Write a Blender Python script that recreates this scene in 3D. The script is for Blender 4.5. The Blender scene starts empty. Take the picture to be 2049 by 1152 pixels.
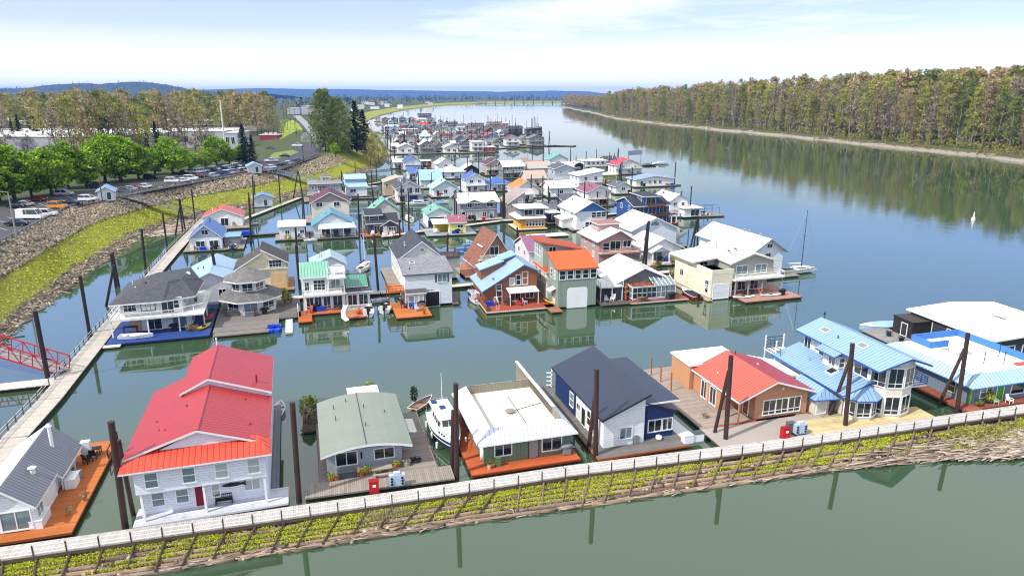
EXPO = 0.0; HAZE = 6e-5
import bpy, math, random
import numpy as np
R = random.Random(11)
NR = np.random.default_rng(5)
F, T, HC = 1400.0, math.radians(15.5), 37.0
ST, CT = math.sin(T), math.cos(T)
scene = bpy.context.scene
COL = scene.collection

# ---- camera maths: the survey of the photograph (pixel of the 2049x1152 photo -> place on a level plane)
def P(x, y, z=0.0):
    u = (x - 1024.5) / F; v = (576 - y) / F
    s = (z - HC) / (-ST + v * CT)
    return (u * s, (CT + v * ST) * s)
def proj(X, Y, Z):
    dz = Z - HC; d = Y * CT - dz * ST
    return (1024.5 + F * X / d, 576 - F * (Y * ST + dz * CT) / d)
def row_h(Y, py):
    v = (576 - py) / F
    return HC + Y * (v * CT - ST) / (CT + v * ST)

# ---- materials
MATS = {}
def nd(nt, t, **k):
    n = nt.nodes.new(t)
    for a, b in k.items():
        if a.startswith('i_'):
            n.inputs[a[2:].replace('_', ' ')].default_value = b
        else: setattr(n, a, b)
    return n
def mth(nt, op, a, b=None, c=None):
    n = nt.nodes.new('ShaderNodeMath'); n.operation = op
    for i, v in enumerate((a, b, c)):
        if v is None: continue
        if isinstance(v, (int, float)): n.inputs[i].default_value = v
        else: nt.links.new(v, n.inputs[i])
    return n.outputs[0]
def mixc(nt, f, a, b, mode='MIX'):
    n = nt.nodes.new('ShaderNodeMix'); n.data_type = 'RGBA'; n.blend_type = mode
    for s, v in ((n.inputs[0], f), (n.inputs[6], a), (n.inputs[7], b)):
        if isinstance(v, (int, float)): s.default_value = v
        elif isinstance(v, tuple): s.default_value = v if len(v) == 4 else (*v, 1)
        else: nt.links.new(v, s)
    return n.outputs[2]
def noise(nt, vec, scale, detail=4, rough=.6):
    n = nd(nt, 'ShaderNodeTexNoise', i_Scale=scale, i_Detail=detail, i_Roughness=rough)
    if vec is not None: nt.links.new(vec, n.inputs['Vector'])
    return n.outputs['Fac']
def new_mat(name):
    m = bpy.data.materials.new(name); m.use_nodes = True
    nt = m.node_tree; nt.nodes.clear()
    out = nt.nodes.new('ShaderNodeOutputMaterial'); b = nt.nodes.new('ShaderNodeBsdfPrincipled')
    nt.links.new(b.outputs[0], out.inputs[0])
    return m, nt, b
PAT = {  # axis, period, line width, line darkness, random value per strip
    'lap': ('v', .24, .16, .72, .03), 'bb': ('u', .42, .14, .75, .03), 'seam': ('u', .5, .2, .5, .02),
    'rib': ('u', .4, .28, .5, .02), 'deck': ('v', .17, .12, .5, .16), 'decku': ('u', .17, .12, .5, .16),
    'bigdeck': ('u', .3, .1, .5, .2), 'dock': ('u', .2, .14, .45, .13), 'log': ('v', .3, .1, .7, .1)}
def M(name, color=None, rough=.65, pat=None, var=.1, bump=.35, metal=0., spec=.4, dirt=0.):
    if name in MATS: return MATS[name]
    m, nt, b = new_mat(name)
    tc = nt.nodes.new('ShaderNodeTexCoord')
    c = (*color, 1)
    n1 = noise(nt, tc.outputs['Object'], .35, 5); n2 = noise(nt, tc.outputs['Object'], 3.0, 4)
    f = mth(nt, 'ADD', mth(nt, 'MULTIPLY', n1, .65), mth(nt, 'MULTIPLY', n2, .35))
    f = mth(nt, 'MULTIPLY_ADD', mth(nt, 'SUBTRACT', f, .5), 2 * var * 1.6, 1.0)
    oi = nt.nodes.new('ShaderNodeObjectInfo')
    f = mth(nt, 'MULTIPLY', f, mth(nt, 'MULTIPLY_ADD', oi.outputs['Random'], .08, .95))
    h = None
    if pat == 'shin':
        uv = tc.outputs['UV']
        br = nd(nt, 'ShaderNodeTexBrick', i_Scale=1.0, i_Mortar_Size=.03, i_Brick_Width=.55, i_Row_Height=.26)
        br.inputs['Color1'].default_value = (.78,) * 3 + (1,); br.inputs['Color2'].default_value = (1.22,) * 3 + (1,)
        br.inputs['Mortar'].default_value = (.6,) * 3 + (1,)
        nt.links.new(uv, br.inputs['Vector'])
        sep = nt.nodes.new('ShaderNodeSeparateColor'); nt.links.new(br.outputs['Color'], sep.inputs[0])
        f = mth(nt, 'MULTIPLY', f, sep.outputs[0]); h = sep.outputs[0]
    elif pat:
        ax, per, lw, dark, rnd = PAT[pat]
        sp = nt.nodes.new('ShaderNodeSeparateXYZ'); nt.links.new(tc.outputs['UV'], sp.inputs[0])
        t = mth(nt, 'DIVIDE', sp.outputs[0 if ax == 'u' else 1], per)
        fr = mth(nt, 'FRACT', t)
        line = mth(nt, 'LESS_THAN', fr, lw)
        wn = nd(nt, 'ShaderNodeTexWhiteNoise', noise_dimensions='1D')
        nt.links.new(mth(nt, 'FLOOR', t), wn.inputs['W'])
        f = mth(nt, 'MULTIPLY', f, mth(nt, 'MULTIPLY_ADD', wn.outputs['Value'], 2 * rnd, 1 - rnd))
        f = mth(nt, 'MULTIPLY', f, mth(nt, 'MULTIPLY_ADD', line, dark - 1, 1.0))
        h = mth(nt, 'PINGPONG', t, .5) if pat in ('rib', 'seam') else line
    hs = nd(nt, 'ShaderNodeHueSaturation'); hs.inputs['Color'].default_value = c
    nt.links.new(f, hs.inputs['Value'])
    col = hs.outputs[0]
    if dirt:
        dn = noise(nt, tc.outputs['Object'], .9, 6, .7)
        k = mth(nt, 'MULTIPLY', mth(nt, 'SMOOTH_MIN', 1.0, mth(nt, 'MAXIMUM', mth(nt, 'MULTIPLY_ADD', dn, 5.0, -2.6), 0.0), .1), dirt)
        col = mixc(nt, k, col, (.09, .075, .055))
    nt.links.new(col, b.inputs['Base Color'])
    b.inputs['Roughness'].default_value = rough; b.inputs['Metallic'].default_value = metal
    b.inputs['Specular IOR Level'].default_value = spec
    if bump:
        bp = nd(nt, 'ShaderNodeBump', i_Strength=bump, i_Distance=.03)
        if h is not None: nt.links.new(h, bp.inputs['Height'])
        else: nt.links.new(n2, bp.inputs['Height'])
        nt.links.new(bp.outputs[0], b.inputs['Normal'])
    MATS[name] = m
    return m
def C(hexs):  # sRGB hex of the surface's own colour -> linear
    v = [int(hexs[i:i + 2], 16) / 255 for i in (0, 2, 4)]
    return tuple(x / 12.92 if x < .04045 else ((x + .055) / 1.055) ** 2.4 for x in v)
def mk(sp_, **k):
    """'lap:c8cacc' -> material with that pattern and surface colour"""
    if not isinstance(sp_, str): return sp_
    if sp_ in MATS: return MATS[sp_]
    p, c = sp_.split(':')
    kw = dict(pat=None if p == 'plain' else p)
    if p in ('seam', 'rib'): kw.update(rough=.42, bump=.7, var=.12, spec=.5, dirt=.1)
    if p == 'shin': kw.update(rough=.9, bump=.5, var=.2, dirt=.2)
    if p in ('deck', 'decku', 'bigdeck', 'dock'): kw.update(rough=.8, var=.16, dirt=.35)
    if p == 'lap': kw.update(var=.06, dirt=.18)
    if p == 'bb': kw.update(var=.06, dirt=.12)
    if p == 'plain': kw.update(var=.12, bump=.15, dirt=.06)
    kw.update(k)
    return M(sp_, C(c), **kw)
M('trim', C('e9e9e6'), .5, var=.05, bump=.1)
M('glass', (.018, .024, .03), .06, var=.25, bump=.0, spec=.9)
M('glass_pale', (.16, .22, .24), .08, var=.25, bump=.0, spec=.9)
M('glass_blind', (.42, .44, .45), .25, var=.12, bump=.0, spec=.7)
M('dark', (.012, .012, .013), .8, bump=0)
M('float_log', (.03, .024, .019), .9, pat='log', var=.4)
M('steel', (.045, .022, .018), .62, var=.4, bump=.3, dirt=.2)
M('steel_dark', (.024, .017, .016), .6, var=.4, bump=.3)
M('white_gel', C('eceef0'), .25, var=.06, bump=.0, spec=.6)
M('rubber', (.012, .012, .013), .8, bump=0)
M('chrome', (.45, .46, .47), .3, metal=.8, bump=0)
M('blue_tarp', C('1440b4'), .55, var=.2)

# ---- mesh building
class B:
    def __init__(s): s.v = []; s.f = []
    def poly(s, pts):
        i = len(s.v); s.v += [tuple(p) for p in pts]; s.f.append(tuple(range(i, i + len(pts))))
    def box(s, x0, x1, y0, y1, z0, z1):
        if x0 > x1: x0, x1 = x1, x0
        if y0 > y1: y0, y1 = y1, y0
        i = len(s.v)
        s.v += [(x0, y0, z0), (x1, y0, z0), (x1, y1, z0), (x0, y1, z0), (x0, y0, z1), (x1, y0, z1), (x1, y1, z1), (x0, y1, z1)]
        s.f += [tuple(i + k for k in q) for q in ((3, 2, 1, 0), (4, 5, 6, 7), (0, 1, 5, 4), (1, 2, 6, 5), (2, 3, 7, 6), (3, 0, 4, 7))]
        return s
    def prism(s, pl, z0, z1):
        n = len(pl); i = len(s.v)
        s.v += [(p[0], p[1], z0) for p in pl] + [(p[0], p[1], z1) for p in pl]
        s.f.append(tuple(i + n - 1 - k for k in range(n))); s.f.append(tuple(i + n + k for k in range(n)))
        for k in range(n):
            j = (k + 1) % n; s.f.append((i + k, i + j, i + n + j, i + n + k))
        return s
    def cyl(s, p, q, r0, r1=None, n=8, cap=True):
        r1 = r0 if r1 is None else r1
        p = np.array(p, float); q = np.array(q, float); d = q - p; L = np.linalg.norm(d)
        if L < 1e-6: return s
        d /= L; a = np.cross(d, (0, 0, 1.) if abs(d[2]) < .9 else (1., 0, 0)); a /= np.linalg.norm(a); b = np.cross(d, a)
        i = len(s.v)
        for c, r in ((p, r0), (q, r1)):
            for k in range(n):
                t = 2 * math.pi * k / n; s.v.append(tuple(c + r * (math.cos(t) * a + math.sin(t) * b)))
        for k in range(n):
            j = (k + 1) % n; s.f.append((i + k, i + n + k, i + n + j, i + j))
        if cap: s.f.append(tuple(i + k for k in range(n))); s.f.append(tuple(i + 2 * n - 1 - k for k in range(n)))
        return s
    def bar(s, p, q, w=.08, h=.08):
        p = np.array(p, float); q = np.array(q, float); d = q - p; L = np.linalg.norm(d)
        if L < 1e-6: return s
        d /= L; a = np.cross(d, (0, 0, 1.) if abs(d[2]) < .95 else (1., 0, 0)); a /= np.linalg.norm(a); b = np.cross(a, d)
        i = len(s.v)
        for c in (p, q):
            for e, g in ((-1, -1), (1, -1), (1, 1), (-1, 1)): s.v.append(tuple(c + a * e * w / 2 + b * g * h / 2))
        s.f += [tuple(i + k for k in f) for f in ((0, 1, 2, 3), (7, 6, 5, 4), (0, 4, 5, 1), (1, 5, 6, 2), (2, 6, 7, 3), (3, 7, 4, 0))]
        return s
    def blob(s, c, r, n=8, m=5, sq=1., jit=.0, rnd=None):
        rnd = rnd or R; i = len(s.v)
        rx, ry, rz = r if isinstance(r, tuple) else (r, r, r * sq)
        s.v.append((c[0], c[1], c[2] - rz))
        for a in range(1, m):
            t = math.pi * a / m
            for k in range(n):
                u = 2 * math.pi * k / n; j = 1 + rnd.uniform(-jit, jit)
                s.v.append((c[0] + rx * j * math.sin(t) * math.cos(u), c[1] + ry * j * math.sin(t) * math.sin(u), c[2] - rz * j * math.cos(t)))
        s.v.append((c[0], c[1], c[2] + rz)); e = len(s.v) - 1
        for k in range(n):
            j = (k + 1) % n
            s.f.append((i, i + 1 + j, i + 1 + k)); s.f.append((e, e - n + k, e - n + j))
            for a in range(m - 2):
                o = i + 1 + a * n; s.f.append((o + k, o + j, o + n + j, o + n + k))
        return s
    def mesh(s, name, mat, smooth=False):
        me = bpy.data.meshes.new(name); me.from_pydata(s.v, [], s.f)
        add_uv(me)
        if smooth:
            me.polygons.foreach_set('use_smooth', [True] * len(me.polygons))
        me.materials.append(mk(mat)); me.update()
        return me
    def build(s, name, mat, parent=None, smooth=False, **k):
        return put(name, s.mesh(name, mat, smooth), parent, **k)
def add_uv(me):
    n = len(me.loops)
    if not n: return
    vc = np.empty(len(me.vertices) * 3); me.vertices.foreach_get('co', vc); vc = vc.reshape(-1, 3)
    li = np.empty(n, int); me.loops.foreach_get('vertex_index', li)
    pn = np.empty(len(me.polygons) * 3); me.polygons.foreach_get('normal', pn); pn = pn.reshape(-1, 3)
    tot = np.empty(len(me.polygons), int); me.polygons.foreach_get('loop_total', tot)
    ln = np.repeat(pn, tot, axis=0)
    flat = np.abs(ln[:, 2]) > .995
    u = np.stack([-ln[:, 1], ln[:, 0], np.zeros(n)], 1)
    l = np.linalg.norm(u, axis=1, keepdims=True); l[l < 1e-9] = 1; u /= l
    u[flat] = (1, 0, 0); w = np.cross(ln, u); w[flat] = (0, 1, 0)
    co = vc[li]
    uv = np.stack([(co * u).sum(1), (co * w).sum(1)], 1)
    lay = me.uv_layers.new(name='UVMap'); lay.data.foreach_set('uv', uv.ravel())
def put(name, me, parent=None, loc=None, rot=None, sc=None):
    o = bpy.data.objects.new(name, me); COL.objects.link(o)
    if parent is not None: o.parent = parent
    if loc is not None: o.location = loc
    if rot is not None: o.rotation_euler = rot if isinstance(rot, tuple) else (0, 0, rot)
    if sc is not None: o.scale = sc if isinstance(sc, tuple) else (sc,) * 3
    return o
def tag(o, label=None, cat=None, group=None, kind=None):
    if label: o['label'] = label
    if cat: o['category'] = cat
    if group: o['group'] = group
    if kind: o['kind'] = kind
    return o
def empty(name, loc, rot, label, cat, group=None, sc=None):
    return tag(put(name, None, None, loc, rot, sc), label, cat, group)
def copy_tree(o, parent=None):
    c = o.copy(); COL.objects.link(c)
    if parent is not None: c.parent = parent
    for ch in o.children: copy_tree(ch, c)
    return c
def raw_mesh(name, verts, faces4, mat, uv=None, col=None, smooth=False):
    """numpy quads"""
    me = bpy.data.meshes.new(name); nv = len(verts); nf = len(faces4)
    me.vertices.add(nv); me.vertices.foreach_set('co', np.asarray(verts, np.float32).ravel())
    me.loops.add(nf * 4); me.loops.foreach_set('vertex_index', np.asarray(faces4, np.int32).ravel())
    me.polygons.add(nf); me.polygons.foreach_set('loop_start', np.arange(nf, dtype=np.int32) * 4)
    if smooth: me.polygons.foreach_set('use_smooth', np.ones(nf, bool))
    me.update(calc_edges=True)
    if uv is not None:
        lay = me.uv_layers.new(name='UVMap'); lay.data.foreach_set('uv', np.asarray(uv, np.float32).ravel())
    if col is not None:
        ca = me.color_attributes.new('tint', 'FLOAT_COLOR', 'POINT'); ca.data.foreach_set('color', np.asarray(col, np.float32).ravel())
    me.materials.append(mk(mat) if isinstance(mat, str) else mat)
    return me
# ---- the house kit
WCACHE = {}
def win_meshes(kind, w, h, fm, gm):
    key = (kind, round(w, 2), round(h, 2), fm, gm)
    if key in WCACHE: return WCACHE[key]
    f = B(); p = B(); t = .11 if kind != 'g' else .13
    d0, d1 = -.075, .02
    f.box(-t, w + t, d0, d1, h, h + t); f.box(-t, w + t, d0 - .03, d1, -t, 0)
    f.box(-t, 0, d0, d1, 0, h); f.box(w, w + t, d0, d1, 0, h)
    if kind in ('w', 'd'): f.box(w / 2 - .04, w / 2 + .04, d0 + .01, d1, 0, h)
    if kind == 'h': f.box(0, w, d0 + .01, d1, h / 2 - .04, h / 2 + .04)
    if kind == 'G':
        n = max(2, round(w / .55)); m = max(2, round(h / .6))
        for i in range(1, n): f.box(w * i / n - .025, w * i / n + .025, d0 + .02, d1, 0, h)
        for i in range(1, m): f.box(0, w, d0 + .024, d1, h * i / m - .025, h * i / m + .025)
    if kind == 'p':
        f.box(w / 2 - .03, w / 2 + .03, d0 + .01, d1, 0, h)
        f.box(0, w, d0 + .014, d1, h * .2, h * .2 + .08)
    if kind == 'g':
        n = max(3, round(h / .55))
        for i in range(n): p.box(.01, w - .01, -.05 + .012 * (i % 2), .01, h * i / n + .015, h * (i + 1) / n - .015)
    elif kind == 'D':
        p.box(0, w, -.045, .01, 0, h)
        for z0, z1 in ((.12 * h, .45 * h), (.52 * h, .9 * h)): p.box(.15 * w, .85 * w, -.06, -.04, z0, z1)
    else: p.box(0, w, -.03, .01, 0, h)
    nm = {'g': 'garage_door', 'D': 'door', 'd': 'sliding_door', 'o': 'boat_bay'}.get(kind, 'window')
    pn = {'g': 'door_panel', 'D': 'door_leaf', 'o': 'opening'}.get(kind, 'pane')
    WCACHE[key] = (nm, f.mesh(nm, fm), pn, p.mesh(pn, gm))
    return WCACHE[key]
HOUSES = []
class House:
    def __init__(s, label, short, px=None, pr=None, w=None, rot=16., at=None, z=0., name='floating_house', cat='floating house', group='floating houses in the marina', base=.5):
        """px: photo pixel of the front left wall corner at deck height; pr: pixel column of the front right corner"""
        s.rot = math.radians(rot); s.c, s.sn = math.cos(s.rot), math.sin(s.rot)
        A = P(px[0], px[1], base) if at is None else at
        s.A = A; s.short = short; s.px = px
        if pr is not None:
            k = (pr - 1024.5) / F; dz = base - HC
            w = (k * (A[1] * CT - dz * ST) - A[0]) / (s.c - k * s.sn * CT)
        s.w = w; s.vols = []; s.df = None
        s.o = empty(name, (A[0], A[1], z), s.rot, label, cat, group)
        HOUSES.append(s)
    def L(s, px, py, z=.5):
        X, Y = P(px, py, z); X -= s.A[0]; Y -= s.A[1]
        return (X * s.c + Y * s.sn, -X * s.sn + Y * s.c)
    def Wd(s, x, y): return (s.A[0] + x * s.c - y * s.sn, s.A[1] + x * s.sn + y * s.c)
    def hz(s, x, y, py): return row_h(s.Wd(x, y)[1], py)
    def part(s, b, name, mat, parent=None, **k): return b.build(name, mat, parent or s.o, **k)
    def vol(s, x0, x1, y0, y1, z0, ze, rt='gy', rise=1.5, wm='lap:e4e6e8', rm='shin:55575c', o=.4, fm='trim', off=.5, t=.2, ze2=None, of=None, ob=None, ol=None, orr=None, gm=None):
        if ze > 40: ze = s.hz(x0, y0, ze)
        of = o if of is None else of; ob = o if ob is None else ob; ol = o if ol is None else ol; orr = o if orr is None else orr
        ze2 = ze if ze2 is None else ze2; zt = ze + rise
        w = B(); polys = []; xr = x0 + (x1 - x0) * off; yr = y0 + (y1 - y0) * off
        a, b, c, d = (x0, y0), (x1, y0), (x1, y1), (x0, y1)
        def side(p, q, zp, zq, mid=None):
            pts = [(p[0], p[1], z0), (q[0], q[1], z0), (q[0], q[1], zq)]
            if mid: pts.append(mid)
            pts.append((p[0], p[1], zp)); w.poly(pts)
        if rt == 'gy':
            sl = (zt - ze) / (xr - x0); sr = (zt - ze2) / (x1 - xr)
            zl, zr = ze - ol * sl, ze2 - orr * sr
            polys = [[(x0 - ol, y0 - of, zl), (xr, y0 - of, zt), (xr, y1 + ob, zt), (x0 - ol, y1 + ob, zl)],
                     [(xr, y0 - of, zt), (x1 + orr, y0 - of, zr), (x1 + orr, y1 + ob, zr), (xr, y1 + ob, zt)]]
            side(a, b, ze, ze2, (xr, y0, zt)); side(b, c, ze2, ze2); side(c, d, ze2, ze, (xr, y1, zt)); side(d, a, ze, ze)
        elif rt == 'gx':
            sf = (zt - ze) / (yr - y0); sb = (zt - ze2) / (y1 - yr)
            zf, zb = ze - of * sf, ze2 - ob * sb
            polys = [[(x0 - ol, y0 - of, zf), (x1 + orr, y0 - of, zf), (x1 + orr, yr, zt), (x0 - ol, yr, zt)],
                     [(x0 - ol, yr, zt), (x1 + orr, yr, zt), (x1 + orr, y1 + ob, zb), (x0 - ol, y1 + ob, zb)]]
            side(a, b, ze, ze); side(b, c, ze, ze2, (x1, yr, zt)); side(c, d, ze2, ze2); side(d, a, ze2, ze, (x0, yr, zt))
        elif rt == 'hip':
            W, D = x1 - x0, y1 - y0
            if W <= D: h = W / 2; r0, r1 = (xr, y0 + h), (xr, y1 - h); k = rise / h
            else: h = D / 2; r0, r1 = (x0 + h, yr), (x1 - h, yr); k = rise / h
            zo = ze - o * k
            A, Bq, Cc, Dd = (x0 - o, y0 - o, zo), (x1 + o, y0 - o, zo), (x1 + o, y1 + o, zo), (x0 - o, y1 + o, zo)
            r0, r1 = (*r0, zt), (*r1, zt)
            sq = abs(W - D) < .02
            if sq: polys = [[A, Bq, r0], [Bq, Cc, r0], [Cc, Dd, r0], [Dd, A, r0]]
            elif W <= D: polys = [[A, Bq, r0], [Bq, Cc, r1, r0], [Cc, Dd, r1], [Dd, A, r0, r1]]
            else: polys = [[A, Bq, r1, r0], [Bq, Cc, r1], [Cc, Dd, r0, r1], [Dd, A, r0]]
            for p, q in ((a, b), (b, c), (c, d), (d, a)): side(p, q, ze, ze)
        elif rt in ('sF', 'sB', 'sL', 'sR'):
            def zz(x, y):
                if rt == 'sF': return ze + rise * (y - y0) / (y1 - y0)
                if rt == 'sB': return ze + rise * (y1 - y) / (y1 - y0)
                if rt == 'sL': return ze + rise * (x - x0) / (x1 - x0)
                return ze + rise * (x1 - x) / (x1 - x0)
            polys = [[(x, y, zz(x, y)) for x, y in ((x0 - ol, y0 - of), (x1 + orr, y0 - of), (x1 + orr, y1 + ob), (x0 - ol, y1 + ob))]]
            for p, q in ((a, b), (b, c), (c, d), (d, a)): side(p, q, zz(*p), zz(*q))
        else:
            if rt == 'flat': polys = [[(x0 - ol, y0 - of, ze), (x1 + orr, y0 - of, ze), (x1 + orr, y1 + ob, ze), (x0 - ol, y1 + ob, ze)]]
            for p, q in ((a, b), (b, c), (c, d), (d, a)): side(p, q, ze, ze)
            if rt == 'none': w.poly([(*a, ze), (*b, ze), (*c, ze), (*d, ze)])
        if wm: s.part(w, 'wall', wm)
        if polys: s.roof(polys, rm, fm, t)
        s.vols.append((x0, x1, y0, y1, z0, ze))
        return len(s.vols) - 1
    def roof(s, polys, rm, fm='trim', t=.2, name='roof'):
        r = B(); f = B(); cnt = {}
        K = lambda p: tuple(round(x, 3) for x in p)
        for pl in polys:
            for i in range(len(pl)):
                e = frozenset((K(pl[i]), K(pl[(i + 1) % len(pl)]))); cnt[e] = cnt.get(e, 0) + 1
        for pl in polys:
            r.poly([(x, y, z + t) for x, y, z in pl]); r.poly([(x, y, z + .015) for x, y, z in reversed(pl)])
            for i in range(len(pl)):
                p, q = pl[i], pl[(i + 1) % len(pl)]
                if cnt[frozenset((K(p), K(q)))] > 1: continue
                f.poly([(p[0], p[1], p[2] - .03), (q[0], q[1], q[2] - .03), (q[0], q[1], q[2] + t - .004), (p[0], p[1], p[2] + t - .004)])
        ro = s.part(r, name, rm)
        if f.f: s.part(f, 'fascia', fm, ro)
        return ro
    def win(s, v, side, a, z, w, h, kind='w', fm='trim', gm=None):
        x0, x1, y0, y1 = s.vols[v][:4]
        if gm is None:
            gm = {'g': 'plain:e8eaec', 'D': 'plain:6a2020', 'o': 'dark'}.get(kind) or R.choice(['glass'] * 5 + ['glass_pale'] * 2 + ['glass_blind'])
        nm, fme, pn, pme = win_meshes(kind, w, h, fm, gm)
        loc, r = {'F': ((x0 + a, y0 - .004, z), 0), 'R': ((x1 + .004, y0 + a, z), math.pi / 2), 'L': ((x0 - .004, y0 + a + w, z), -math.pi / 2), 'B': ((x1 - a, y1 + .004, z), math.pi)}[side]
        o = put(nm, fme, s.o, loc, r); put(pn, pme, o)
        return o
    def wins(s, v, side, aa, z, w, h, kind='w', **k):
        for a in aa: s.win(v, side, a, z, w, h, kind, **k)
    def auto(s, v, side, z, n, w=1.2, h=1.2, kind='w', m=.8, **k):
        x0, x1, y0, y1 = s.vols[v][:4]; Lg = (x1 - x0) if side in 'FB' else (y1 - y0)
        for i in range(n): s.win(v, side, m + (Lg - 2 * m) * (i + .5) / n - w / 2, z, w, h, kind, **k)
    def deck(s, x0, x1, y0, y1, z=.5, m='deck:8b8078', t=.18, fl=True, em=None, name='deck'):
        d = s.part(B().box(x0, x1, y0, y1, z - t, z), name, m)
        if z < .7 and y0 < -.9 and (s.df is None or x1 - x0 > s.df[1] - s.df[0]): s.df = (x0, x1, y0)
        if em: s.part(B().box(x0 - .03, x1 + .03, y0 - .04, y0 - .005, z - t - .05, z - .01).box(x0 - .04, x0 - .005, y0, y1, z - t - .05, z - .01).box(x1 + .005, x1 + .04, y0, y1, z - t - .05, z - .01), 'deck_edge', em)
        if fl:
            f = B().box(x0 + .15, x1 - .15, y0 + .15, y1 - .15, -.4, z - t - .003)
            s.part(f, 'float', 'float_log')
        return d
    def rail(s, pts, z, h=1.0, m='trim', step=1.4, n=2, pick=0, closed=False, pw=.09):
        b = B()
        for (p, q) in zip(pts, pts[1:]):
            L = math.dist(p, q); k = max(1, round(L / step))
            for i in range(k + 1):
                x, y = p[0] + (q[0] - p[0]) * i / k, p[1] + (q[1] - p[1]) * i / k
                b.box(x - pw / 2, x + pw / 2, y - pw / 2, y + pw / 2, z, z + h)
            for i in range(n):
                zz = z + h - .05 - i * (h - .15) / max(1, n - 1 if n > 1 else 1)
                b.bar((p[0], p[1], zz), (q[0], q[1], zz), pw, .07 if i else .09)
            if pick:
                kk = int(L / pick)
                for i in range(1, kk):
                    x, y = p[0] + (q[0] - p[0]) * i / kk, p[1] + (q[1] - p[1]) * i / kk
                    b.box(x - .025, x + .025, y - .025, y + .025, z + .1, z + h - .06)
        return s.part(b, 'railing', m)
    def post(s, x, y, z0, z1, m='trim', w=.16): return s.part(B().box(x - w / 2, x + w / 2, y - w / 2, y + w / 2, z0, z1), 'post', m)
    def vent(s, x, y, z, h=.5, m='chrome', r=.09):
        return s.part(B().cyl((x, y, z - .3), (x, y, z + h), r, n=8).cyl((x, y, z + h - .02), (x, y, z + h + .12), r * 1.7, r * .6), 'vent_pipe', m)
    def skylight(s, c, ux, uy, w=.9, l=1.2, m='glass_pale'):
        """c: centre on the roof; ux,uy: unit vectors in the roof plane"""
        c = np.array(c); ux = np.array(ux); uy = np.array(uy); n = np.cross(ux, uy); n /= np.linalg.norm(n)
        def bx(w, l, h0, h1):
            b = B(); i = [c + ux * sx * w / 2 + uy * sy * l / 2 + n * h for h in (h0, h1) for sx, sy in ((-1, -1), (1, -1), (1, 1), (-1, 1))]
            b.v = [tuple(q) for q in i]; b.f = [(3, 2, 1, 0), (4, 5, 6, 7), (0, 1, 5, 4), (1, 2, 6, 5), (2, 3, 7, 6), (3, 0, 4, 7)]
            return b
        o = s.part(bx(w, l, -.1, .12), 'skylight', 'trim'); s.part(bx(w - .2, l - .2, .1, .135), 'pane', m, o)
    def box(s, name, m, x0, x1, y0, y1, z0, z1): return s.part(B().box(x0, x1, y0, y1, z0, z1), name, m)
# ---- sky, sun, camera, air
SUN_EL, SUN_AZ = math.radians(47), math.atan2(-.56, -.83)     # azimuth of the direction towards the sun
w = bpy.data.worlds.new('World'); scene.world = w; w.use_nodes = True
nt = w.node_tree; nt.nodes.clear()
out = nt.nodes.new('ShaderNodeOutputWorld'); bg = nt.nodes.new('ShaderNodeBackground')
sky = nt.nodes.new('ShaderNodeTexSky'); sky.sky_type = 'NISHITA'; sky.sun_disc = False
sky.sun_elevation = SUN_EL; sky.sun_rotation = math.pi / 2 - SUN_AZ; sky.air_density = 1.0; sky.dust_density = .25; sky.ozone_density = 2.0
tc = nt.nodes.new('ShaderNodeTexCoord'); sp = nt.nodes.new('ShaderNodeSeparateXYZ'); nt.links.new(tc.outputs['Generated'], sp.inputs[0])
zc = mth(nt, 'MAXIMUM', sp.outputs[2], 0.0)
den = mth(nt, 'ADD', zc, .045)
cb = nt.nodes.new('ShaderNodeCombineXYZ')
nt.links.new(mth(nt, 'DIVIDE', sp.outputs[0], den), cb.inputs[0]); nt.links.new(mth(nt, 'DIVIDE', sp.outputs[1], den), cb.inputs[1])
n1 = noise(nt, cb.outputs[0], .23, 7, .58)
n2 = noise(nt, cb.outputs[0], .07, 3, .5)
cl = mth(nt, 'ADD', mth(nt, 'MULTIPLY', n1, .6), mth(nt, 'MULTIPLY', n2, .6))
rmp = nt.nodes.new('ShaderNodeMapRange'); rmp.interpolation_type = 'SMOOTHSTEP'
for i, v in ((1, .47), (2, .67), (3, 0.), (4, 1.)): rmp.inputs[i].default_value = v
nt.links.new(cl, rmp.inputs[0])
hz = nt.nodes.new('ShaderNodeMapRange'); hz.interpolation_type = 'SMOOTHSTEP'
for i, v in ((1, .02), (2, .125), (3, .95), (4, .0)): hz.inputs[i].default_value = v
nt.links.new(zc, hz.inputs[0])
def ramp(x, a, b_, c_, d_):
    r = nt.nodes.new('ShaderNodeMapRange'); r.interpolation_type = 'SMOOTHSTEP'
    for i, v in ((1, a), (2, b_), (3, c_), (4, d_)): r.inputs[i].default_value = v
    nt.links.new(x, r.inputs[0]); return r.outputs[0]
low = ramp(zc, .1, .17, .92, .15); veil = ramp(zc, .2, .46, 0., 1.)
mask = mth(nt, 'MAXIMUM', mth(nt, 'MAXIMUM', mth(nt, 'MULTIPLY', mth(nt, 'MAXIMUM', rmp.outputs[0], .36), low), hz.outputs[0]), mth(nt, 'MULTIPLY', veil, mth(nt, 'MULTIPLY_ADD', n2, .5, .65)))
hsv = nd(nt, 'ShaderNodeHueSaturation', i_Saturation=1.35, i_Value=1.0); nt.links.new(sky.outputs[0], hsv.inputs['Color'])
colr = mixc(nt, mask, mixc(nt, 1.0, hsv.outputs[0], (1.05, 1.0, 1.14), 'MULTIPLY'), (10.2, 10.4, 10.7))
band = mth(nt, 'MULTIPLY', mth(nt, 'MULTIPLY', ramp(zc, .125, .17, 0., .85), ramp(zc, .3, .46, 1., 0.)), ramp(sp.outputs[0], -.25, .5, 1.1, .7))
colr = mixc(nt, band, colr, (5.6, 8.0, 15.5))     # added bright sky band above the view, brightens the water's reflections, stronger left
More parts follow.
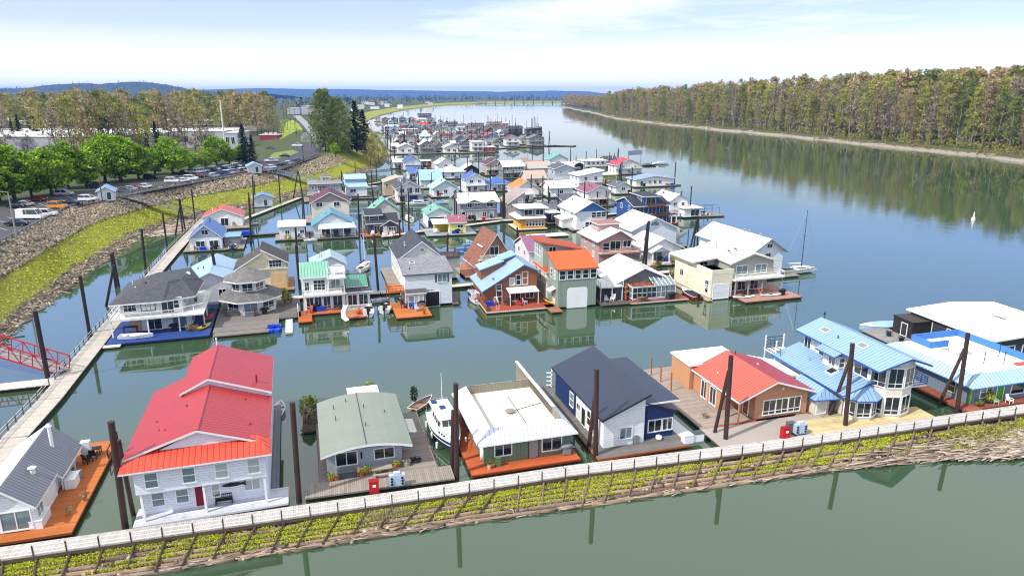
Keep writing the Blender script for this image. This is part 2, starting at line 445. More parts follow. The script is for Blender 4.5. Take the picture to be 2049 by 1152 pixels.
nt.links.new(colr, bg.inputs[0]); bg.inputs[1].default_value = .125
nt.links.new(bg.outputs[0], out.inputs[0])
sun = bpy.data.lights.new('sun', 'SUN'); sun.energy = 5.0; sun.angle = math.radians(.53); sun.color = (1, .955, .88)
so = bpy.data.objects.new('sun', sun); COL.objects.link(so)
from mathutils import Vector
sd = Vector((math.cos(SUN_EL) * math.cos(SUN_AZ), math.cos(SUN_EL) * math.sin(SUN_AZ), math.sin(SUN_EL)))
so.rotation_euler = sd.to_track_quat('Z', 'Y').to_euler(); so.location = sd * 300
cam = bpy.data.cameras.new('camera'); co = bpy.data.objects.new('camera', cam); COL.objects.link(co)
cam.sensor_width = 36; cam.lens = 36 * F / 2049; cam.clip_end = 60000; cam.clip_start = .5
co.location = (0, 0, HC); co.rotation_euler = (math.pi / 2 - T, 0, 0); scene.camera = co
vs = scene.view_settings; vs.view_transform = 'Standard'; vs.look = 'None'; vs.gamma = 1; vs.exposure = EXPO
scene.cycles.use_denoising = True; scene.cycles.filter_width = 1.1; scene.cycles.max_bounces = 8; scene.cycles.diffuse_bounces = 3; scene.cycles.glossy_bounces = 4
scene.cycles.transmission_bounces = 3; scene.cycles.volume_bounces = 1; scene.cycles.transparent_max_bounces = 6
scene.cycles.caustics_reflective = False; scene.cycles.caustics_refractive = False; scene.cycles.sample_clamp_indirect = 6

if HAZE:
    m = bpy.data.materials.new('haze'); m.use_nodes = True; n_ = m.node_tree; n_.nodes.clear()
    o_ = n_.nodes.new('ShaderNodeOutputMaterial'); v_ = n_.nodes.new('ShaderNodeVolumePrincipled')
    v_.inputs['Color'].default_value = (.17, .4, 1, 1); v_.inputs['Density'].default_value = HAZE; v_.inputs['Anisotropy'].default_value = .1
    n_.links.new(v_.outputs[0], o_.inputs['Volume'])
    tag(B().box(-14000, 14000, -260, 16500, -4, 165).build('haze', m), kind='stuff')

# ---- water
m, nt, b = new_mat('water')
tc = nt.nodes.new('ShaderNodeTexCoord'); ob = tc.outputs['Object']
b.inputs['Base Color'].default_value = (.036, .07, .032, 1); b.inputs['IOR'].default_value = 1.9; b.inputs['Roughness'].default_value = .03
mp = nd(nt, 'ShaderNodeMapping'); mp.inputs['Scale'].default_value = (.55, 1.5, 1); mp.inputs['Rotation'].default_value = (0, 0, .25); nt.links.new(ob, mp.inputs[0])
big = noise(nt, ob, .012, 3); rp = nt.nodes.new('ShaderNodeMapRange')
for i, v in ((1, .42), (2, .66), (3, .12), (4, .8)): rp.inputs[i].default_value = v
nt.links.new(big, rp.inputs[0])
spx = nt.nodes.new('ShaderNodeSeparateXYZ'); nt.links.new(ob, spx.inputs[0])
riv = nt.nodes.new('ShaderNodeMapRange')     # open river east of the houses carries more ripple than the sheltered moorage
for i, v in ((1, 60.), (2, 130.), (3, .34), (4, 1.1)): riv.inputs[i].default_value = v
nt.links.new(mth(nt, 'ADD', spx.outputs[0], mth(nt, 'MULTIPLY', spx.outputs[1], .12)), riv.inputs[0])
h = mth(nt, 'ADD', mth(nt, 'MULTIPLY', noise(nt, mp.outputs[0], 1.1, 3), .6), mth(nt, 'MULTIPLY', noise(nt, mp.outputs[0], .28, 2), 1.4))
bp = nd(nt, 'ShaderNodeBump', i_Distance=.05); nt.links.new(h, bp.inputs['Height'])
nt.links.new(mth(nt, 'MULTIPLY', mth(nt, 'MULTIPLY', rp.outputs[0], riv.outputs[0]), .42), bp.inputs['Strength']); nt.links.new(bp.outputs[0], b.inputs['Normal'])
MATS['water'] = m
tag(put('water', raw_mesh('water', [(-1500, -250, 0), (9000, -250, 0), (9000, 9000, 0), (-1500, 9000, 0)], [(0, 1, 2, 3)], 'water')), kind='structure')

# ---- land
def noise1(n, amp, k=6):
    x = np.linspace(0, 1, n); y = np.zeros(n)
    for i in range(k): y += np.sin(x * NR.uniform(20, 300) + NR.uniform(0, 6)) / k
    return y * amp
LST = [((-55, 20), (-70, 28)), ((-66, 70), (-81, 78)), ((-79.1, 101.9), (-94, 111)), ((-84, 118.2), (-100.5, 130)), ((-85.8, 127.1), (-103.6, 144)),
 ((-90.2, 140.4), (-108, 157)), ((-93.9, 159.7), (-113, 173)), ((-97.4, 173.7), (-115.5, 184)), ((-99.1, 184.6), (-114.7, 193)), ((-99, 200), (-113.2, 205)),
 ((-96.3, 214.4), (-112.5, 221)), ((-89.9, 231), (-106, 238.7)), ((-84.4, 247.7), (-101, 258)), ((-78.9, 269.7), (-96, 274)), ((-74.6, 304.4), (-93, 303)),
 ((-72.5, 345), (-92, 342)), ((-69, 372), (-87, 378)), ((-75, 446), (-95, 440)), ((-95.6, 535), (-115, 530)), ((-144.5, 741), (-165, 735)), ((-197, 964), (-216, 960)),
 ((-231, 1310), (-258, 1300)), ((-254, 1719), (-278, 1715)), ((-244, 2198), (-268, 2215)), ((-216, 2496), (-240, 2520)), ((-100, 2850), (-110, 2880)),
 ((60, 3000), (60, 3030)), ((400, 3100), (400, 3130)), ((1500, 3200), (1500, 3240)), ((6000, 3300), (6000, 3340))]
def resample(st, n):
    S = np.array([a for a, b in st], float); Tq = np.array([b for a, b in st], float)
    d = np.concatenate([[0], np.cumsum(np.hypot(*np.diff(S, axis=0).T) ** .6)]); t = np.linspace(0, d[-1], n)
    f = lambda A: np.stack([np.interp(t, d, A[:, i]) for i in (0, 1)], 1)
    return f(S), f(Tq)
def grid(name, rows, mat, uv=None, kind='structure', flip=False):
    """rows: array (n, k, 3)"""
    n, k = rows.shape[:2]; v = rows.reshape(-1, 3); i = np.arange(n * k).reshape(n, k)
    q = np.stack([i[:-1, :-1], i[:-1, 1:], i[1:, 1:], i[1:, :-1]], -1).reshape(-1, 4)
    if flip: q = q[:, ::-1]
    U = None if uv is None else uv.reshape(-1, 2)[q.ravel()]
    me = raw_mesh(name, v, q, mat, U, smooth=True)
    return tag(put(name, me), kind=kind)
def terrain_mat():
    m, nt, b = new_mat('levee_ground'); tc = nt.nodes.new('ShaderNodeTexCoord'); ob = tc.outputs['Object']
    sp = nt.nodes.new('ShaderNodeSeparateXYZ'); nt.links.new(tc.outputs['UV'], sp.inputs[0])
    v = mth(nt, 'ADD', sp.outputs[1], mth(nt, 'MULTIPLY', mth(nt, 'SUBTRACT', noise(nt, ob, .22, 5, .65), .5), .3))
    near = sp.outputs[0]
    g = mixc(nt, noise(nt, ob, .5, 5, .7), (.27, .28, .04), (.46, .52, .04)); g = mixc(nt, noise(nt, ob, .09, 4), g, (.19, .17, .055))
    vo = nd(nt, 'ShaderNodeTexVoronoi', i_Scale=1.5); nt.links.new(ob, vo.inputs['Vector'])
    rock = mixc(nt, mth(nt, 'MULTIPLY', vo.outputs['Distance'], 1.6), (.3, .24, .15), (.05, .04, .025))
    deb = mixc(nt, noise(nt, ob, 1.2, 6, .75), (.035, .03, .022), (.2, .17, .13)); dirt = mixc(nt, noise(nt, ob, .4, 4), (.2, .15, .1), (.3, .22, .15))
    def st(a, b_): 
        r = nt.nodes.new('ShaderNodeMapRange'); r.interpolation_type = 'SMOOTHSTEP'; r.inputs[1].default_value = a; r.inputs[2].default_value = b_; nt.links.new(v, r.inputs[0]); return r.outputs[0]
    c = mixc(nt, st(.15, .25), deb, g)
    c = mixc(nt, mth(nt, 'MULTIPLY', st(.56, .6), near), c, rock)
    c = mixc(nt, mth(nt, 'MULTIPLY', st(.97, 1.02), near), c, dirt)
    nt.links.new(c, b.inputs['Base Color']); b.inputs['Roughness'].default_value = .95; b.inputs['Specular IOR Level'].default_value = .15
    bp = nd(nt, 'ShaderNodeBump', i_Strength=.8, i_Distance=.25); nt.links.new(noise(nt, ob, 1.6, 5, .7), bp.inputs['Height']); nt.links.new(bp.outputs[0], b.inputs['Normal'])
    MATS['levee_ground'] = m
terrain_mat()
ZT = 8.5
S_, T_ = resample(LST, 420)
nn = len(S_); fr = np.array([0, .06, .16, .3, .45, .6, .8, .93, 1.0])
zz = np.array([0, .25, .9, 2.0, 3.4, 4.9, 6.9, 8.1, 8.5])
wob = noise1(nn, .6)[:, None]
rows = []; uvs = []
farz = np.interp(S_[:, 1], [0, 450, 900], [1., 1., .7])
rk = np.interp(S_[:, 1], [0, 330, 380], [1., 1., 0.])
pre = S_ - (T_ - S_) * .35
cols = [np.concatenate([pre, np.full((nn, 1), -2.)], 1)]; uvs = [np.stack([rk, np.full(nn, -.1)], 1)]
for f, z in zip(fr, zz):
    xy = S_ + (T_ - S_) * f
    if 0 < f < 1: xy = xy + wob * np.array([[.5, .8]])
    cols.append(np.concatenate([xy, (z * farz)[:, None]], 1)); uvs.append(np.stack([rk, np.full(nn, f)], 1))
grid('riverbank', np.stack(cols, 1), 'levee_ground', np.stack(uvs, 1))
m, nt, b = new_mat('land'); tc = nt.nodes.new('ShaderNodeTexCoord'); ob = tc.outputs['Object']
c = mixc(nt, noise(nt, ob, .3, 5, .7), (.05, .07, .02), (.13, .17, .03)); c = mixc(nt, noise(nt, ob, .02, 4), c, (.1, .1, .05))
c = mixc(nt, noise(nt, ob, .006, 3, .8), c, (.05, .06, .04)); nt.links.new(c, b.inputs['Base Color']); b.inputs['Roughness'].default_value = .95; b.inputs['Specular IOR Level'].default_value = .1
MATS['land'] = m
dirs = T_ - S_; dirs /= np.linalg.norm(dirs, axis=1, keepdims=True)
wgt = np.interp(np.arange(nn), [0, nn * .78, nn * .9], [0, 0, 1])[:, None]
tgt = np.array([[-1., 0.]]) * (1 - wgt) + np.array([[0., 1.]]) * wgt
tgt /= np.linalg.norm(tgt, axis=1, keepdims=True)
cols = []
for d, z, bl in ((0, 8.5, 0), (4, 8.5, .2), (48, 8.5, 1), (62, 6.2, 1), (80, 4.5, 1), (300, 4.5, 1), (1500, 4.5, 1), (5500, 4.5, 1), (13000, 4.5, 1)):
    dd = dirs * (1 - bl) + tgt * bl
    zf = np.where(wgt[:, 0] > .5, min(z, 5.9), z) * farz
    cols.append(np.concatenate([T_ + dd * d, zf[:, None]], 1))
grid('land', np.stack(cols, 1), 'land')
# east shore
RST = [(330, 60), (305, 220), (290, 330), (286.6, 396), (284, 438), (270, 495), (258, 563), (244, 651), (220, 741), (188, 885), (160, 1099), (158, 1310), (160, 1487), (148, 1800), (146, 2290), (180, 2420), (420, 2600), (1400, 2750)]
Rs, _ = resample([(a, a) for a in RST], 300)
Rs = Rs + np.stack([noise1(300, 3.2, 8), noise1(300, 2, 8)], 1)
tn = np.gradient(Rs, axis=0); tn /= np.linalg.norm(tn, axis=1, keepdims=True); out_ = np.stack([tn[:, 1], -tn[:, 0]], 1)
BW = 1 + noise1(300, 2.2, 7)
cols = []
for d, z in ((-6, -2), (0, 0), (2.6, .45), (4.5, .95), (6, 2.1), (9, 3.2), (60, 4.4), (400, 5.5), (9000, 6)):
    dd = d * np.clip(BW, .3, 2.6) if 0 < d < 20 else np.full(300, d)
    cols.append(np.concatenate([Rs + out_ * dd[:, None], np.full((300, 1), z)], 1))
m, nt, b = new_mat('sand'); tc = nt.nodes.new('ShaderNodeTexCoord'); ob = tc.outputs['Object']
g = nt.nodes.new('ShaderNodeNewGeometry'); sp = nt.nodes.new('ShaderNodeSeparateXYZ'); nt.links.new(g.outputs['Position'], sp.inputs[0])
sand = mixc(nt, noise(nt, ob, .5, 6, .75), (.17, .145, .11), (.4, .345, .27))
r = nt.nodes.new('ShaderNodeMapRange'); r.inputs[1].default_value = 1.9; r.inputs[2].default_value = 2.6; nt.links.new(mth(nt, 'ADD', sp.outputs[2], mth(nt, 'MULTIPLY', noise(nt, ob, .3, 5), 1.6)), r.inputs[0])
nt.links.new(mixc(nt, r.outputs[0], sand, mixc(nt, noise(nt, ob, .2, 5), (.05, .045, .02), (.1, .11, .03))), b.inputs['Base Color']); b.inputs['Roughness'].default_value = .95
MATS['sand'] = m
grid('beach', np.stack(cols[:6], 1), 'sand'); grid('forest_ground', np.stack(cols[5:], 1), 'land')
# hills
HILLS = []
def hill(prof, D, z0, mat, depth, rough, zs=None):
    xs = np.array([a for a, _ in prof], float); ys = np.array([b for _, b in prof], float)
    px = np.linspace(xs[0], xs[-1], 420); py = np.interp(px, xs, ys)
    X = []; n = len(px)
    X = (px - 1024.5) / F * D; top = np.array([row_h(D, y) for y in py])
    top = top + NR.uniform(0, rough, n) + noise1(n, rough * .4)
    k = 14; rows = []
    for j in range(k):
        t = j / (k - 1); hgt = z0 + (top - z0) * math.sin(t * math.pi / 2) ** .9 + (NR.uniform(-rough, rough * .4, n) if 0 < j < k - 1 else 0)
        rows.append(np.stack([X, np.full(n, D - depth * (1 - t)), hgt], 1))
    rows.append(np.stack([X, np.full(n, D + depth), np.full(n, z0)], 1))
    HILLS.append(np.stack(rows, 1)); return grid('hills', np.stack(rows, 1), mat, flip=True)
m, nt, b = new_mat('hill'); tc = nt.nodes.new('ShaderNodeTexCoord'); ob = tc.outputs['Object']
c = mixc(nt, noise(nt, ob, .02, 6, .8), (.012, .025, .02), (.04, .06, .035)); c = mixc(nt, mth(nt, 'GREATER_THAN', noise(nt, ob, .05, 3, .9), .68), c, (.3, .29, .27))
nt.links.new(c, b.inputs['Base Color']); b.inputs['Roughness'].default_value = .95; MATS['hill'] = m
hill([(-500, 184), (-100, 181), (0, 178), (60, 179), (130, 179), (150, 175), (175, 171), (195, 169), (215, 168), (235, 172), (255, 172), (275, 168), (295, 166), (315, 166), (335, 167), (355, 170), (375, 174), (400, 180), (470, 186), (560, 189)], 5200, 4, 'hill', 900, 6)
hill([(-900, 182), (300, 183), (400, 181), (470, 179), (550, 177), (640, 179), (720, 179), (800, 181), (1000, 184), (1100, 182), (1165, 183), (1200, 188), (1400, 189), (2200, 188), (3500, 187)], 13500, 4, 'hill', 2500, 4)
# ---- vegetation
def leaf_mat(name, c1, c2, trans=.25):
    m, nt, b = new_mat(name)
    at = nd(nt, 'ShaderNodeVertexColor', layer_name='tint'); oi = nt.nodes.new('ShaderNodeObjectInfo')
    sp = nt.nodes.new('ShaderNodeSeparateColor'); nt.links.new(at.outputs[0], sp.inputs[0])
    f = mth(nt, 'MULTIPLY_ADD', oi.outputs['Random'], .3, mth(nt, 'MULTIPLY_ADD', sp.outputs[0], .9, -.15))
    c = mixc(nt, f, c1, c2)
    nt.links.new(c, b.inputs['Base Color']); b.inputs['Roughness'].default_value = .7; b.inputs['Specular IOR Level'].default_value = .2
    tr = nt.nodes.new('ShaderNodeBsdfTranslucent'); nt.links.new(c, tr.inputs[0])
    mx = nt.nodes.new('ShaderNodeMixShader'); mx.inputs[0].default_value = trans
    nt.links.new(b.outputs[0], mx.inputs[1]); nt.links.new(tr.outputs[0], mx.inputs[2])
    nt.links.new(mx.outputs[0], [n for n in nt.nodes if n.type == 'OUTPUT_MATERIAL'][0].inputs[0])
    MATS[name] = m
leaf_mat('leaf_maple', (.1, .2, .014), (.36, .55, .035)); leaf_mat('leaf_brown', (.31, .235, .115), (.5, .39, .19)); leaf_mat('leaf_olive', (.21, .2, .055), (.46, .43, .12))
leaf_mat('leaf_yellow', (.24, .26, .035), (.46, .45, .07)); leaf_mat('leaf_conifer', (.014, .026, .018), (.04, .065, .035), .1); leaf_mat('leaf_poplar', (.1, .13, .025), (.24, .29, .055))
leaf_mat('twig', (.23, .19, .125), (.45, .375, .26), .1); leaf_mat('moss', (.2, .24, .018), (.6, .66, .04), .15); leaf_mat('grass_blade', (.32, .35, .035), (.6, .64, .06), .2)
leaf_mat('rockfill', (.16, .13, .085), (.54, .44, .3), 0.); leaf_mat('driftwood', (.16, .12, .09), (.56, .46, .37), 0.); leaf_mat('blossom', (.45, .41, .38), (.7, .64, .58), .2)
M('bark', (.07, .058, .045), .9, var=.4); M('bark_pale', (.3, .27, .22), .9, var=.4)
def leaves(c, size, asp=.7, up=0., rng=NR, tint=None):
    """quads at the centres c (n,3)"""
    n = len(c); a = rng.normal(size=(n, 3)); a[:, 2] *= (1 - up * .8); a[:, 2] += up * 3 * (1 if asp < .3 else 0)
    a /= np.linalg.norm(a, axis=1, keepdims=True)
    b = np.cross(a, rng.normal(size=(n, 3))); b /= np.linalg.norm(b, axis=1, keepdims=True)
    s = size * rng.uniform(.6, 1.3, (n, 1)) if np.isscalar(size) else size[:, None]
    a = a * s; b = b * s * asp
    v = np.stack([c - a, c + b * .9 - a * .1, c + a, c - b * .9 + a * .1], 1).reshape(-1, 3)
    t = rng.uniform(0, 1, n) if tint is None else np.clip(tint + rng.normal(0, .14, n), 0, 1)
    col = np.repeat(np.stack([t, t, t, np.ones(n)], 1), 4, axis=0)
    return v, col
def leaf_mesh(name, v, col, mat):
    return raw_mesh(name, v, np.arange(len(v)).reshape(-1, 4), mat, None, col)
def crown_pts(nc, nl, shape, rad, rng=NR):
    """clumps: shape(rng)-> centre; nl leaves in each"""
    pts = []; tint = []
    for _ in range(nc):
        c = shape(rng); t = rng.uniform(.05, .95)
        p = rng.normal(size=(nl, 3)); p /= np.linalg.norm(p, axis=1, keepdims=True); p *= rng.uniform(.25, 1, (nl, 1)) ** .5 * rad * np.array([1, 1, .8])
        pts.append(c + p); tint += [t] * nl
    return np.concatenate(pts), np.array(tint)
def trunk_b(h, r, limbs, lean=0., rng=R):
    b = B(); p = (0, 0, -.3); k = 5
    for i in range(k):
        q = (lean * h * ((i + 1) / k) ** 2 + rng.uniform(-.02, .02) * h, rng.uniform(-.02, .02) * h, h * (i + 1) / k)
        b.cyl(p, q, r * (1 - .8 * i / k), r * (1 - .8 * (i + 1) / k), 7, False); p = q
    for a, z, L, el in limbs:
        s = (lean * h * (z / h) ** 2, 0, z); e = (s[0] + math.cos(a) * math.cos(el) * L, math.sin(a) * math.cos(el) * L, z + math.sin(el) * L)
        b.cyl(s, e, r * .4 * (1 - .5 * z / h), r * .08, 5, False)
        for _ in range(2):
            f = rng.uniform(.4, .8); m_ = tuple(s[i] + (e[i] - s[i]) * f for i in range(3)); a2 = a + rng.uniform(-1, 1)
            b.cyl(m_, (m_[0] + math.cos(a2) * L * .4, m_[1] + math.sin(a2) * L * .4, m_[2] + L * rng.uniform(.2, .5)), r * .15, r * .04, 4, False)
    return b
PROTO = {}
def proto(key, fn):
    if key not in PROTO: PROTO[key] = fn()
    return PROTO[key]
def mk_maple(i):
    H = 9.; rng = np.random.default_rng(40 + i)
    def sh(g):
        while 1:
            p = g.uniform(-1, 1, 3); r = np.linalg.norm(p)
            if .62 < r < 1:
                z = p[2]; wd = 1 - .32 * max(0, z) - .35 * max(0, -z - .2)
                return np.array([p[0] * 3.7 * wd, p[1] * 3.7 * wd, 5.0 + z * 3.9 + .5 * math.sin(3 * p[0] + i)])
    p, t = crown_pts(125, 42, sh, .85, rng)
    v, c = leaves(p, .24, .75, 0, rng, t)
    tb = trunk_b(5.5, .3, [(a, R.uniform(1.4, 2.2), R.uniform(2.5, 3.6), R.uniform(.7, 1.1)) for a in np.linspace(0, 6, 7)])
    return H, tb.mesh('trunk', 'bark'), leaf_mesh('crown', v, c, 'leaf_maple')
def mk_tall(i, mat, bark='bark', dense=1., spread=.15, base=.3, H=30., sz=.62):
    rng = np.random.default_rng(90 + i * 7); rr = random.Random(i)
    lim = [(rr.uniform(0, 6.28), H * rr.uniform(base - .05, .85), H * rr.uniform(.12, .24), rr.uniform(.5, 1.15)) for _ in range(18)]
    def sh(g):
        t = g.uniform(base, 1.0); a = g.uniform(0, 6.28); wd = math.sin(min(1, (t - base) / (1 - base) * .8 + .2) * math.pi * .94) ** .7
        r = spread * H * wd * math.sqrt(g.uniform(.1, 1)); return np.array([math.cos(a) * r, math.sin(a) * r, t * H])
    n = int(46 * dense)
    p, t = crown_pts(n, 15, sh, H * .045, rng)
    v1, c1 = leaves(p, sz, .55, 0, rng, t)
    p2, t2 = crown_pts(n, 5, sh, H * .06, rng)
    v2, c2 = leaves(p2, sz * 2.6, .07, .35, rng, t2 * .5)
    v = np.concatenate([v1, v2]); c = np.concatenate([c1, c2])
    return H, trunk_b(H * .93, H * .011, lim, rr.uniform(-.03, .03), rr).mesh('trunk', bark), leaf_mesh('crown', v, c, mat)
def mk_conifer(i, H=20.):
    rng = np.random.default_rng(300 + i); pts = []
    for k in range(34):
        z = H * (.06 + .93 * k / 34); r = H * .17 * (1 - k / 35) ** .85 * rng.uniform(.85, 1.1)
        nb = max(5, int(11 * (1 - k / 40)))
        for j in range(nb):
            a = rng.uniform(0, 6.28); L = r * rng.uniform(.75, 1.1); m = 10
            f = rng.uniform(.1, 1, m); pts.append(np.stack([math.cos(a) * f * L + rng.normal(0, .12 * r + .05, m), math.sin(a) * f * L + rng.normal(0, .12 * r + .05, m), z - f * L * .33 + rng.normal(0, .12, m)], 1))
    p = np.concatenate(pts); v, c = leaves(p, .36, .5, 0, rng)
    return H, trunk_b(H * .96, H * .012, []).mesh('trunk', 'bark'), leaf_mesh('crown', v, c, 'leaf_conifer')
def plant(key, fn, X, Y, z, h, name, label, group, cat='tree', wsc=1.):
    H, tm, cm = proto(key, fn); s = h / H
    o = empty(name, (X, Y, z), R.uniform(0, 6.28), label, cat, group, (s * wsc, s * wsc, s))
    put('trunk', tm, o); put('crown', cm, o); return o
def plant_px(key, fn, px, py, top, z, name, label, group, cat='tree', wsc=1.):
    X, Y = P(px, py, z); return plant(key, fn, X, Y, z, row_h(Y, top) - z, name, label, group, cat, wsc)
ordn = ['first', 'second', 'third', 'fourth', 'fifth', 'sixth', 'seventh', 'eighth', 'ninth', 'tenth', 'eleventh', 'twelfth', 'thirteenth', 'fourteenth', 'fifteenth', 'sixteenth', 'seventeenth', 'eighteenth', 'nineteenth', 'twentieth']
ordn += [t + o for t in ('twenty-', 'thirty-', 'forty-') for o in ordn[:9]]
# maples along the parking lot
MP = [(-28, 412, 330, 1), (1, 404, 322, 1.05), (31, 402, 301, 1.1), (65, 394, 322, 1.05), (103, 390, 300, 1), (137, 377, 294, 1), (173, 375, 309, 1), (210, 365, 274, 1), (243, 363, 277, 1.15), (279, 359, 299, 1.1), (310, 349, 304, 1.2), (347, 349, 280, 1.05), (379, 340, 304, 1.25), (412, 337, 307, 1.2), (434, 331, 280, 1.1), (460, 328, 298, 1.25), (486, 325, 293, 1.1)]
for i, (px, py, tp, wsc) in enumerate(MP):
    plant_px(('maple', i % 4), lambda: mk_maple(i % 4), px, py, tp - 4, ZT, 'maple_tree', f'rounded bright green maple beside the parking lot, {ordn[i]} in the row from the left', 'maples along the parking lot', wsc=wsc * 1.12)
# tall loose trees behind the lot
TL = [(20, 318, 225, 'twig', 'grey bare'), (62, 316, 262, 'twig', 'low grey bare'), (95, 312, 205, 'leaf_olive', 'olive'), (118, 322, 215, 'twig', 'grey bare'), (150, 330, 190, 'leaf_olive', 'tall olive'), (172, 318, 178, 'leaf_olive', 'tall green tinted'),
 (192, 322, 182, 'leaf_brown', 'brown budding'), (208, 318, 176, 'leaf_poplar', 'tall dark green'), (228, 322, 184, 'leaf_olive', 'olive'), (245, 318, 190, 'leaf_poplar', 'green'), (262, 320, 226, 'blossom', 'pale blossoming'), (285, 318, 208, 'leaf_yellow', 'yellowish'), (272, 308, 183, 'leaf_brown', 'brown'),
 (322, 312, 180, 'leaf_brown', 'tall brown bare-branched'), (345, 310, 184, 'twig', 'tall grey bare'), (362, 308, 200, 'leaf_brown', 'brown'), (395, 304, 214, 'leaf_olive', 'olive'), (408, 318, 233, 'twig', 'spreading grey bare'), (420, 305, 218, 'leaf_brown', 'brown'), (436, 262, 228, 'leaf_yellow', 'golden yellow'),
 (524, 265, 186, 'leaf_brown', 'tall brown'), (538, 268, 189, 'leaf_brown', 'broad brown'), (549, 262, 193, 'leaf_olive', 'olive brown'), (515, 258, 196, 'leaf_brown', 'brown'), (40, 290, 238, 'leaf_olive', 'olive'), (75, 292, 232, 'leaf_conifer', 'dark'), (5, 325, 250, 'leaf_olive', 'low olive'), (135, 326, 232, 'twig', 'thin bare'), (160, 324, 222, 'twig', 'forked bare'), (182, 326, 215, 'leaf_brown', 'ruddy'), (238, 324, 214, 'twig', 'pale bare'), (255, 322, 205, 'leaf_olive', 'slim olive'), (222, 328, 236, 'leaf_conifer', 'dark low'), (375, 312, 222, 'twig', 'wispy bare'), (300, 322, 232, 'leaf_yellow', 'gold tinted')]
for i, (px, py, tp, mt, ds) in enumerate(TL):
    plant_px(('tl', mt, i % 3), lambda: mk_tall(i, mt, 'bark', 1.0 if mt != 'twig' else .8, .16, .22, sz=.55), px, py + 12, tp, 4.5, 'tall_tree', f'{ds} tree behind the maples, {ordn[sorted(t[0] for t in TL).index(px)]} from left', 'tall trees behind the parking lot')
for px, py, tp, ds, wsc in ((300, 318, 258, 'left of a close pair behind the maples', 1.1), (318, 314, 240, 'taller of a close pair behind the maples', 1), (492, 334, 247, 'broad, beside the blue-roofed shed', 1.5), (508, 333, 268, 'shorter, touching a broad conifer by the shed', 1.2), (45, 296, 228, 'far left in front of the white roofs', 1.1), (32, 296, 236, 'small, far left of the white roofs', 1), (80, 298, 238, 'between bare trees at the left warehouse', 1.2)):
    plant_px(('con', px % 2), lambda: mk_conifer(px % 2), px, py + 8, tp, 5.5, 'conifer', f'dark conifer, {ds}', 'dark conifers behind the lot', wsc=wsc)
plant_px('bigcon', lambda: mk_conifer(7), 714, 302, 199, 8, 'conifer', 'tall dark blue-green conifer at the river edge beside the big poplar', 'dark conifers behind the lot', wsc=1.9)
plant_px('bigcon2', lambda: mk_conifer(8), 729, 300, 218, 7, 'conifer', 'shorter dark conifer merging into the tall one at the river edge', 'dark conifers behind the lot', wsc=1.8)
plant_px('bigpop', lambda: mk_tall(71, 'leaf_poplar', 'bark', 9.0, .24, .05, 24, .36), 652, 305, 180, 8, 'poplar_tree', 'large leafy olive green poplar standing alone by the access road', None)
plant_px('bigpop2', lambda: mk_tall(72, 'leaf_poplar', 'bark', 7.0, .26, .04, 24, .36), 678, 306, 196, 8, 'poplar_tree', 'smaller green poplar filling the right side of the big one', None)
plant_px('shrubt', lambda: mk_tall(73, 'leaf_olive', 'bark', 3.5, .38, .05, 14, .3), 757, 325, 264, 3, 'bushy_tree', 'olive brown bushy tree on the bank right of the dark conifer', None)
plant_px('shrubt2', lambda: mk_tall(74, 'leaf_brown', 'bark', 3, .42, .05, 14, .3), 742, 318, 278, 4, 'bushy_tree', 'low brown bush between the dark conifer and the bushy tree', None)
plant_px('bush1', lambda: mk_maple(9), 671, 312, 286, 8, 'bush', 'bright green bush at the foot of the big poplar', None, 'bush')
plant_px('bush2', lambda: mk_tall(76, 'blossom', 'bark', 3, .45, .05, 14, .3), 612, 290, 266, 7, 'blossom_tree', 'white blossoming tree beside the access road', None)
# one-mesh masses
def mass(name, items, mat):
    """items: (vertex array, tint array, x, y, z, scale, angle)"""
    V = []; Cc = []
    for v, c, x, y, z, s, a in items:
        ca, sa = math.cos(a), math.sin(a); q = np.empty_like(v)
        q[:, 0] = (v[:, 0] * ca - v[:, 1] * sa) * s + x; q[:, 1] = (v[:, 0] * sa + v[:, 1] * ca) * s + y; q[:, 2] = v[:, 2] * s + z
        V.append(q); Cc.append(c)
    return tag(put(name, leaf_mesh(name, np.concatenate(V), np.concatenate(Cc), mat)), kind='stuff')
def simple_crown(i, H=30., n=34, k=12, sz=.9, spread=.16, base=.25):
    rng = np.random.default_rng(700 + i)
    def sh(g):
        t = g.uniform(base, 1.0); a = g.uniform(0, 6.28); r = spread * H * math.sin(min(1, (t - base) / (1 - base) * .8 + .2) * math.pi * .94) ** .7 * math.sqrt(g.uniform(.1, 1))
        return np.array([math.cos(a) * r, math.sin(a) * r, t * H])
    p, t = crown_pts(n, k, sh, H * .06, rng); v, c = leaves(p, sz, .55, .0, rng, t)
    p2, t2 = crown_pts(n, 3, sh, H * .05, rng); v2, c2 = leaves(p2, sz * 1.6, .08, .4, rng, t2 * .4)
    return np.concatenate([v, v2]), np.concatenate([c, c2])
SC = [simple_crown(i) for i in range(6)]
SCs = [simple_crown(10 + i, 30, 12, 6, 2.0, .22, .08) for i in range(4)]
def wood(name, spots, mat, hmin, hmax, lib=SC, z=4.5):
    return mass(name, [(*lib[i % len(lib)], x, y, z, R.uniform(hmin, hmax) / 30 * (float(np.interp(y, [650, 1400], [1, .78])) if x > 100 else 1), R.uniform(0, 6.28)) for i, (x, y) in enumerate(spots)], mat)
def px_spots(n, x0, x1, D0, D1, f=None):
    out = []
    while len(out) < n:
        D = R.uniform(D0, D1); px = R.uniform(x0, x1); X = (px - 1024.5) / F * (D + 9)
        if f is None or f(X, D): out.append((X, D))
    return out
wood('woods', px_spots(110, -80, 560, 560, 860), 'leaf_brown', 27, 36); wood('woods', px_spots(150, -80, 530, 560, 900), 'leaf_olive', 24, 36)
wood('woods', px_spots(60, 100, 560, 560, 860), 'leaf_poplar', 24, 34)
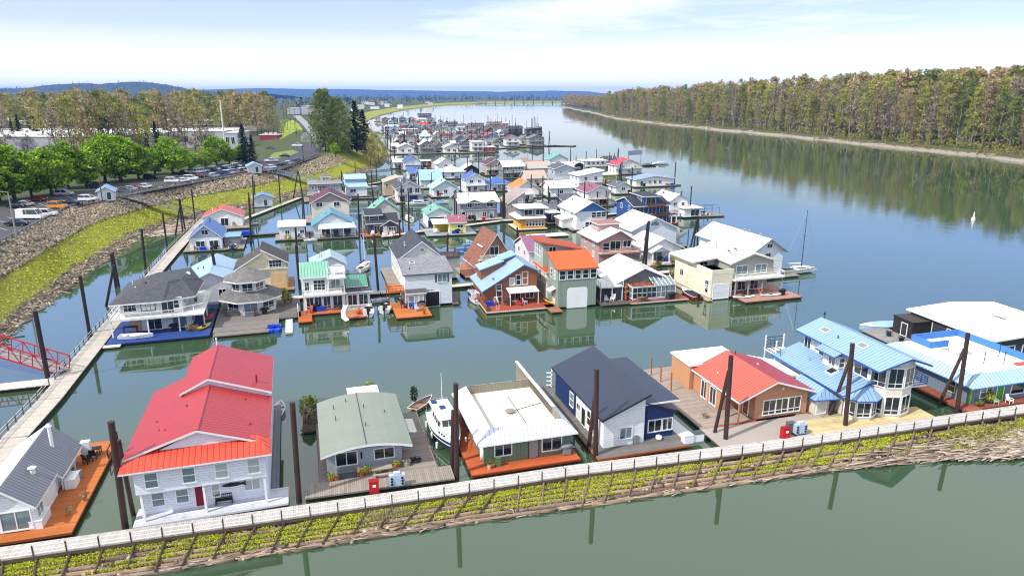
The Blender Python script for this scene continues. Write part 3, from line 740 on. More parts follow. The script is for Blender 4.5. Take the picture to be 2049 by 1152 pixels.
wood('distant_trees', px_spots(420, -120, 930, 1300, 3800, lambda X, D: X < -300), 'leaf_conifer', 12, 24, SCs)
wood('distant_trees', px_spots(330, -120, 930, 1000, 3600, lambda X, D: X < -300), 'leaf_olive', 9, 17, SCs)
wood('distant_trees', [(R.uniform(-900, 2200), R.uniform(3120, 4600)) for _ in range(420)], 'leaf_conifer', 10, 22, SCs)
wood('distant_trees', px_spots(300, -300, 1200, 3000, 5000, lambda X, D: X < -500 or D > 3300), 'leaf_conifer', 16, 30, SCs)
hv = HILLS[0][:, 5:14].reshape(-1, 3); mass('hill_trees', [(*SCs[k % 4], *hv[q][:2], hv[q][2] - 3, R.uniform(10, 19) / 30, R.uniform(0, 6)) for k, q in enumerate(NR.integers(0, len(hv), 900))], 'leaf_conifer')
# east-bank forest: the front trees are things of their own
KINDS_ = [('leaf_brown', 'brown budding'), ('leaf_olive', 'olive green'), ('leaf_brown', 'rust brown'), ('leaf_yellow', 'yellow green'), ('twig', 'grey bare'), ('leaf_poplar', 'dark green')]
def bank_at(Yq):
    o = np.argsort(Rs[:, 1]); return float(np.interp(Yq, Rs[o, 1], Rs[o, 0]))
import collections
cnt_ = collections.Counter()
front = []; Yq = 330.
while Yq < 1480:
    for rowk in (0, 1):
        front.append((bank_at(Yq) + 17 + rowk * 9 + R.uniform(-3, 4), Yq + R.uniform(-2, 2), rowk))
    Yq += 6.2 if Yq < 700 else 10 if Yq < 1000 else 15
for i, (x, y, rk_) in enumerate(front):
    mt, ds = R.choice([KINDS_[0], KINDS_[0], KINDS_[1], KINDS_[1], KINDS_[2], KINDS_[3], KINDS_[3], KINDS_[4], KINDS_[4], KINDS_[5]])
    j = R.randrange(2); h = R.uniform(34, 49) if rk_ else R.uniform(24, 43)
    h *= float(np.interp(y, [650, 1400], [1, .74]))
    if R.random() < .12: h *= .45; mt = 'leaf_yellow'; ds = 'short yellow green'
    o = plant(('fr', mt, j), lambda: mk_tall(500 + j * 3 + len(mt), mt, R.choice(['bark', 'bark_pale', 'bark_pale']), 1.3, .125, .24, 40., .66), x, y, 3.3, h, 'cottonwood_tree',
      f'{ds} tree, {ordn[cnt_[(ds, rk_)]]} of its kind from the right {"at" if not rk_ else "behind"} the far wood edge', f'{ds} trees on the far bank')
    cnt_[(ds, rk_)] += 1
    if not rk_: o.scale[0] *= 1.05
def back_rows(n, d0, d1, Y0=300, Y1=1500):
    out = []
    for _ in range(n):
        y = Y0 * (Y1 / Y0) ** R.random(); out.append((bank_at(y) + R.uniform(d0, d1), y))
    return out
wood('forest', back_rows(420, 30, 120), 'leaf_brown', 40, 50); wood('forest', back_rows(260, 30, 110), 'leaf_olive', 38, 49); wood('forest', back_rows(60, 30, 100), 'leaf_poplar', 38, 49); wood('forest', back_rows(160, 100, 330), 'leaf_brown', 42, 52)
wood('forest', [(bank_at(y) + R.uniform(14, 60), y) for y in [R.uniform(1450, 2450) for _ in range(330)]], 'leaf_brown', 26, 38, SCs + SC)
wood('undergrowth', [(bank_at(y) + R.uniform(11, 22), y) for y in [320 * 4.3 ** R.random() for _ in range(420)]], 'leaf_olive', 3, 11, SCs, 2.2)
wood('undergrowth', [(bank_at(y) + R.uniform(5, 14), y) for y in [320 * 4.3 ** R.random() for _ in range(260)]], 'leaf_yellow', 2, 8, SCs, 1.2)
wood('undergrowth', [(bank_at(y) + R.uniform(2.5, 10), y) for y in [320 * 4.3 ** R.random() for _ in range(300)]], 'leaf_brown', 1.5, 6, SCs, .6)
wood('undergrowth', [(bank_at(y) + R.uniform(14, 30), y) for y in [R.uniform(320, 1400) for _ in range(330)]], 'twig', 4, 14, SCs, 2.5)
# stuff on the levee: rocks, grass, driftwood, shrubs
def on_levee(n, f0, f1, y0, y1):
    o = []
    sel = [i for i in range(nn) if y0 < S_[i, 1] < y1]
    for _ in range(n):
        i = R.choice(sel); t = R.random(); f = R.uniform(f0, f1); a = S_[i] + (S_[min(i + 1, nn - 1)] - S_[i]) * t; c_ = T_[i] + (T_[min(i + 1, nn - 1)] - T_[i]) * t
        x, y = a + (c_ - a) * f; o.append((x, y, float(np.interp(f, fr, zz))))
    return np.array(o)
def rocks(name, c, s0, s1, mat='rockfill'):
    n = len(c); base = np.array([(-1, -1, -.8), (1, -1, -.8), (1, 1, -.8), (-1, 1, -.8), (-.7, -.7, .7), (.7, -.7, .7), (.7, .7, .7), (-.7, .7, .7)])
    v = base[None] * NR.uniform(.65, 1.3, (n, 8, 3)) * NR.uniform(s0, s1, (n, 1, 1)) * .5
    a = NR.uniform(0, 6.28, n); t = NR.uniform(-.6, .6, n); ca, sa = np.cos(a), np.sin(a)
    x, y, z = v[..., 0].copy(), v[..., 1].copy(), v[..., 2].copy()
    z2 = z + x * t[:, None]; v[..., 0] = x * ca[:, None] - y * sa[:, None]; v[..., 1] = x * sa[:, None] + y * ca[:, None]; v[..., 2] = z2
    v += c[:, None, :]
    q = np.array([(3, 2, 1, 0), (4, 5, 6, 7), (0, 1, 5, 4), (1, 2, 6, 5), (2, 3, 7, 6), (3, 0, 4, 7)])
    f = (q[None] + (np.arange(n) * 8)[:, None, None]).reshape(-1, 4)
    tt = np.repeat(NR.uniform(0, 1, n), 8); col = np.stack([tt, tt, tt, np.ones(n * 8)], 1)
    return tag(put(name, raw_mesh(name, v.reshape(-1, 3), f, mat, None, col)), kind='stuff')
def sticks(name, c, L0, L1, w, mat='driftwood', ang=None):
    n = len(c); a = NR.uniform(0, 3.14, n) if ang is None else NR.normal(ang, .2, n); d = np.stack([np.cos(a), np.sin(a), NR.normal(0, .06, n)], 1) * NR.uniform(L0, L1, (n, 1)) / 2
    s = np.stack([-np.sin(a), np.cos(a), np.zeros(n)], 1) * (NR.uniform(.5, 1.2, (n, 1)) * w / 2); u = np.array([[0, 0, 1.]]) * np.linalg.norm(s, axis=1, keepdims=True)
    v = np.stack([c - d - s, c - d + u, c - d + s, c - d - u, c + d - s, c + d + u, c + d + s, c + d - u], 1)
    q = np.array([(0, 1, 5, 4), (1, 2, 6, 5), (2, 3, 7, 6), (3, 0, 4, 7), (0, 3, 2, 1), (4, 5, 6, 7)])
    f = (q[None] + (np.arange(n) * 8)[:, None, None]).reshape(-1, 4)
    tt = np.repeat(NR.uniform(0, 1, n), 8); col = np.stack([tt, tt, tt, np.ones(n * 8)], 1)
    return tag(put(name, raw_mesh(name, v.reshape(-1, 3), f, mat, None, col)), kind='stuff')
def tufts(name, c, size, mat, asp=.3, up=.5, flat=False):
    v, col = leaves(c, size, asp, up, tint=None); return tag(put(name, leaf_mesh(name, v, col, mat)), kind='stuff')
rocks('riprap_rocks', np.concatenate([on_levee(9000, .6, .97, 95, 300), on_levee(1200, .5, .9, 290, 350)]), .3, .85)
rocks('shore_rocks', on_levee(1500, -.02, .18, 80, 420), .25, .7)
tufts('grass', on_levee(12000, .2, .62, 60, 400) + np.array([0, 0, .1]), .33, 'grass_blade', .35, .4)
tufts('dry_brush', on_levee(4200, .04, .22, 60, 430) + np.array([0, 0, .25]), .5, 'twig', .08, .3)
sticks('driftwood', np.concatenate([on_levee(420, -.04, .22, 60, 300) + np.array([0, 0, .12]), on_levee(260, -.25, .1, 183, 212) * np.array([1, 1, .2]) + np.array([0, 0, .15])]), 1, 5, .22)
by = [R.uniform(300, 1300) for _ in range(300)]
sticks('driftwood', np.array([(bank_at(y) + R.uniform(3, 11), y, R.uniform(.7, 2)) for y in by]), 3, 11, .6)
# driftwood flat caught inside the gangway
pts = []
while len(pts) < 330:
    px, py = R.uniform(300, 410), R.uniform(432, 470)
    if py > 470 - (px - 346) * .58 - 22 and py < 472 - max(0, px - 346) * .55: pts.append((*P(px, py), .12))
sticks('driftwood', np.array(pts), 2, 7, .35, ang=.5)
# ---- boats, pilings and small things
def hull_b(L, W, H, full=.55, sheer=.25, tr=.85, n=12, z0=-.15):
    b = B(); rows = []
    for i in range(n + 1):
        t = i / n; hw = W / 2 * (tr + (1 - tr) * min(1, t / .35)) if t < .35 else W / 2 * max(.02, 1 - ((t - .35) / .65) ** (1.4 + full))
        zs = H * (1 + sheer * t * t); kz = z0 + (H * .75) * max(0, (t - .7) / .3) ** 2
        rows.append([(L * (t - .5), -hw, zs), (L * (t - .5) - .0, -hw * .86, z0 + (zs - z0) * .35), (L * (t - .5), 0, kz), (L * (t - .5), hw * .86, z0 + (zs - z0) * .35), (L * (t - .5), hw, zs)])
    for r, q in zip(rows, rows[1:]):
        for k in range(4): b.poly([r[k], r[k + 1], q[k + 1], q[k]][::-1])
    b.poly(rows[0])
    return b, rows
def deck_b(rows, i0, i1, dz=-.02, inset=.0):
    b = B(); s = 1 - inset
    for r, q in zip(rows[i0:i1], rows[i0 + 1:i1 + 1]):
        b.poly([(r[0][0], r[0][1] * s, r[0][2] + dz), (r[4][0], r[4][1] * s, r[4][2] + dz), (q[4][0], q[4][1] * s, q[4][2] + dz), (q[0][0], q[0][1] * s, q[0][2] + dz)][::-1])
    return b
def gunwale_b(rows, w=.06):
    b = B()
    for k in (0, 4):
        for r, q in zip(rows, rows[1:]): b.bar((*r[k][:2], r[k][2] + .02), (*q[k][:2], q[k][2] + .02), w, w)
    b.bar(rows[0][0], rows[0][4], w, w); return b
def boat_root(px, py, ang, label, name, cat='boat', group='boats moored among the floating houses', z=0., z0=None):
    X, Y = P(px, py, z if z0 is None else z0)
    return empty(name, (X, Y, z), math.radians(ang), label, cat, group)
def rowboat(px, py, ang, label, L=3.6, W=1.4, hm='white_gel', z=0., name='rowboat', inm='plain:c9c4b8'):
    o = boat_root(px, py, ang, label, name, z=z); b, rows = hull_b(L, W, .5, sheer=.35)
    b.build('hull', hm, o, True); deck_b(rows, 0, 11, -.3, .1).build('floor', inm, o); gunwale_b(rows).build('gunwale', 'trim', o)
    for x in (-.3, .08): B().box(x * L, x * L + .25, -W * .44, W * .44, .3, .36).build('seat', 'deck:8d7a62', o)
    return o
def outboard(o, x, z=.4, m='plain:17181a'):
    e = B().box(x - .35, x - .05, -.2, .2, z + .25, z + .8).box(x - .22, x - .1, -.08, .08, z - .7, z + .25).build('outboard_motor', m, o); return e
def motorboat(px, py, ang, label, L=5.6, W=2.1, hm='white_gel', cover=None, z=0., cabin=False, name='motorboat', stripe=None):
    o = boat_root(px, py, ang, label, name, z=z); b, rows = hull_b(L, W, .75)
    b.build('hull', hm, o, True); deck_b(rows, 7, 12, .0).build('foredeck', 'white_gel', o)
    if stripe:
        s = B()
        for k in (0, 4):
            for r, q in zip(rows, rows[1:]): s.bar((r[k][0], r[k][1] * 1.01, r[k][2] - .12), (q[k][0], q[k][1] * 1.01, q[k][2] - .12), .05, .16)
        s.build('stripe', stripe, o)
    if cover:
        cb = B(); zs = [r[0][2] for r in rows]
        for i in range(0, 8):
            r, q = rows[i], rows[i + 1]; zr, zq = r[0][2] + .12 + .4 * math.sin(i / 8 * math.pi), q[0][2] + .12 + .4 * math.sin((i + 1) / 8 * math.pi)
            cb.poly([r[0], q[0], (q[0][0], 0, zq), (r[0][0], 0, zr)]); cb.poly([(r[0][0], 0, zr), (q[0][0], 0, zq), q[4], r[4]])
        cb.build('boat_cover', cover, o, True)
    else:
        deck_b(rows, 0, 7, -.45, .12).build('floor', 'plain:b9b6ae', o)
        for x in (-.3, -.05):
            for y in (-.3, .3): B().box(x * L, x * L + .5, y * W - .22, y * W + .22, .3, .6).box(x * L, x * L + .1, y * W - .22, y * W + .22, .6, 1.0).build('seat', 'plain:d9d6cf', o)
        x = L * .1; B().poly([(x, -W * .42, .8), (x, W * .42, .8), (x - .3, W * .36, 1.3), (x - .3, -W * .36, 1.3)]); ws = B(); ws.poly([(x, -W * .42, .8), (x, W * .42, .8), (x - .35, W * .34, 1.35), (x - .35, -W * .34, 1.35)])
        ws.build('windscreen', 'glass', o)
    if cabin:
        c = B(); c.prism([(-.18 * L, -W * .36), (.2 * L, -W * .36), (.3 * L, -W * .2), (.3 * L, W * .2), (.2 * L, W * .36), (-.18 * L, W * .36)], .7, 1.55); c.build('cabin', 'white_gel', o)
        g = B(); g.prism([(-.14 * L, -W * .365), (.19 * L, -W * .365), (.29 * L, -W * .2), (.3 * L + .02, -W * .18), (.3 * L + .02, W * .18), (.19 * L, W * .365), (-.14 * L, W * .365)], 1.05, 1.4); g.build('cabin_window', 'glass', o)
    gunwale_b(rows, .07).build('gunwale', 'trim', o); outboard(o, -L / 2, .45)
    return o
def sailboat(px, py, ang, label, L=8.5, W=2.7, mast=11, hm='white_gel', boom='blue_tarp', mm='plain:c9cccf', name='sailboat'):
    o = boat_root(px, py, ang, label, name); b, rows = hull_b(L, W, 1.0, .3, .2, .55)
    b.build('hull', hm, o, True); deck_b(rows, 0, 12).build('deck', 'plain:e4e2da', o); gunwale_b(rows, .06).build('toe_rail', 'deck:7a5a3a', o)
    B().prism([(-.12 * L, -W * .24), (.18 * L, -W * .24), (.28 * L, -W * .1), (.28 * L, W * .1), (.18 * L, W * .24), (-.12 * L, W * .24)], 1.0, 1.45).build('cabin', 'white_gel', o)
    B().box(-.08 * L, .16 * L, -W * .245, W * .245, 1.18, 1.34).build('cabin_window', 'glass', o)
    B().box(-.4 * L, -.14 * L, -W * .2, W * .2, 1.0, 1.06).build('cockpit', 'dark', o)
    B().cyl((.08 * L, 0, .9), (.08 * L, 0, mast), .09, .06).cyl((.08 * L, -.8, mast * .6), (.08 * L, .8, mast * .6), .04).build('mast', mm, o)
    st = B()
    for q in ((.49 * L, 0, 1.2), (-.49 * L, 0, 1.0), (.06 * L, W * .45, 1.), (.06 * L, -W * .45, 1.)): st.cyl((.08 * L, 0, mast - .2), q, .018, .018, 4)
    st.build('rigging', 'chrome', o)
    B().cyl((.08 * L, 0, 2.0), (-.36 * L, 0, 2.05), .06).build('boom', mm, o); B().cyl((.05 * L, 0, 2.12), (-.34 * L, 0, 2.15), .17, .13).build('sail_cover', boom, o)
    pr = B()
    for i in range(7, 12):
        for k in (0, 4): pr.cyl(rows[i][k], (*rows[i][k][:2], rows[i][k][2] + .6), .02, n=4); pr.cyl((*rows[i][k][:2], rows[i][k][2] + .6), (*rows[i + 1][k][:2], rows[i + 1][k][2] + .6), .02, n=4)
    pr.build('pulpit_rail', 'chrome', o)
    return o
def kayak(px, py, ang, label, col, L=3.6, z=.0, lean=0.):
    o = boat_root(px, py, ang, label, 'kayak', 'kayak', 'kayaks and paddle boats', z=z)
    b = B(); n = 10; rows = []
    for i in range(n + 1):
        t = i / n * 2 - 1; w = .36 * max(.03, (1 - t * t)) ** .7; rows.append([(t * L / 2, w * math.cos(a), .2 + .16 * math.sin(a) + .12 * t * t) for a in np.linspace(0, 6.283, 9)[:-1]])
    for r, q in zip(rows, rows[1:]):
        for k in range(8): b.poly([r[k], r[(k + 1) % 8], q[(k + 1) % 8], q[k]][::-1])
    b.build('hull', col, o, True); B().prism([(.25 * math.cos(a) * 1.8 - .1, .22 * math.sin(a)) for a in np.linspace(0, 6.28, 11)[:-1]], .36, .385).build('cockpit', 'dark', o)
    o.rotation_euler[0] = lean; return o
def cruiser(px, py, ang, label, L=9.5, W=3.1):
    o = boat_root(px, py, ang, label, 'cabin_cruiser'); b, rows = hull_b(L, W, 1.25, .75, .3, .8)
    b.build('hull', 'plain:1a2650', o, True); deck_b(rows, 0, 12).build('deck', 'white_gel', o)
    s = B()
    for k in (0, 4):
        for r, q in zip(rows, rows[1:]): s.bar((r[k][0], r[k][1] * 1.005, r[k][2] - .05), (q[k][0], q[k][1] * 1.005, q[k][2] - .05), .07, .2); s.bar((r[k][0], r[k][1] * .99, r[k][2] - .55), (q[k][0], q[k][1] * .99, q[k][2] - .55), .04, .08)
    s.build('rub_rail', 'white_gel', o)
    B().prism([(-.28 * L, -W * .36), (.12 * L, -W * .36), (.33 * L, -W * .17), (.33 * L, W * .17), (.12 * L, W * .36), (-.28 * L, W * .36)], 1.25, 1.85).build('trunk_cabin', 'white_gel', o)
    ph = B(); lo = [(-.28 * L, -W * .35), (.1 * L, -W * .35), (.16 * L, -W * .25), (.16 * L, W * .25), (.1 * L, W * .35), (-.28 * L, W * .35)]; hi = [(-.28 * L, -W * .3), (.06 * L, -W * .3), (.1 * L, -W * .22), (.1 * L, W * .22), (.06 * L, W * .3), (-.28 * L, W * .3)]
    for i in range(6): j = (i + 1) % 6; ph.poly([(*lo[i], 1.85), (*lo[j], 1.85), (*hi[j], 2.9), (*hi[i], 2.9)])
    ph.build('pilothouse', 'white_gel', o)
    B().prism([(-.4 * L, -W * .36), (.1 * L, -W * .36), (.15 * L, -W * .25), (.15 * L, W * .25), (.1 * L, W * .36), (-.4 * L, W * .36)], 2.9, 3.0).build('cabin_roof', 'white_gel', o)
    for y0, y1 in ((-.72, -.04), (.04, .72)):
        f = lambda y, z: (.16 * L - (z - 1.85) / 1.05 * .06 * L + .02, y * (1 - .1 * (z - 1.85)), z)
        g = B(); g.poly([f(y0, 2.1), f(y1, 2.1), f(y1, 2.7), f(y0, 2.7)]); g.build('windscreen', 'glass', o)
    for sgn in (-1, 1):
        for x in (-.2, -.11, -.02, .06):
            yy = lambda z: sgn * (W * .35 - (z - 1.85) / 1.05 * W * .05 + .02); g = B(); g.poly([(x * L, yy(2.1), 2.1), (x * L + .55, yy(2.1), 2.1), (x * L + .55, yy(2.65), 2.65), (x * L, yy(2.65), 2.65)][::sgn]); g.build('side_window', 'glass', o)
        for x in (.14, .2, .25): B().cyl((x * L, sgn * (W * .36 - (x - .12) * L * .29), 1.55), (x * L + .05, sgn * (W * .36 - (x - .12) * L * .29 + .05), 1.55), .13, n=10).build('porthole', 'dark', o)
        for x in (-.3, 0., .25): B().cyl((x * L, sgn * W * .52, .3), (x * L, sgn * W * .52, .95), .13, n=8).build('fender', 'white_gel', o)
    rl = B()
    for k in (0, 4):
        for i in range(4, 12):
            p, q = rows[i][k], rows[i + 1][k]; rl.cyl(p, (p[0], p[1] * .97, p[2] + .65), .022, n=5); rl.cyl((p[0], p[1] * .97, p[2] + .65), (q[0], q[1] * .97, q[2] + .65), .025, n=5)
    rl.build('bow_rail', 'chrome', o)
    B().cyl((-.3 * L, .3, 3), (-.32 * L, .3, 6.6), .035, .02).build('antenna', 'trim', o); B().box(-.36 * L, -.3 * L, -.9, -.3, 3.0, 3.22).box(-.2 * L, -.12 * L, -.3, .3, 3.0, 3.16).build('roof_hatch', 'plain:243a6e', o)
    a = B(); a.cyl((-.42 * L, -W * .42, 1.3), (-.42 * L, -W * .42, 3.1), .03).cyl((-.42 * L, W * .42, 1.3), (-.42 * L, W * .42, 3.1), .03).cyl((-.42 * L, -W * .42, 3.1), (-.42 * L, W * .42, 3.1), .03).build('stern_arch', 'chrome', o)
    return o
# pilings -------------------------------------------------------------------------------------------------
PILES = []
def piling(bx, by, tx, ty, r=.2, m='steel', label=None, z0=0., dY=0.):
    X, Y = P(bx, by, z0); Yt = Y + dY; zt = row_h(Yt, ty); Xt = (tx - 1024.5) / F * (Yt * CT - (zt - HC) * ST)
    o = put('piling', B().cyl((0, 0, -1.5), (Xt - X, Yt - Y, zt), r * 1.04, r, 10).mesh('piling', m, False), None, (X, Y, 0))
    if label: tag(o, label, 'piling', 'pilings')
    PILES.append((o, (bx, by), label, (X, Y)))
    return o
def label_piles():
    grp = {}
    for o, px, lab, (X, Y) in PILES:
        if lab: continue
        h = min(HOUSES, key=lambda h: math.dist((X, Y), h.Wd((h.w or 6) / 2, 3)))
        grp.setdefault(id(h), [h, []])[1].append((px[0], o))
    for h, L in grp.values():
        L.sort(key=lambda t: t[0]); n = len(L)
        for i, (x, o) in enumerate(L):
            pos = '' if n == 1 else ('left of two ' if i == 0 else 'right of two ') if n == 2 else f'{ordn[i]} from left '
            q = h.short.split(', ')[-1].split(); nb = f'near {q[0]} house of far marina row {q[-1]}' if 'far marina' in h.short else f'beside the {h.short}'
            tag(o, f'dark piling, {pos}{nb}', 'piling', 'pilings')
# small things -----------------------------------------------------------------------------------------------
def small(px, py, z, ang, name, label, cat, group=None):
    X, Y = P(px, py, z); return empty(name, (X, Y, z), math.radians(ang), label, cat, group)
def chair(px, py, z, ang, label, m='white_gel', s=1.):
    o = small(px, py, z, ang, 'deck_chair', label, 'chair', 'deck chairs'); o.scale = (s, s, s)
    B().box(-.28, .28, -.28, .25, .38, .43).build('seat', m, o); b = B(); b.poly([(-.28, .22, .4), (.28, .22, .4), (.24, .45, 1.05), (-.24, .45, 1.05)]); b.poly([(-.28, .26, .4), (-.24, .49, 1.05), (.24, .49, 1.05), (.28, .26, .4)]); b.build('backrest', m, o)
    for x in (-.28, .28): B().box(x - .04, x + .04, -.3, .3, .58, .62).build('arm', m, o); B().box(x - .03, x + .03, -.3, -.24, 0, .6).build('leg', m, o); B().box(x - .03, x + .03, .22, .28, 0, .5).build('leg', m, o)
    return o
def pot(px, py, z, label, m='plain:a2552e', leaf='leaf_maple', h=.7, r=.22):
    o = small(px, py, z, 0, 'potted_plant', label, 'potted plant', 'potted plants')
    B().cyl((0, 0, 0), (0, 0, .4), r * .75, r, 10).build('pot', m, o)
    p = NR.normal(size=(120, 3)); p /= np.linalg.norm(p, axis=1, keepdims=True); p = p * NR.uniform(.3, 1, (120, 1)) * np.array([r * 1.5, r * 1.5, h / 2]) + np.array([0, 0, .4 + h / 2 - .05])
    v, c = leaves(p, .09); put('foliage', leaf_mesh('foliage', v, c, leaf), o); return o
def hvac(px, py, z, ang, label):
    o = small(px, py, z, ang, 'air_conditioner', label, 'air conditioner'); B().box(-.4, .4, -.4, .4, .05, .85).build('casing', 'rib:8b9094', o); B().cyl((0, 0, .85), (0, 0, .9), .33, n=14).build('fan_guard', 'dark', o); return o
def tank(px, py, z, label, h=1.1, r=.26, m='white_gel'):
    o = small(px, py, z, 0, 'propane_tank', label, 'tank'); B().cyl((0, 0, .08), (0, 0, h), r, n=12).blob((0, 0, h), (r, r, .16), 12, 5).build('tank_body', m, o, True); B().cyl((0, 0, h + .1), (0, 0, h + .3), .1, n=8).build('valve', 'chrome', o); return o
def dockbox(px, py, z, ang, label, w=1.3, d=.6, h=.6, m='white_gel', name='dock_box', lid=None):
    o = small(px, py, z, ang, name, label, 'storage box', 'storage boxes on the decks'); B().box(-w / 2, w / 2, -d / 2, d / 2, 0, h).build('box_body', m, o)
    b = B(); b.prism([(-w / 2 - .03, -d / 2 - .03), (w / 2 + .03, -d / 2 - .03), (w / 2 + .03, d / 2 + .03), (-w / 2 - .03, d / 2 + .03)], h, h + .07); b.build('lid', lid or m, o); return o
def bbq(px, py, z, ang, label, m='plain:17181a'):
    o = small(px, py, z, ang, 'barbecue', label, 'barbecue'); b = B(); b.blob((0, 0, .95), (.75, .38, .3), 10, 6).build('cover', m, o, True); B().box(-.4, .4, -.3, .3, .1, .75).build('cart', m, o)
    for x in (-.65, .65): B().box(x - .2, x + .2, -.25, .25, .8, .84).build('side_shelf', m, o)
    return o
def table(px, py, z, ang, label, w=1.4, d=.8, m='deck:5a4632', h=.74):
    o = small(px, py, z, ang, 'table', label, 'table'); B().box(-w / 2, w / 2, -d / 2, d / 2, h - .06, h).build('tabletop', m, o)
    for x in (-1, 1):
        for y in (-1, 1): B().box(x * (w / 2 - .08) - .04, x * (w / 2 - .08) + .04, y * (d / 2 - .08) - .04, y * (d / 2 - .08) + .04, 0, h - .06).build('leg', m, o)
    return o
def bench(px, py, z, ang, label, m='plain:2a1c1c', L=1.4):
    o = small(px, py, z, ang, 'bench', label, 'bench'); B().box(-L / 2, L / 2, -.2, .22, .4, .46).build('seat', m, o)
    b = B(); b.box(-L / 2, L / 2, .2, .25, .85, .93); b.box(-L / 2, L / 2, .2, .25, .5, .56)
    for i in range(9): b.box(-L / 2 + L * i / 8 - .02, -L / 2 + L * i / 8 + .02, .21, .24, .5, .9)
    b.build('backrest', m, o)
    for x in (-1, 1): B().box(x * L / 2 - .03, x * L / 2 + .03, -.2, .24, 0, .4).build('leg', m, o); B().box(x * L / 2 - .03, x * L / 2 + .03, -.22, .24, .62, .66).build('arm', m, o)
    return o
def bush_things(px, py, z, h, r, label, leaf='leaf_poplar', n=500, s=.16, name='shrub'):
    o = small(px, py, z, 0, name, label, 'shrub', 'plants on the decks'); p = NR.normal(size=(n, 3)); p /= np.linalg.norm(p, axis=1, keepdims=True); p = p * NR.uniform(.3, 1, (n, 1)) ** .5 * np.array([r, r, h / 2]) + np.array([0, 0, h / 2 + .15])
    v, c = leaves(p, s); put('foliage', leaf_mesh('foliage', v, c, leaf), o); st = B()
    for i in range(5): a = i * 1.3; st.cyl((0, 0, 0), (math.cos(a) * r * .5, math.sin(a) * r * .5, h * .7), .03, .01, 5)
    st.build('stem', 'bark', o); return o
# ---- front row ------------------------------------------------------------------------------------------------
RED = 'seam:aa302e'
# lower-left white house with grey roof
h = House('white brick floating house with grey ribbed roof and orange deck, cut by the left edge', 'grey-roofed white house at lower left', (67, 1066), w=3, rot=16.5)
h.vol(-4.6, .15, .6, 6.2, .55, 2.85, 'gy', 1.75, 'lap:eceeee', 'rib:77777f', .35, off=.55, ob=.0, orr=.3)
h.vol(-4.6, -.05, 6.2, 12.8, .55, 2.85, 'gy', 1.75, 'lap:eceeee', 'rib:77777f', .3, off=.575, of=0.0, orr=.85)
h.roof([[(-5.1, .2, 2.75), (-2.13, .2, 4.72), (-2.13, 13.1, 4.72), (-5.1, 13.1, 2.75)]], 'rib:e4e6ea', t=.1, name='roof')
h.win(0, 'F', 2.2, .75, 2.2, 1.7, 'd', gm='glass_pale'); h.win(0, 'R', .5, .8, 1.3, 1.5, 'w'); h.win(1, 'R', 3.2, .8, 1.4, 1.5, 'w')
h.deck(-6, 3.1, -.75, 16.8, .5, 'deck:b8682e', em='plain:8a4a1c')
h.post(.35, 7.2, .5, 2.6); h.post(.35, 11, .5, 2.6)
h.part(B().cyl((-.9, 10, 3.4), (-.9, 10, 5.9), .16, n=10).cyl((-.9, 10, 5.9), (-.9, 10, 6.2), .3, .12, 10), 'chimney', 'trim')
h.vent(-.9, 4.6, 4.1, .35, 'trim', .22); h.rail([(3.0, 16.7), (3.0, 12.5)], .5, 1, 'dark', 2); h.box('wall_panel', 'plain:cfd2d4', .55, 1.4, 12.7, 13.4, .5, 2.5)
hvac(155, 958, .5, 16, 'grey outdoor unit on the orange deck at the lower left'); dockbox(82, 1044, .5, 106, 'low white storage bin against the lower-left white house', 2.2, 1.0, .75)
dockbox(147, 968, .5, 106, 'white work bench cluttered with gear on the lower-left orange deck', 1.8, .9, .9)
chair(188, 917, .5, 200, 'dark wicker chair on the orange deck at lower left', 'plain:2b2220', 1.2); chair(176, 925, .5, 160, 'dark chair beside the wicker one on the orange deck', 'plain:2b2220', 1.1); table(192, 908, .5, 16, 'small dark table at the far end of the orange deck', 1.1, .8, 'plain:2a2422')
bush_things(169, 1001, .5, .8, .3, 'small brown potted shrub on the edge of the orange deck', 'leaf_brown', 120, .1); pot(137, 1028, .5, 'small orange pot near the front corner of the orange deck', 'plain:c7783c', 'twig', .3)
# red-roofed house
h = House('white two-storey floating house with bright red standing seam roof and front porch', 'white house with red roof', (281, 1046), 540, rot=17.2, base=.6)
W = h.w; ze = 5.95
v = h.vol(0, W, -.05, 12, 3.35, ze, 'none', 0, 'lap:e6e8f0'); lo = h.vol(.2, W, 1.35, 21, .6, 3.35, 'none', 0, 'lap:e2e4ec')
xr = 5.3; rz = 8.15; s1 = (rz - ze) / (xr + .9)
f_ = B(); f_.poly([(1.3, 1.2, 6.4), (W - 1.0, 1.2, 6.4), (xr, 1.2, rz)]); h.part(f_, 'gable', 'lap:e6e8f0')
zl = ze - .05; sR = (rz - 6.0) / (W + .5 - xr)
h.roof([[(-.9, .9, zl + .28), (xr, .9, rz), (xr, 11.6, rz), (2.9, 11.6, rz - 2.4 * s1), (2.4, 17, rz - 2.9 * s1), (-.9, 16.6, zl + .0)], [(xr, .9, rz), (W + .5, .9, 6.0), (W + .5, 11.6, 6.0), (xr, 11.6, rz)]], RED)
h.roof([[(-1.0, -.6, 5.7), (W + .6, -.6, 5.7), (W - .6, 1.5, 6.75), (1.0, 1.5, 6.75)], [(-1.0, -.6, 5.7), (1.0, 1.5, 6.75), (-.95, 1.6, 6.1)], [(W + .6, -.6, 5.7), (W + .55, 1.6, 6.15), (W - .6, 1.5, 6.75)]], 'seam:c84630', t=.12)
r2 = rz + .75
h.roof([[(2.5, 11.2, r2 - 1.35), (xr, 11.2, r2), (xr, 21.8, r2), (2.5, 21.8, r2 - 1.35)], [(xr, 11.2, r2), (W + .5, 11.2, r2 - 2.2), (W + .5, 21.8, r2 - 2.2), (xr, 21.8, r2)]], RED)
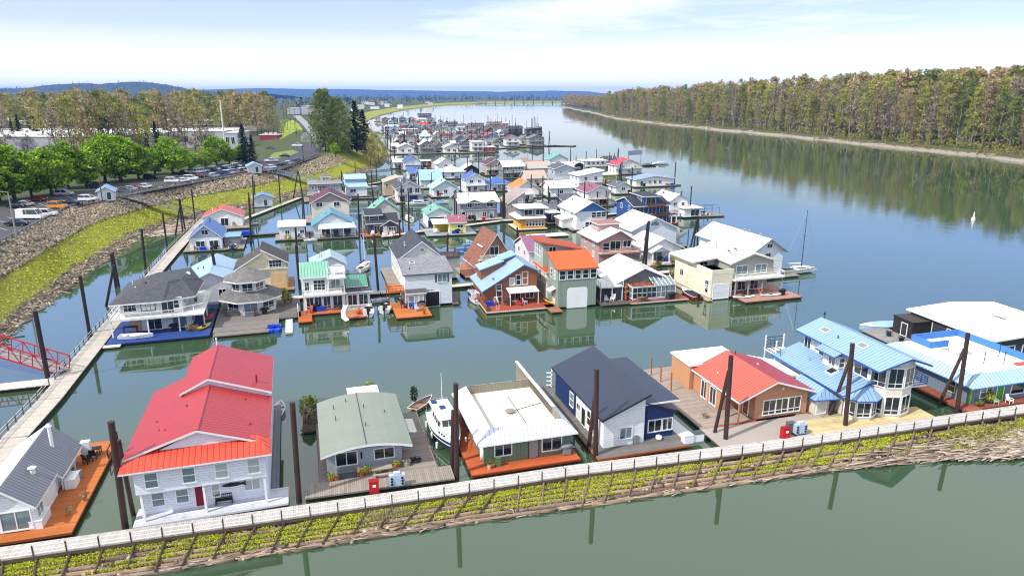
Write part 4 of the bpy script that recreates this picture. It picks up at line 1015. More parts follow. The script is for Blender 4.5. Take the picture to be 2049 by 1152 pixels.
w_ = B(); w_.poly([(2.9, 11.5, 5), (W, 11.5, 5), (W, 11.5, r2 - 2.05), (xr, 11.5, r2 - .02), (2.9, 11.5, r2 - 1.15)]); w_.poly([(W, 11.5, 3.3), (W, 21.3, 3.3), (W, 21.3, r2 - 2.05), (W, 11.5, r2 - 2.05)]); w_.poly([(2.9, 21.3, 3.3), (2.9, 11.5, 3.3), (2.9, 11.5, r2 - 1.15), (2.9, 21.3, r2 - 1.15)]); w_.poly([(W, 21.3, 3), (2.9, 21.3, 3), (2.9, 21.3, r2 - 1.15), (xr, 21.3, r2 - .02), (W, 21.3, r2 - 2.05)]); w_.poly([(0, 12, 3.3), (0, 16.3, 3.3), (0, 16.3, 5.9), (0, 12, 5.9)][::-1])
h.part(w_, 'wall', 'lap:e6e8f0')
h.part(B().bar((xr, .9, rz + .22), (xr, 11.3, rz + .22), .3, .06).bar((xr, 11.2, r2 + .22), (xr, 21.8, r2 + .22), .3, .06), 'ridge_cap', RED)
for a in (.9, 3.9, 6.6, 9.3): h.win(v, 'F', a, 3.95, .95, 1.35, 'h', gm='glass_blind' if a > 5 else 'glass_pale')
h.wins(lo, 'F', (.7, 2.7), 1.3, .95, 1.25, 'h', gm='glass_pale'); h.win(lo, 'F', 4.25, .65, .9, 2.05, 'D', gm='plain:7c1428'); h.win(lo, 'F', 5.7, 1.35, .6, 1.2, 'h', gm='glass_blind'); h.win(lo, 'F', 8.5, 1.55, 1.3, .95, 'w')
h.wins(v, 'R', (5, 8.5), 4.1, 1.2, 1.2); h.wins(lo, 'L', (6, 11), 1.5, 1.1, 1.1)
for x in (.35, 5.4, W - .25): h.post(x, .12, .6, 3.35, 'trim', .2)
h.deck(-.5, W + 1.6, -.45, 2.4, .6, 'deck:c8cad0', em='plain:dfe1e6'); h.deck(W - .3, W + .8, 2.4, 22, .58, 'decku:6f7278', fl=False)
h.part(B().box(.2, W + .7, 2.5, 21.5, -.4, .38), 'float', 'float_log')
for x, y in ((2.2, 4), (3.6, 8), (1, 7), (1.6, 4.6), (8.8, 9.5), (9.5, 4)): h.vent(x, y, rz - abs(x - xr) * s1, .25, 'plain:8c1a1c', .08)
h.vent(9.8, 13, r2 - 1.4, .7, 'plain:8c1a1c', .1); h.vent(xr, 21.5, r2, 1.0, 'trim', .07)
fish = B(); Lf = 2.1
o_f = [(0, 0, 0), (.25, 0, .13), (.7, 0, .2), (1.3, 0, .18), (1.75, 0, .08), (2.1, 0, .3), (2.02, 0, 0), (2.1, 0, -.22), (1.75, 0, -.06), (1.3, 0, -.13), (.7, 0, -.16), (.25, 0, -.09)]
fish.poly([(x, -.06, z) for x, _, z in o_f]); fish.poly([(x, .0, z) for x, _, z in reversed(o_f)])
fs = fish.build('wall_fish', 'plain:12151c', None, False, loc=(*h.Wd(6.75, 1.28), 2.3), rot=h.rot); tag(fs, 'dark carved fish hanging on the porch wall above the bench', 'wall ornament')
bench(449, 1007, .6, 17, 'dark slatted garden bench on the porch of the red-roofed house')
rowboat(559, 822, 100, 'small white dinghy nosed against the red-roofed house', 3.2, 1.5)
# grey low house with arched roof
h = House('low grey floating house with shallow arched grey roof and white fascia', 'grey house with arched roof', (655, 946), 805, rot=16.6)
W = h.w; n = 8; pr = []
for i in range(n + 1):
    t = i / n; pr.append((-.55 + (W + 1.5) * t, 2.55 + .95 * math.sin(math.pi * (.06 + .86 * t)) ** .9))
polys = [[(a[0], -1.3, a[1]), (b_[0], -1.3, b_[1]), (b_[0], 11.6, b_[1]), (a[0], 11.6, a[1])] for a, b_ in zip(pr, pr[1:])]
h.roof(polys, 'plain:838a80', t=.24); h.roof([[(W + .9, 2.2, 2.72), (W + 1.9, 2.2, 2.6), (W + 1.9, 5, 2.6), (W + .9, 5, 2.72)]], 'plain:878c86', t=.2)
zz_ = lambda x: np.interp(x, [p[0] for p in pr], [p[1] for p in pr])
w_ = B(); w_.poly([(0, 0, .5), (W, 0, .5)] + [(x, 0, zz_(x)) for x in np.linspace(W, 0, 9)]); w_.poly([(W, 0, .5), (W, 11, .5), (W, 11, zz_(W)), (W, 0, zz_(W))]); w_.poly([(0, 11, .5), (0, 0, .5), (0, 0, zz_(0)), (0, 11, zz_(0))]); w_.poly([(W, 11, .5), (0, 11, .5)] + [(x, 11, zz_(x)) for x in np.linspace(0, W, 9)])
h.part(w_, 'wall', 'lap:a2a6aa'); h.vols.append((0, W, 0, 11, .5, 2.6)); bay = h.vol(W, W + 1.1, 2.6, 4.6, .5, 2.6, 'none', 0, 'lap:a2a6aa')
h.win(0, 'F', .95, 1.15, 2.0, 1.35, 'w', gm='glass'); h.win(0, 'F', 4.75, 1.35, 1.9, 1.05, 'w', gm='glass'); h.win(bay, 'F', .2, 1.2, .7, 1.1, 'h'); h.win(bay, 'R', .4, 1.2, 1.2, 1.1, 'w')
h.part(B().bar((3.9, -1.3, 3.76), (3.9, 11.6, 3.76), .07, .05), 'roof_seam', 'plain:3c3d3c')
h.part(B().box(3.35, 3.5, -.1, -.02, 1.6, 2.3), 'wall_lamp', 'dark')
h.deck(-.8, W + 3.3, -3.1, 11.5, .5, 'deck:877d74', em='deck:6b4630')
for x, y, k in ((1.3, 5.5, .5), (4.2, 2.8, .35), (1.2, 8.5, .4), (6.5, 6, .25), (2.6, 9.6, .3), (4.4, 7.3, .4)): h.vent(x, y, zz_(x) + .2, k, 'plain:55585a', .05)
h.part(B().box(.0, 1.1, 2.2, 3.0, 2.88, 3.1), 'roof_clutter', 'plain:a85a38')
sh = h.vol(3.2, 6.4, 11.9, 14.6, .5, 2.9, 'flat', 0, 'lap:9ca0a2', 'plain:e9eaea', .2)
dockbox(694, 955, .5, 17, 'dark grey storage chest below the front window of the arched-roof house', 1.7, .7, .7, 'plain:3a4046')
o = small(765, 948, .5, 17, 'picnic_table', 'weathered wooden picnic table in front of the arched-roof house', 'picnic table'); B().box(-1., 1., -.4, .4, .7, .76).build('tabletop', 'deck:a79a86', o)
for y in (-.75, .75): B().box(-1, 1, y - .14, y + .14, .42, .47).build('bench_plank', 'deck:a79a86', o)
for x in (-.75, .75): B().bar((x, -.75, 0), (x, .3, .72), .09, .05).bar((x, .75, 0), (x, -.3, .72), .09, .05).bar((x, -.8, .4), (x, .8, .4), .08, .05).build('leg', 'deck:a79a86', o)
for i, (px, py, lf) in enumerate(((662, 962, 'leaf_maple'), (674, 960, 'twig'), (724, 951, 'leaf_brown'), (733, 948, 'leaf_maple'), (716, 951, 'twig'), (793, 935, 'leaf_yellow'))):
    pot(px, py, .5, f'orange clay pot {("at the left corner", "with dry twigs near the left corner", "beside the grey chest", "right of the grey chest", "holding twigs beside the chest", "right of the picnic table")[i]} by the arched-roof house', 'plain:b06436', lf, .5, .28)
rocks_o = tufts('hose_pile', np.array([(*h.Wd(W + 1.3 + R.uniform(-.6, .6), -.2 + R.uniform(-.5, .5)), .56 + R.uniform(0, .3)) for _ in range(90)]), .22, 'dark', .3); rocks_o['kind'] = 'thing'; tag(rocks_o, 'tangled black hose heap on the deck beside the arched-roof house', 'hose')
pot(815, 930, .5, 'grey bucket planter right of the arched-roof house', 'plain:9aa0a4', 'twig', .3, .35)
rowboat(845, 812, 62, 'wooden skiff tied behind the arched-roof house', 4.2, 1.6, 'plain:8d8a80', inm='deck:9a7355'); bush_things(829, 806, .4, 2.2, .5, 'dark upright shrub on the float behind the arched-roof house', 'leaf_conifer', 260, .13)
for i, (px, py, lf, hh) in enumerate(((612, 835, 'leaf_yellow', 2.6), (617, 846, 'twig', 2.0), (626, 828, 'leaf_poplar', 2.4), (740, 792, 'leaf_yellow', 1.8))): bush_things(px, py, .35, hh, .7, ('tall yellow green shrub on the planted float', 'dry brushy plant on the planted float', 'green shrub at the back of the planted float', 'yellow shrub beside the white shed behind the arched roof')[i], lf, 420, .14)
fl = House('weathered planted float with grasses left of the arched-roof house', 'planted float', (606, 862), w=2.4, rot=16, name='planted_float', cat='float', group=None); fl.deck(0, 2.5, 0, 5.5, .35, 'deck:4e463a')
tufts('float_grass', np.array([(*fl.Wd(R.uniform(.1, 2.4), R.uniform(.1, 5.3)), .45) for _ in range(260)]), .25, 'twig', .12, .4); chair(628, 812, .5, 30, 'white plastic chair on the float behind the arched-roof house')
# green house with white mansard
h = House('green floating house with flat cream roof inside a white metal mansard', 'green house with white mansard', (970, 930), 1140, rot=16.5)
W = h.w; v = h.vol(0, W, 0, 12, .5, 3.1, 'none', 0, 'bb:62785c')
h.deck(-1.7, W + .6, -1.6, 13.5, .5, 'deck:b4562a', em='plain:8e3c16')
zo, zi = 2.95, 4.2
out_r = [(-.75, -.75), (W + .6, -.75), (W + .6, 12.7), (-.75, 12.7)]; inn = [(.75, .45), (W - .75, .45), (W - .75, 11.5), (.75, 11.5)]
for (a, b_), (c_, d_) in zip(zip(out_r, out_r[1:] + out_r[:1]), zip(inn, inn[1:] + inn[:1])):
    h.roof([[(*a, zo), (*b_, zo), (*d_, zi), (*c_, zi)]], 'seam:dfe4ea', t=.12)
pw = B()
for (c_, d_) in zip(inn, inn[1:] + inn[:1]): pw.poly([(*d_, 3.2), (*c_, 3.2), (*c_, zi + .1), (*d_, zi + .1)])
h.part(pw, 'parapet', 'bb:8d8675'); fr_ = B(); fr_.poly([(*p, 3.25) for p in inn]); h.part(fr_, 'roof', 'plain:ddd7c8')
h.part(B().box(W - .75, W - .6, 3.5, 17.2, 3.3, 4.3), 'parapet_wall', 'bb:8d8675'); h.part(B().box(W - .85, W - .5, 3.4, 17.3, 4.3, 4.38), 'parapet_cap', 'trim')
h.part(B().box(W - .72, W - .62, 12.6, 17.2, .4, 3.3), 'screen_wall', 'bb:9a937f')
h.vent(4.3, 5.5, 3.2, .3, 'plain:8d8678', .35); h.part(B().bar((4.3, 5.4, 3.4), (W - 1, 6.6, 3.4), .06, .06).bar((5.2, 2.6, 3.3), (5.2, 9.5, 3.3), .05, .05), 'roof_pipe', 'plain:4a463e')
h.win(v, 'F', 1.1, 1.35, 1.7, 1.2, 'w', gm='glass'); h.win(v, 'F', 4.75, .55, .95, 2.1, 'D', fm='plain:7a3418', gm='plain:8a8f90'); h.win(v, 'F', 6.2, 1.15, 2.05, 1.5, 'w', gm='glass'); h.wins(v, 'L', (3, 7), 1.3, 1.4, 1.1)
tank(966, 921, .5, 'white upright tank at the left front corner of the green house', 1.5, .3); hvac(908, 842, .5, 16, 'white unit at the back left of the green house deck'); bbq(1133, 908, .5, 16, 'grey covered grill at the right front of the green house', 'plain:7b8087'); pot(979, 937, .5, 'pale planter with shrub at the green house corner', 'plain:b9b9a8', 'leaf_poplar', .8, .2); dockbox(997, 932, .5, 16, 'small green cabinet on the green house front wall', .5, .3, .9, 'plain:55704f')
# cabin cruiser
cruiser(893, 876, -71, 'white and navy cabin cruiser moored between the arched-roof and green houses')
# navy and white house
h = House('navy blue and white floating house with dark ribbed metal roof', 'navy and white house', (1207, 896), 1350, rot=16.8)
W = h.w; NV = 'rib:2e3547'; m_ = 4.75
a = h.vol(0, m_, 0, 14.5, .5, 4.05, 'sL', 1.95, 'lap:e6e7e6', NV, .5, 'plain:1e2434', of=.6, orr=.35); b_ = h.vol(m_ + .02, W, .5, 13, .5, 4.75, 'sR', 0.0, None, NV)
h.vols.pop(); b_ = h.vol(m_ + .02, W, .5, 12.4, .5, 3.55, 'sR', 1.35, 'bb:1c3566', NV, .4, 'plain:1e2434')
c_ = h.vol(-.08, 0, 7.9, 14.6, .5, 3.95, 'none', 0, 'bb:1c3566')
h.win(a, 'F', 1.9, 1.3, 1.35, 1.25, 'w', gm='glass_pale'); h.win(b_, 'F', .75, 1.35, 1.5, 1.3, 'w', gm='glass'); h.win(b_, 'F', 2.5, 1.35, 1.1, 1.3, 'w', gm='glass')
h.wins(a, 'L', (2.2, 3.6), 1.3, .8, 1.7, 'h', gm='glass'); h.win(a, 'L', 5, .55, 1.0, 2.1, 'D', gm='plain:20242a'); h.win(c_, 'L', .6, 1.4, 1.0, 1.6, 'h', gm='glass_pale'); h.win(a, 'L', 6.6, 1.8, .9, .7, 'w')
h.deck(-1.4, W + .6, -2.05, 17, .5, 'deck:6f6a66', em='plain:a8541f'); h.part(B().cyl((m_ + .5, .42, .5), (m_ + .5, .42, 4.2), .06), 'downspout', 'plain:1c2f5c')
dockbox(1217, 890, .5, 17, 'white cabinet at the left front of the navy house', .9, .5, 1.2); bbq(1240, 888, .5, 17, 'black covered grill in front of the navy and white house'); hvac(1270, 884, .5, 17, 'grey air conditioner between the white and navy walls')
tank(1318, 879, .5, 'round white tank in front of the navy wall', .4, .35)
pf = House('white moulded plastic jet ski dock right of the navy house', 'white jet ski dock', (1352, 878), w=3, rot=17, name='jet_ski_dock', cat='float', group=None); pf.deck(.1, 2.5, 0, 9, .4, 'plain:d6dadd', .3)
dockbox(1375, 884, .45, 17, 'white console on the plastic dock beside the navy house', 1.1, .8, .9); dockbox(1394, 880, .45, 17, 'grey-topped white locker on the plastic dock', 1.3, .8, .9, lid='plain:4a4d50')
spir = B()
for i in range(26): z = i * .09; spir.cyl((.35 * math.cos(i), .35 * math.sin(i), z), (.35 * math.cos(i + 1), .35 * math.sin(i + 1), z + .09), .06, n=5)
o = spir.build('spiral_ornament', 'white_gel', None, loc=(*P(1099, 774, .5), .5)); tag(o, 'white twisted ornament on the deck behind the navy house', 'ornament')
# tan house with red roof
h = House('tan floating house with salmon red metal gable roof and recessed porch', 'tan house with red roof', (1508, 840), 1612, rot=16.)
W = h.w
xl = -2.3; zr = 5.1; z1 = 3.2
p_ = [(xl - .3, -.7, z1 - .1), (2.3, -.7, zr), (2.3, 10, zr), (xl - .3, 10, z1 - .1)], [(2.3, -.7, zr), (W + .5, -.7, 3.35), (W + .5, 10, 3.35), (2.3, 10, zr)]
h.roof([list(p_[0])], 'seam:bf5a48'); h.roof([list(p_[1])], 'seam:a82c30')
w_ = B(); w_.poly([(0, 0, .55), (W, 0, .55), (W, 0, 3.5), (2.3, 0, zr), (0, 0, 4.1)]); w_.poly([(W, 0, .55), (W, 9.7, .55), (W, 9.7, 3.5), (W, 0, 3.5)]); w_.poly([(xl, 3.5, .55), (0, 3.5, .55), (0, 3.5, 4.1), (xl, 3.5, 3.3)]); w_.poly([(0, 3.5, .55), (0, 0, .55), (0, 0, 4.1), (0, 3.5, 4.1)]); w_.poly([(xl, 9.7, .55), (xl, 3.5, .55), (xl, 3.5, 3.3), (xl, 9.7, 3.3)]); w_.poly([(W, 9.7, .55), (xl, 9.7, .55), (xl, 9.7, 3.3), (2.3, 9.7, zr), (W, 9.7, 3.5)])
h.part(w_, 'wall', 'plain:b98462'); h.vols.append((0, W, 0, 9.7, .55, 3.4)); h.vols.append((xl, 0, 3.5, 9.7, .55, 3.3))
for x in (1.15, 2.85, 4.55): h.win(0, 'F', x, 1.0, 1.55, 1.75, 'p', gm='glass')
h.win(0, 'L', 1.2, .6, .95, 2.05, 'D', gm='plain:8a5a2a'); h.wins(1, 'L', (1, 3), .6, 1.2, 2.1, 'd', gm='glass'); h.post(xl - .05, -.4, .5, 3.1, 'plain:c98f5a'); h.post(xl - .05, 1.6, .5, 3.1, 'plain:c98f5a'); h.post(xl - .05, 6.5, .5, 3.1, 'plain:c98f5a')
f2 = h.vol(-2.8, 4.6, 9.9, 14.6, .5, 3.7, 'flat', 0, 'plain:c08c66', 'plain:e8e8e6', .2); h.vent(3, 9, 4.7, .8, 'plain:4a3030', .05); h.vent(-1, 6.5, 3.7, .25, 'trim', .07); h.vent(4.4, 6.2, 4.3, .3, 'trim', .07)
h.deck(-7.0, 0, -.3, 17.6, .5, 'deck:9a8c80'); h.deck(0, W + 1, .4, 15, .46, 'deck:8d8076'); h.deck(-7.2, 8.2, -5.0, -.33, .48, 'plain:a39a93', em='deck:5a5048'); h.part(B().box(-5.2, .2, -.4, -.02, .5, .53).box(W + .1, W + 1.4, -.4, .9, .5, .53), 'ramp', 'plain:a2492e')
h.part(B().box(W / 2 - .1, W / 2 + .1, -.1, 0, 3.9, 4.15), 'wall_lamp', 'trim')
for i, (bx, by, ty) in enumerate(((1304, 750, 715), (1323, 764, 730), (1344, 782, 745))): piling(bx, by, bx, ty, .09, 'plain:a05a30', f'thin orange post on the tan house deck, {("rear", "middle", "front")[i]} of three', .5)
dockbox(1393, 772, .5, 106, 'small bench box against the tan house wall', 1.2, .5, .5, 'deck:a07a58'); bbq(1413, 765, .5, 106, 'dark barbecue under the tan house eave'); chair(1425, 776, .5, 100, 'white chair under the tan house eave')
pot(1411, 835, .5, 'stone coloured tub alone on the tan house deck', 'plain:8d8274', 'twig', .2, .35)
# pump station boxes on the front docks
for px, py, lab, red in ((1570, 876, 'red fire equipment cabinet on the concrete dock by the tan house', 1), (749, 985, 'red fire equipment cabinet on the wooden dock by the arched-roof house', 1)):
    o = small(px, py, .5, 14, 'fire_cabinet', lab, 'fire cabinet', 'red fire cabinets'); B().box(-.45, .45, -.3, .3, .1, 1.25).build('cabinet_body', 'plain:b01018', o); B().box(-.12, .18, -.33, -.29, .75, 1.0).build('label_plate', 'trim', o); B().box(-.45, -.38, -.3, .3, 0, .1).box(.38, .45, -.3, .3, 0, .1).build('leg', 'dark', o)
    l = B(); l.prism([(-.48, -.33), (.48, -.33), (.48, .33), (-.48, .33)], 1.25, 1.31); l.build('lid', 'plain:8a0c14', o)
for px, py, lab in ((1600, 868, 'pale blue meter pedestal with dark dials on the concrete dock'), (795, 972, 'pale blue meter pedestal with dark dials on the wooden dock')):
    o = small(px, py, .5, 14, 'meter_pedestal', lab, 'meter pedestal', 'meter pedestals'); B().box(-.75, .75, -.25, .25, .15, 1.3).build('pedestal_body', 'plain:a9bcd0', o); B().box(-.3, .3, -.2, .2, 1.3, 1.55).build('cap', 'plain:b9c6d2', o)
    for x in (-.5, .5):
        for z in (.4, .7, 1.0): B().cyl((x, -.25, z), (x, -.34, z), .11, n=10).build('dial', 'dark', o)
    B().box(-.7, -.6, -.2, .2, 0, .15).box(.6, .7, -.2, .2, 0, .15).build('leg', 'dark', o)
dockbox(1580, 866, .5, 14, 'dark open cabinet behind the red fire cabinet on the concrete dock', .9, .5, 1.3, 'plain:55605e')
# blue-roofed tall house with bay tower
BL = 'seam:86a6c8'; CR = 'plain:d8d2c4'
h = House('tall cream floating house with pale blue roofs and windowed bay tower', 'tall house with blue roofs', (1714, 836), w=8.5, rot=14.)
E5 = [(1.9, 1.0), (2.9, -.6), (4.7, -1.2), (6.5, -.6), (7.5, 1.0)]
up = B(); wl = [(2.0, 13.0), (2.0, 1.0)] + E5[1:-1] + [(7.5, 1.0), (7.5, 13.0)]
for p, q in zip(wl, wl[1:]): up.poly([(*p, .5), (*q, .5), (*q, 6.9), (*p, 6.9)])
h.part(up, 'wall', 'plain:d8d2c4')
h.roof([[(.9, -1.4, 6.55), (4.6, -2.0, 8.0), (4.6, 13.8, 8.0), (.9, 13.8, 6.55)], [(4.6, -2.0, 8.0), (8.6, -1.0, 6.45), (8.6, 13.8, 6.45), (4.6, 13.8, 8.0)]], BL, 'plain:2c56a0')
fa = B()
for p, q in zip(E5, E5[1:]):
    zt_ = lambda x: 8.0 - (abs(x - 4.6)) * .39
    fa.poly([(*p, 6.85), (*q, 6.85), (*q, zt_(q[0])), (*p, zt_(p[0]))])
h.part(fa, 'gable', 'plain:d8d2c4')
def bay(h, p, q, z, hh, gm='glass', m=.18):
    L = math.dist(p, q); a = math.atan2(q[1] - p[1], q[0] - p[0]); nm, fme, pn, pme = win_meshes('p', L - 2 * m, hh, 'trim', gm)
    o = put(nm, fme, h.o, (p[0] + math.cos(a) * m, p[1] + math.sin(a) * m, z), a); put(pn, pme, o)
for p, q in zip(E5, E5[1:]): bay(h, p, q, 1.0, 2.1); bay(h, p, q, 4.3, 2.3)
h.vols.append((2.0, 7.5, 1, 13, .5, 6.9)); h.win(0, 'L', .4, 4.7, 2.2, 1.4, 'w', gm='glass'); h.win(0, 'L', 8.2, 4.6, .9, 1.5, 'h', gm='glass'); h.win(0, 'L', 10.9, 4.6, 1.2, 1.6, 'w', gm='glass')
d_ = h.vol(.9, 2.0, 5.2, 8, 3.4, 6.1, 'none', 0, 'plain:d8d2c4'); h.win(d_, 'L', .5, 4.7, 1.1, 1.1, 'w', gm='glass'); h.win(d_, 'F', .15, 4.7, .7, 1.1, 'h', gm='glass'); h.roof([[(-.1, 4.8, 6.1), (2.6, 4.8, 7.25), (2.6, 8.4, 7.25), (-.1, 8.4, 6.1)]], BL, 'plain:2c56a0', t=.15)
lw = h.vol(-1.2, 2.0, 1.2, 13, .5, 3.3, 'none', 0, 'plain:d2ccbe'); h.roof([[(-1.9, .4, 3.1), (2.2, .4, 4.5), (2.2, 14.5, 4.5), (-1.9, 14.5, 3.1)]], BL, 'plain:2c56a0')
pb = [(-1.9, .4), (-.9, -1.1), (1.2, -1.5), (2.6, -.7)]
h.roof([[(*a, 3.05), (*b2, 3.05), (1.6, .6, 4.25)] for a, b2 in zip(pb, pb[1:])], BL, 'plain:2c56a0', t=.12); pw_ = [(-1.3, .8), (-.7, -.5), (1.0, -.9), (2.2, -.3)]; w2 = B()
for a, b2 in zip(pw_, pw_[1:]): w2.poly([(*a, .5), (*b2, .5), (*b2, 3.1), (*a, 3.1)])
h.part(w2, 'wall', 'plain:cfc9bc')
for a, b2 in zip(pw_, pw_[1:]): bay(h, a, b2, 1.0, 1.7, 'glass', .12)
sd_ = h.vol(-4.3, -2.3, 2.0, 6.0, .5, 2.6, 'none', 0, 'lap:cfcbbd'); h.roof([[(-4.8, 1.5, 2.45), (-3.3, 1.9, 3.7), (-3.3, 6.4, 3.7), (-4.8, 6.4, 2.45)], [(-4.8, 1.5, 2.45), (-1.6, 1.2, 2.45), (-3.3, 1.9, 3.7)], [(-3.3, 1.9, 3.7), (-1.6, 1.2, 2.45), (-1.6, 6.4, 2.6), (-3.3, 6.4, 3.7)]], BL, 'plain:2c56a0', t=.12)
h.win(sd_, 'F', .3, .6, 1.2, 1.7, 'D', gm='lap:c9c5b8'); h.win(lw, 'L', 2, 1.2, 1.6, 1.2, 'w', gm='glass'); h.win(lw, 'L', 6, 1.2, 1.6, 1.2, 'w', gm='glass')
for y, x in ((4.2, 3.2), (10.6, 2.9)): h.skylight((x, y, 8.0 - (4.6 - x) * .39 + .2), (.93, 0, .363), (0, 1, 0), .9, 1.3, 'glass_pale')
h.skylight((.4, 5.5, 3.95 + .18), (.946, 0, .323), (0, 1, 0), 1.2, 1.2, 'glass'); h.vent(2.6, 7.8, 7.4, .35, 'plain:33507e', .07); h.vent(.2, 9.6, 3.9, .8, 'plain:8aa4c4', .06); h.part(B().cyl((4.6, 13.2, 8), (4.6, 13.2, 8.8), .04).blob((4.6, 13.2, 8.9), (.15, .15, .2), 6, 4), 'weathervane', 'dark')
h.deck(-7.4, 9.2, -2.9, 1.0, .5, 'deck:c6b484', em='plain:a89468'); h.deck(-6.3, 8, 1.0, 15.5, .44, 'deck:9a8f7a'); h.deck(-1.6, 1.4, 13, 16.8, 3.3, 'plain:d8d8d4', fl=False); h.rail([(-1.5, 13.2), (-1.5, 16.7), (1.4, 16.7)], 3.3, 1.6, 'plain:3c4856', 1.2, 4, pw=.06)
for x, y in ((-1.5, 14.2), (-1.5, 16.6), (1.3, 16.6)): h.post(x, y, .4, 5.2, 'trim', .14)
h.deck(7.5, 9.6, .3, 3, 3.6, 'plain:d8d8d4', fl=False); h.rail([(7.6, .35), (9.6, .35), (9.6, 3)], 3.6, 1.0, 'plain:3c6aa8', .9, 4, pw=.06)
cv = h.vol(-5.6, -2.0, 8.2, 13.8, .5, 2.5, 'sR', .9, 'plain:d2ccbe', 'plain:eceded', .3)
# far right mansard house
MB = 'seam:a4c0d6'
h = House('low blue-grey floating house with flat white roof and pale blue mansard', 'blue mansard house at right', (1938, 810), w=12, rot=16.)
v = h.vol(0, 12, 0, 13.4, .5, 3.2, 'none', 0, 'bb:6d7f8e')
out_r = [(-.9, -.9), (12.9, -.9), (12.9, 14.3), (-.9, 14.3)]; inn = [(.7, .7), (11.3, .7), (11.3, 12.7), (.7, 12.7)]; zo, zi = 2.95, 4.05
for (a, b2), (c2, d2) in zip(zip(out_r, out_r[1:] + out_r[:1]), zip(inn, inn[1:] + inn[:1])): h.roof([[(*a, zo), (*b2, zo), (*d2, zi), (*c2, zi)]], MB, 'plain:4f7fb4', t=.12)
r_ = B(); r_.poly([(*p, 4.1) for p in inn]); h.part(r_, 'roof', 'plain:eceef0')
h.part(B().box(11.1, 11.3, .7, 12.7, 4.1, 5.0).box(3.4, 11.1, 12.5, 12.7, 4.1, 5.0).box(3.2, 3.4, 9.5, 12.7, 4.1, 5.0).box(3.4, 6.2, 9.4, 9.55, 4.1, 5.0), 'parapet', 'plain:3f76b8')
for x, y in ((5.2, 3.2), (7.5, 2.4), (9.3, 4.6), (10.6, 1.6)): h.vent(x, y, 4.1, 1.6, 'plain:2a3644', .05)
h.part(B().box(4.9, 5.9, 7.0, 8, 4.1, 4.5).cyl((5.4, 7.5, 4.5), (5.4, 7.5, 5.2), .35, n=8), 'roof_unit', 'trim'); h.part(B().box(4.6, 7.2, 6.2, 8.9, 4.105, 4.13), 'roof_mat', 'plain:9a9a98'); h.part(B().box(8.6, 10.4, 1.4, 2.0, 4.1, 4.3), 'roof_clutter', 'plain:c0504a')
h.win(v, 'F', 1.5, 1.3, .8, 1.4, 'h'); h.win(v, 'F', 2.5, 1.3, .8, 1.4, 'h'); h.win(v, 'F', 4.1, .55, 1.0, 2.2, 'D', fm='trim', gm='plain:4a9c28'); h.win(v, 'F', 6.4, 1.2, 4.2, 1.5, 'w', gm='glass'); h.win(v, 'L', 2.2, 1.2, .9, 1.6, 'h', fm='plain:b9c98a', gm='glass'); h.win(v, 'L', 8.6, 1.6, 1.0, 1.1, 'w', fm='plain:9ac83a')
h.part(B().box(-.1, .1, -.1, .1, .5, 3.1), 'post', 'plain:78b830'); h.deck(-1.9, 13, -1.2, 14, .5, 'deck:8a4a38', em='deck:6a3a2c'); h.deck(-1.6, .4, -1.9, .4, .56, 'deck:9a5a44', fl=False)
bush_things(1968, 803, .5, 1.6, 1.1, 'big yellow flowering shrub in front of the blue mansard house', 'leaf_yellow', 700, .14); chair(2019, 806, .5, 16, 'white chair on the porch of the blue mansard house'); chair(1990, 808, .5, 0, 'pale green chair beside the yellow shrub', 'plain:a8c8a0')
bush_things(1958, 812, .5, .7, .5, 'small dark plants at the foot of the yellow shrub', 'leaf_poplar', 160, .1)
# big white roofed house behind
h = House('long dark-walled floating house with broad flat white roof behind the blue mansard', 'white flat-roofed house at far right', (1978, 724), w=16, rot=13.)
v = h.vol(0, 16, 0, 15, .5, 3.6, 'gy', .55, 'bb:3c3f42', 'plain:ecedee', .5); h.wins(v, 'F', (2, 5.5, 9), 1.2, 2, 1.4, 'w', gm='glass'); h.wins(v, 'L', (2, 6, 10.5), 1.0, 1.6, 1.9, 'w', gm='glass'); h.deck(-3, 16, -1.5, 16, .5, 'deck:7a7068')
for x, y in ((8, 6), (12, 3.5)): h.part(B().box(x, x + .5, y, y + 1.6, 4.2, 4.4), 'skylight', 'plain:6a6a62')
h.vent(1, 9.5, 3.9, .4, 'trim', .2); h.vent(1.2, 2, 3.9, .45, 'trim', .3)
k = House('black boxy shed on a grey float at far right', 'black shed at far right', (1822, 678), w=4.2, rot=12, name='dark_shed', cat='shed', group=None); v = k.vol(0, 4.2, 0, 4, .5, 3.0, 'flat', 0, 'plain:2a2725', 'plain:3b322b', .1, 'plain:2a2725'); k.win(v, 'L', 1, .6, 1.1, 1.9, 'D', gm='plain:35302c'); k.deck(-4.5, 5, -1.6, 5.4, .5, 'deck:8d8a86')
o = small(1806, 662, .5, 0, 'satellite_dish', 'round white satellite dish beside the black shed', 'satellite dish'); B().cyl((0, 0, 0), (0, 0, 1.3), .05).build('mast', 'chrome', o); B().cyl((0, -.1, 1.5), (0, .05, 1.5), .55, .35, 14).build('dish', 'trim', o)
pot(1778, 672, .5, 'dark blue tub on the float left of the black shed', 'plain:1c2c54', 'leaf_conifer', .6, .4); pot(1803, 682, .5, 'black round planter by the black shed', 'plain:17181a', 'leaf_conifer', .5, .4)
boat = motorboat(1760, 658, 190, 'pale blue canvas-covered boat left of the black shed', 7.5, 2.8, 'plain:a8c4e0', 'plain:8cb4e4')
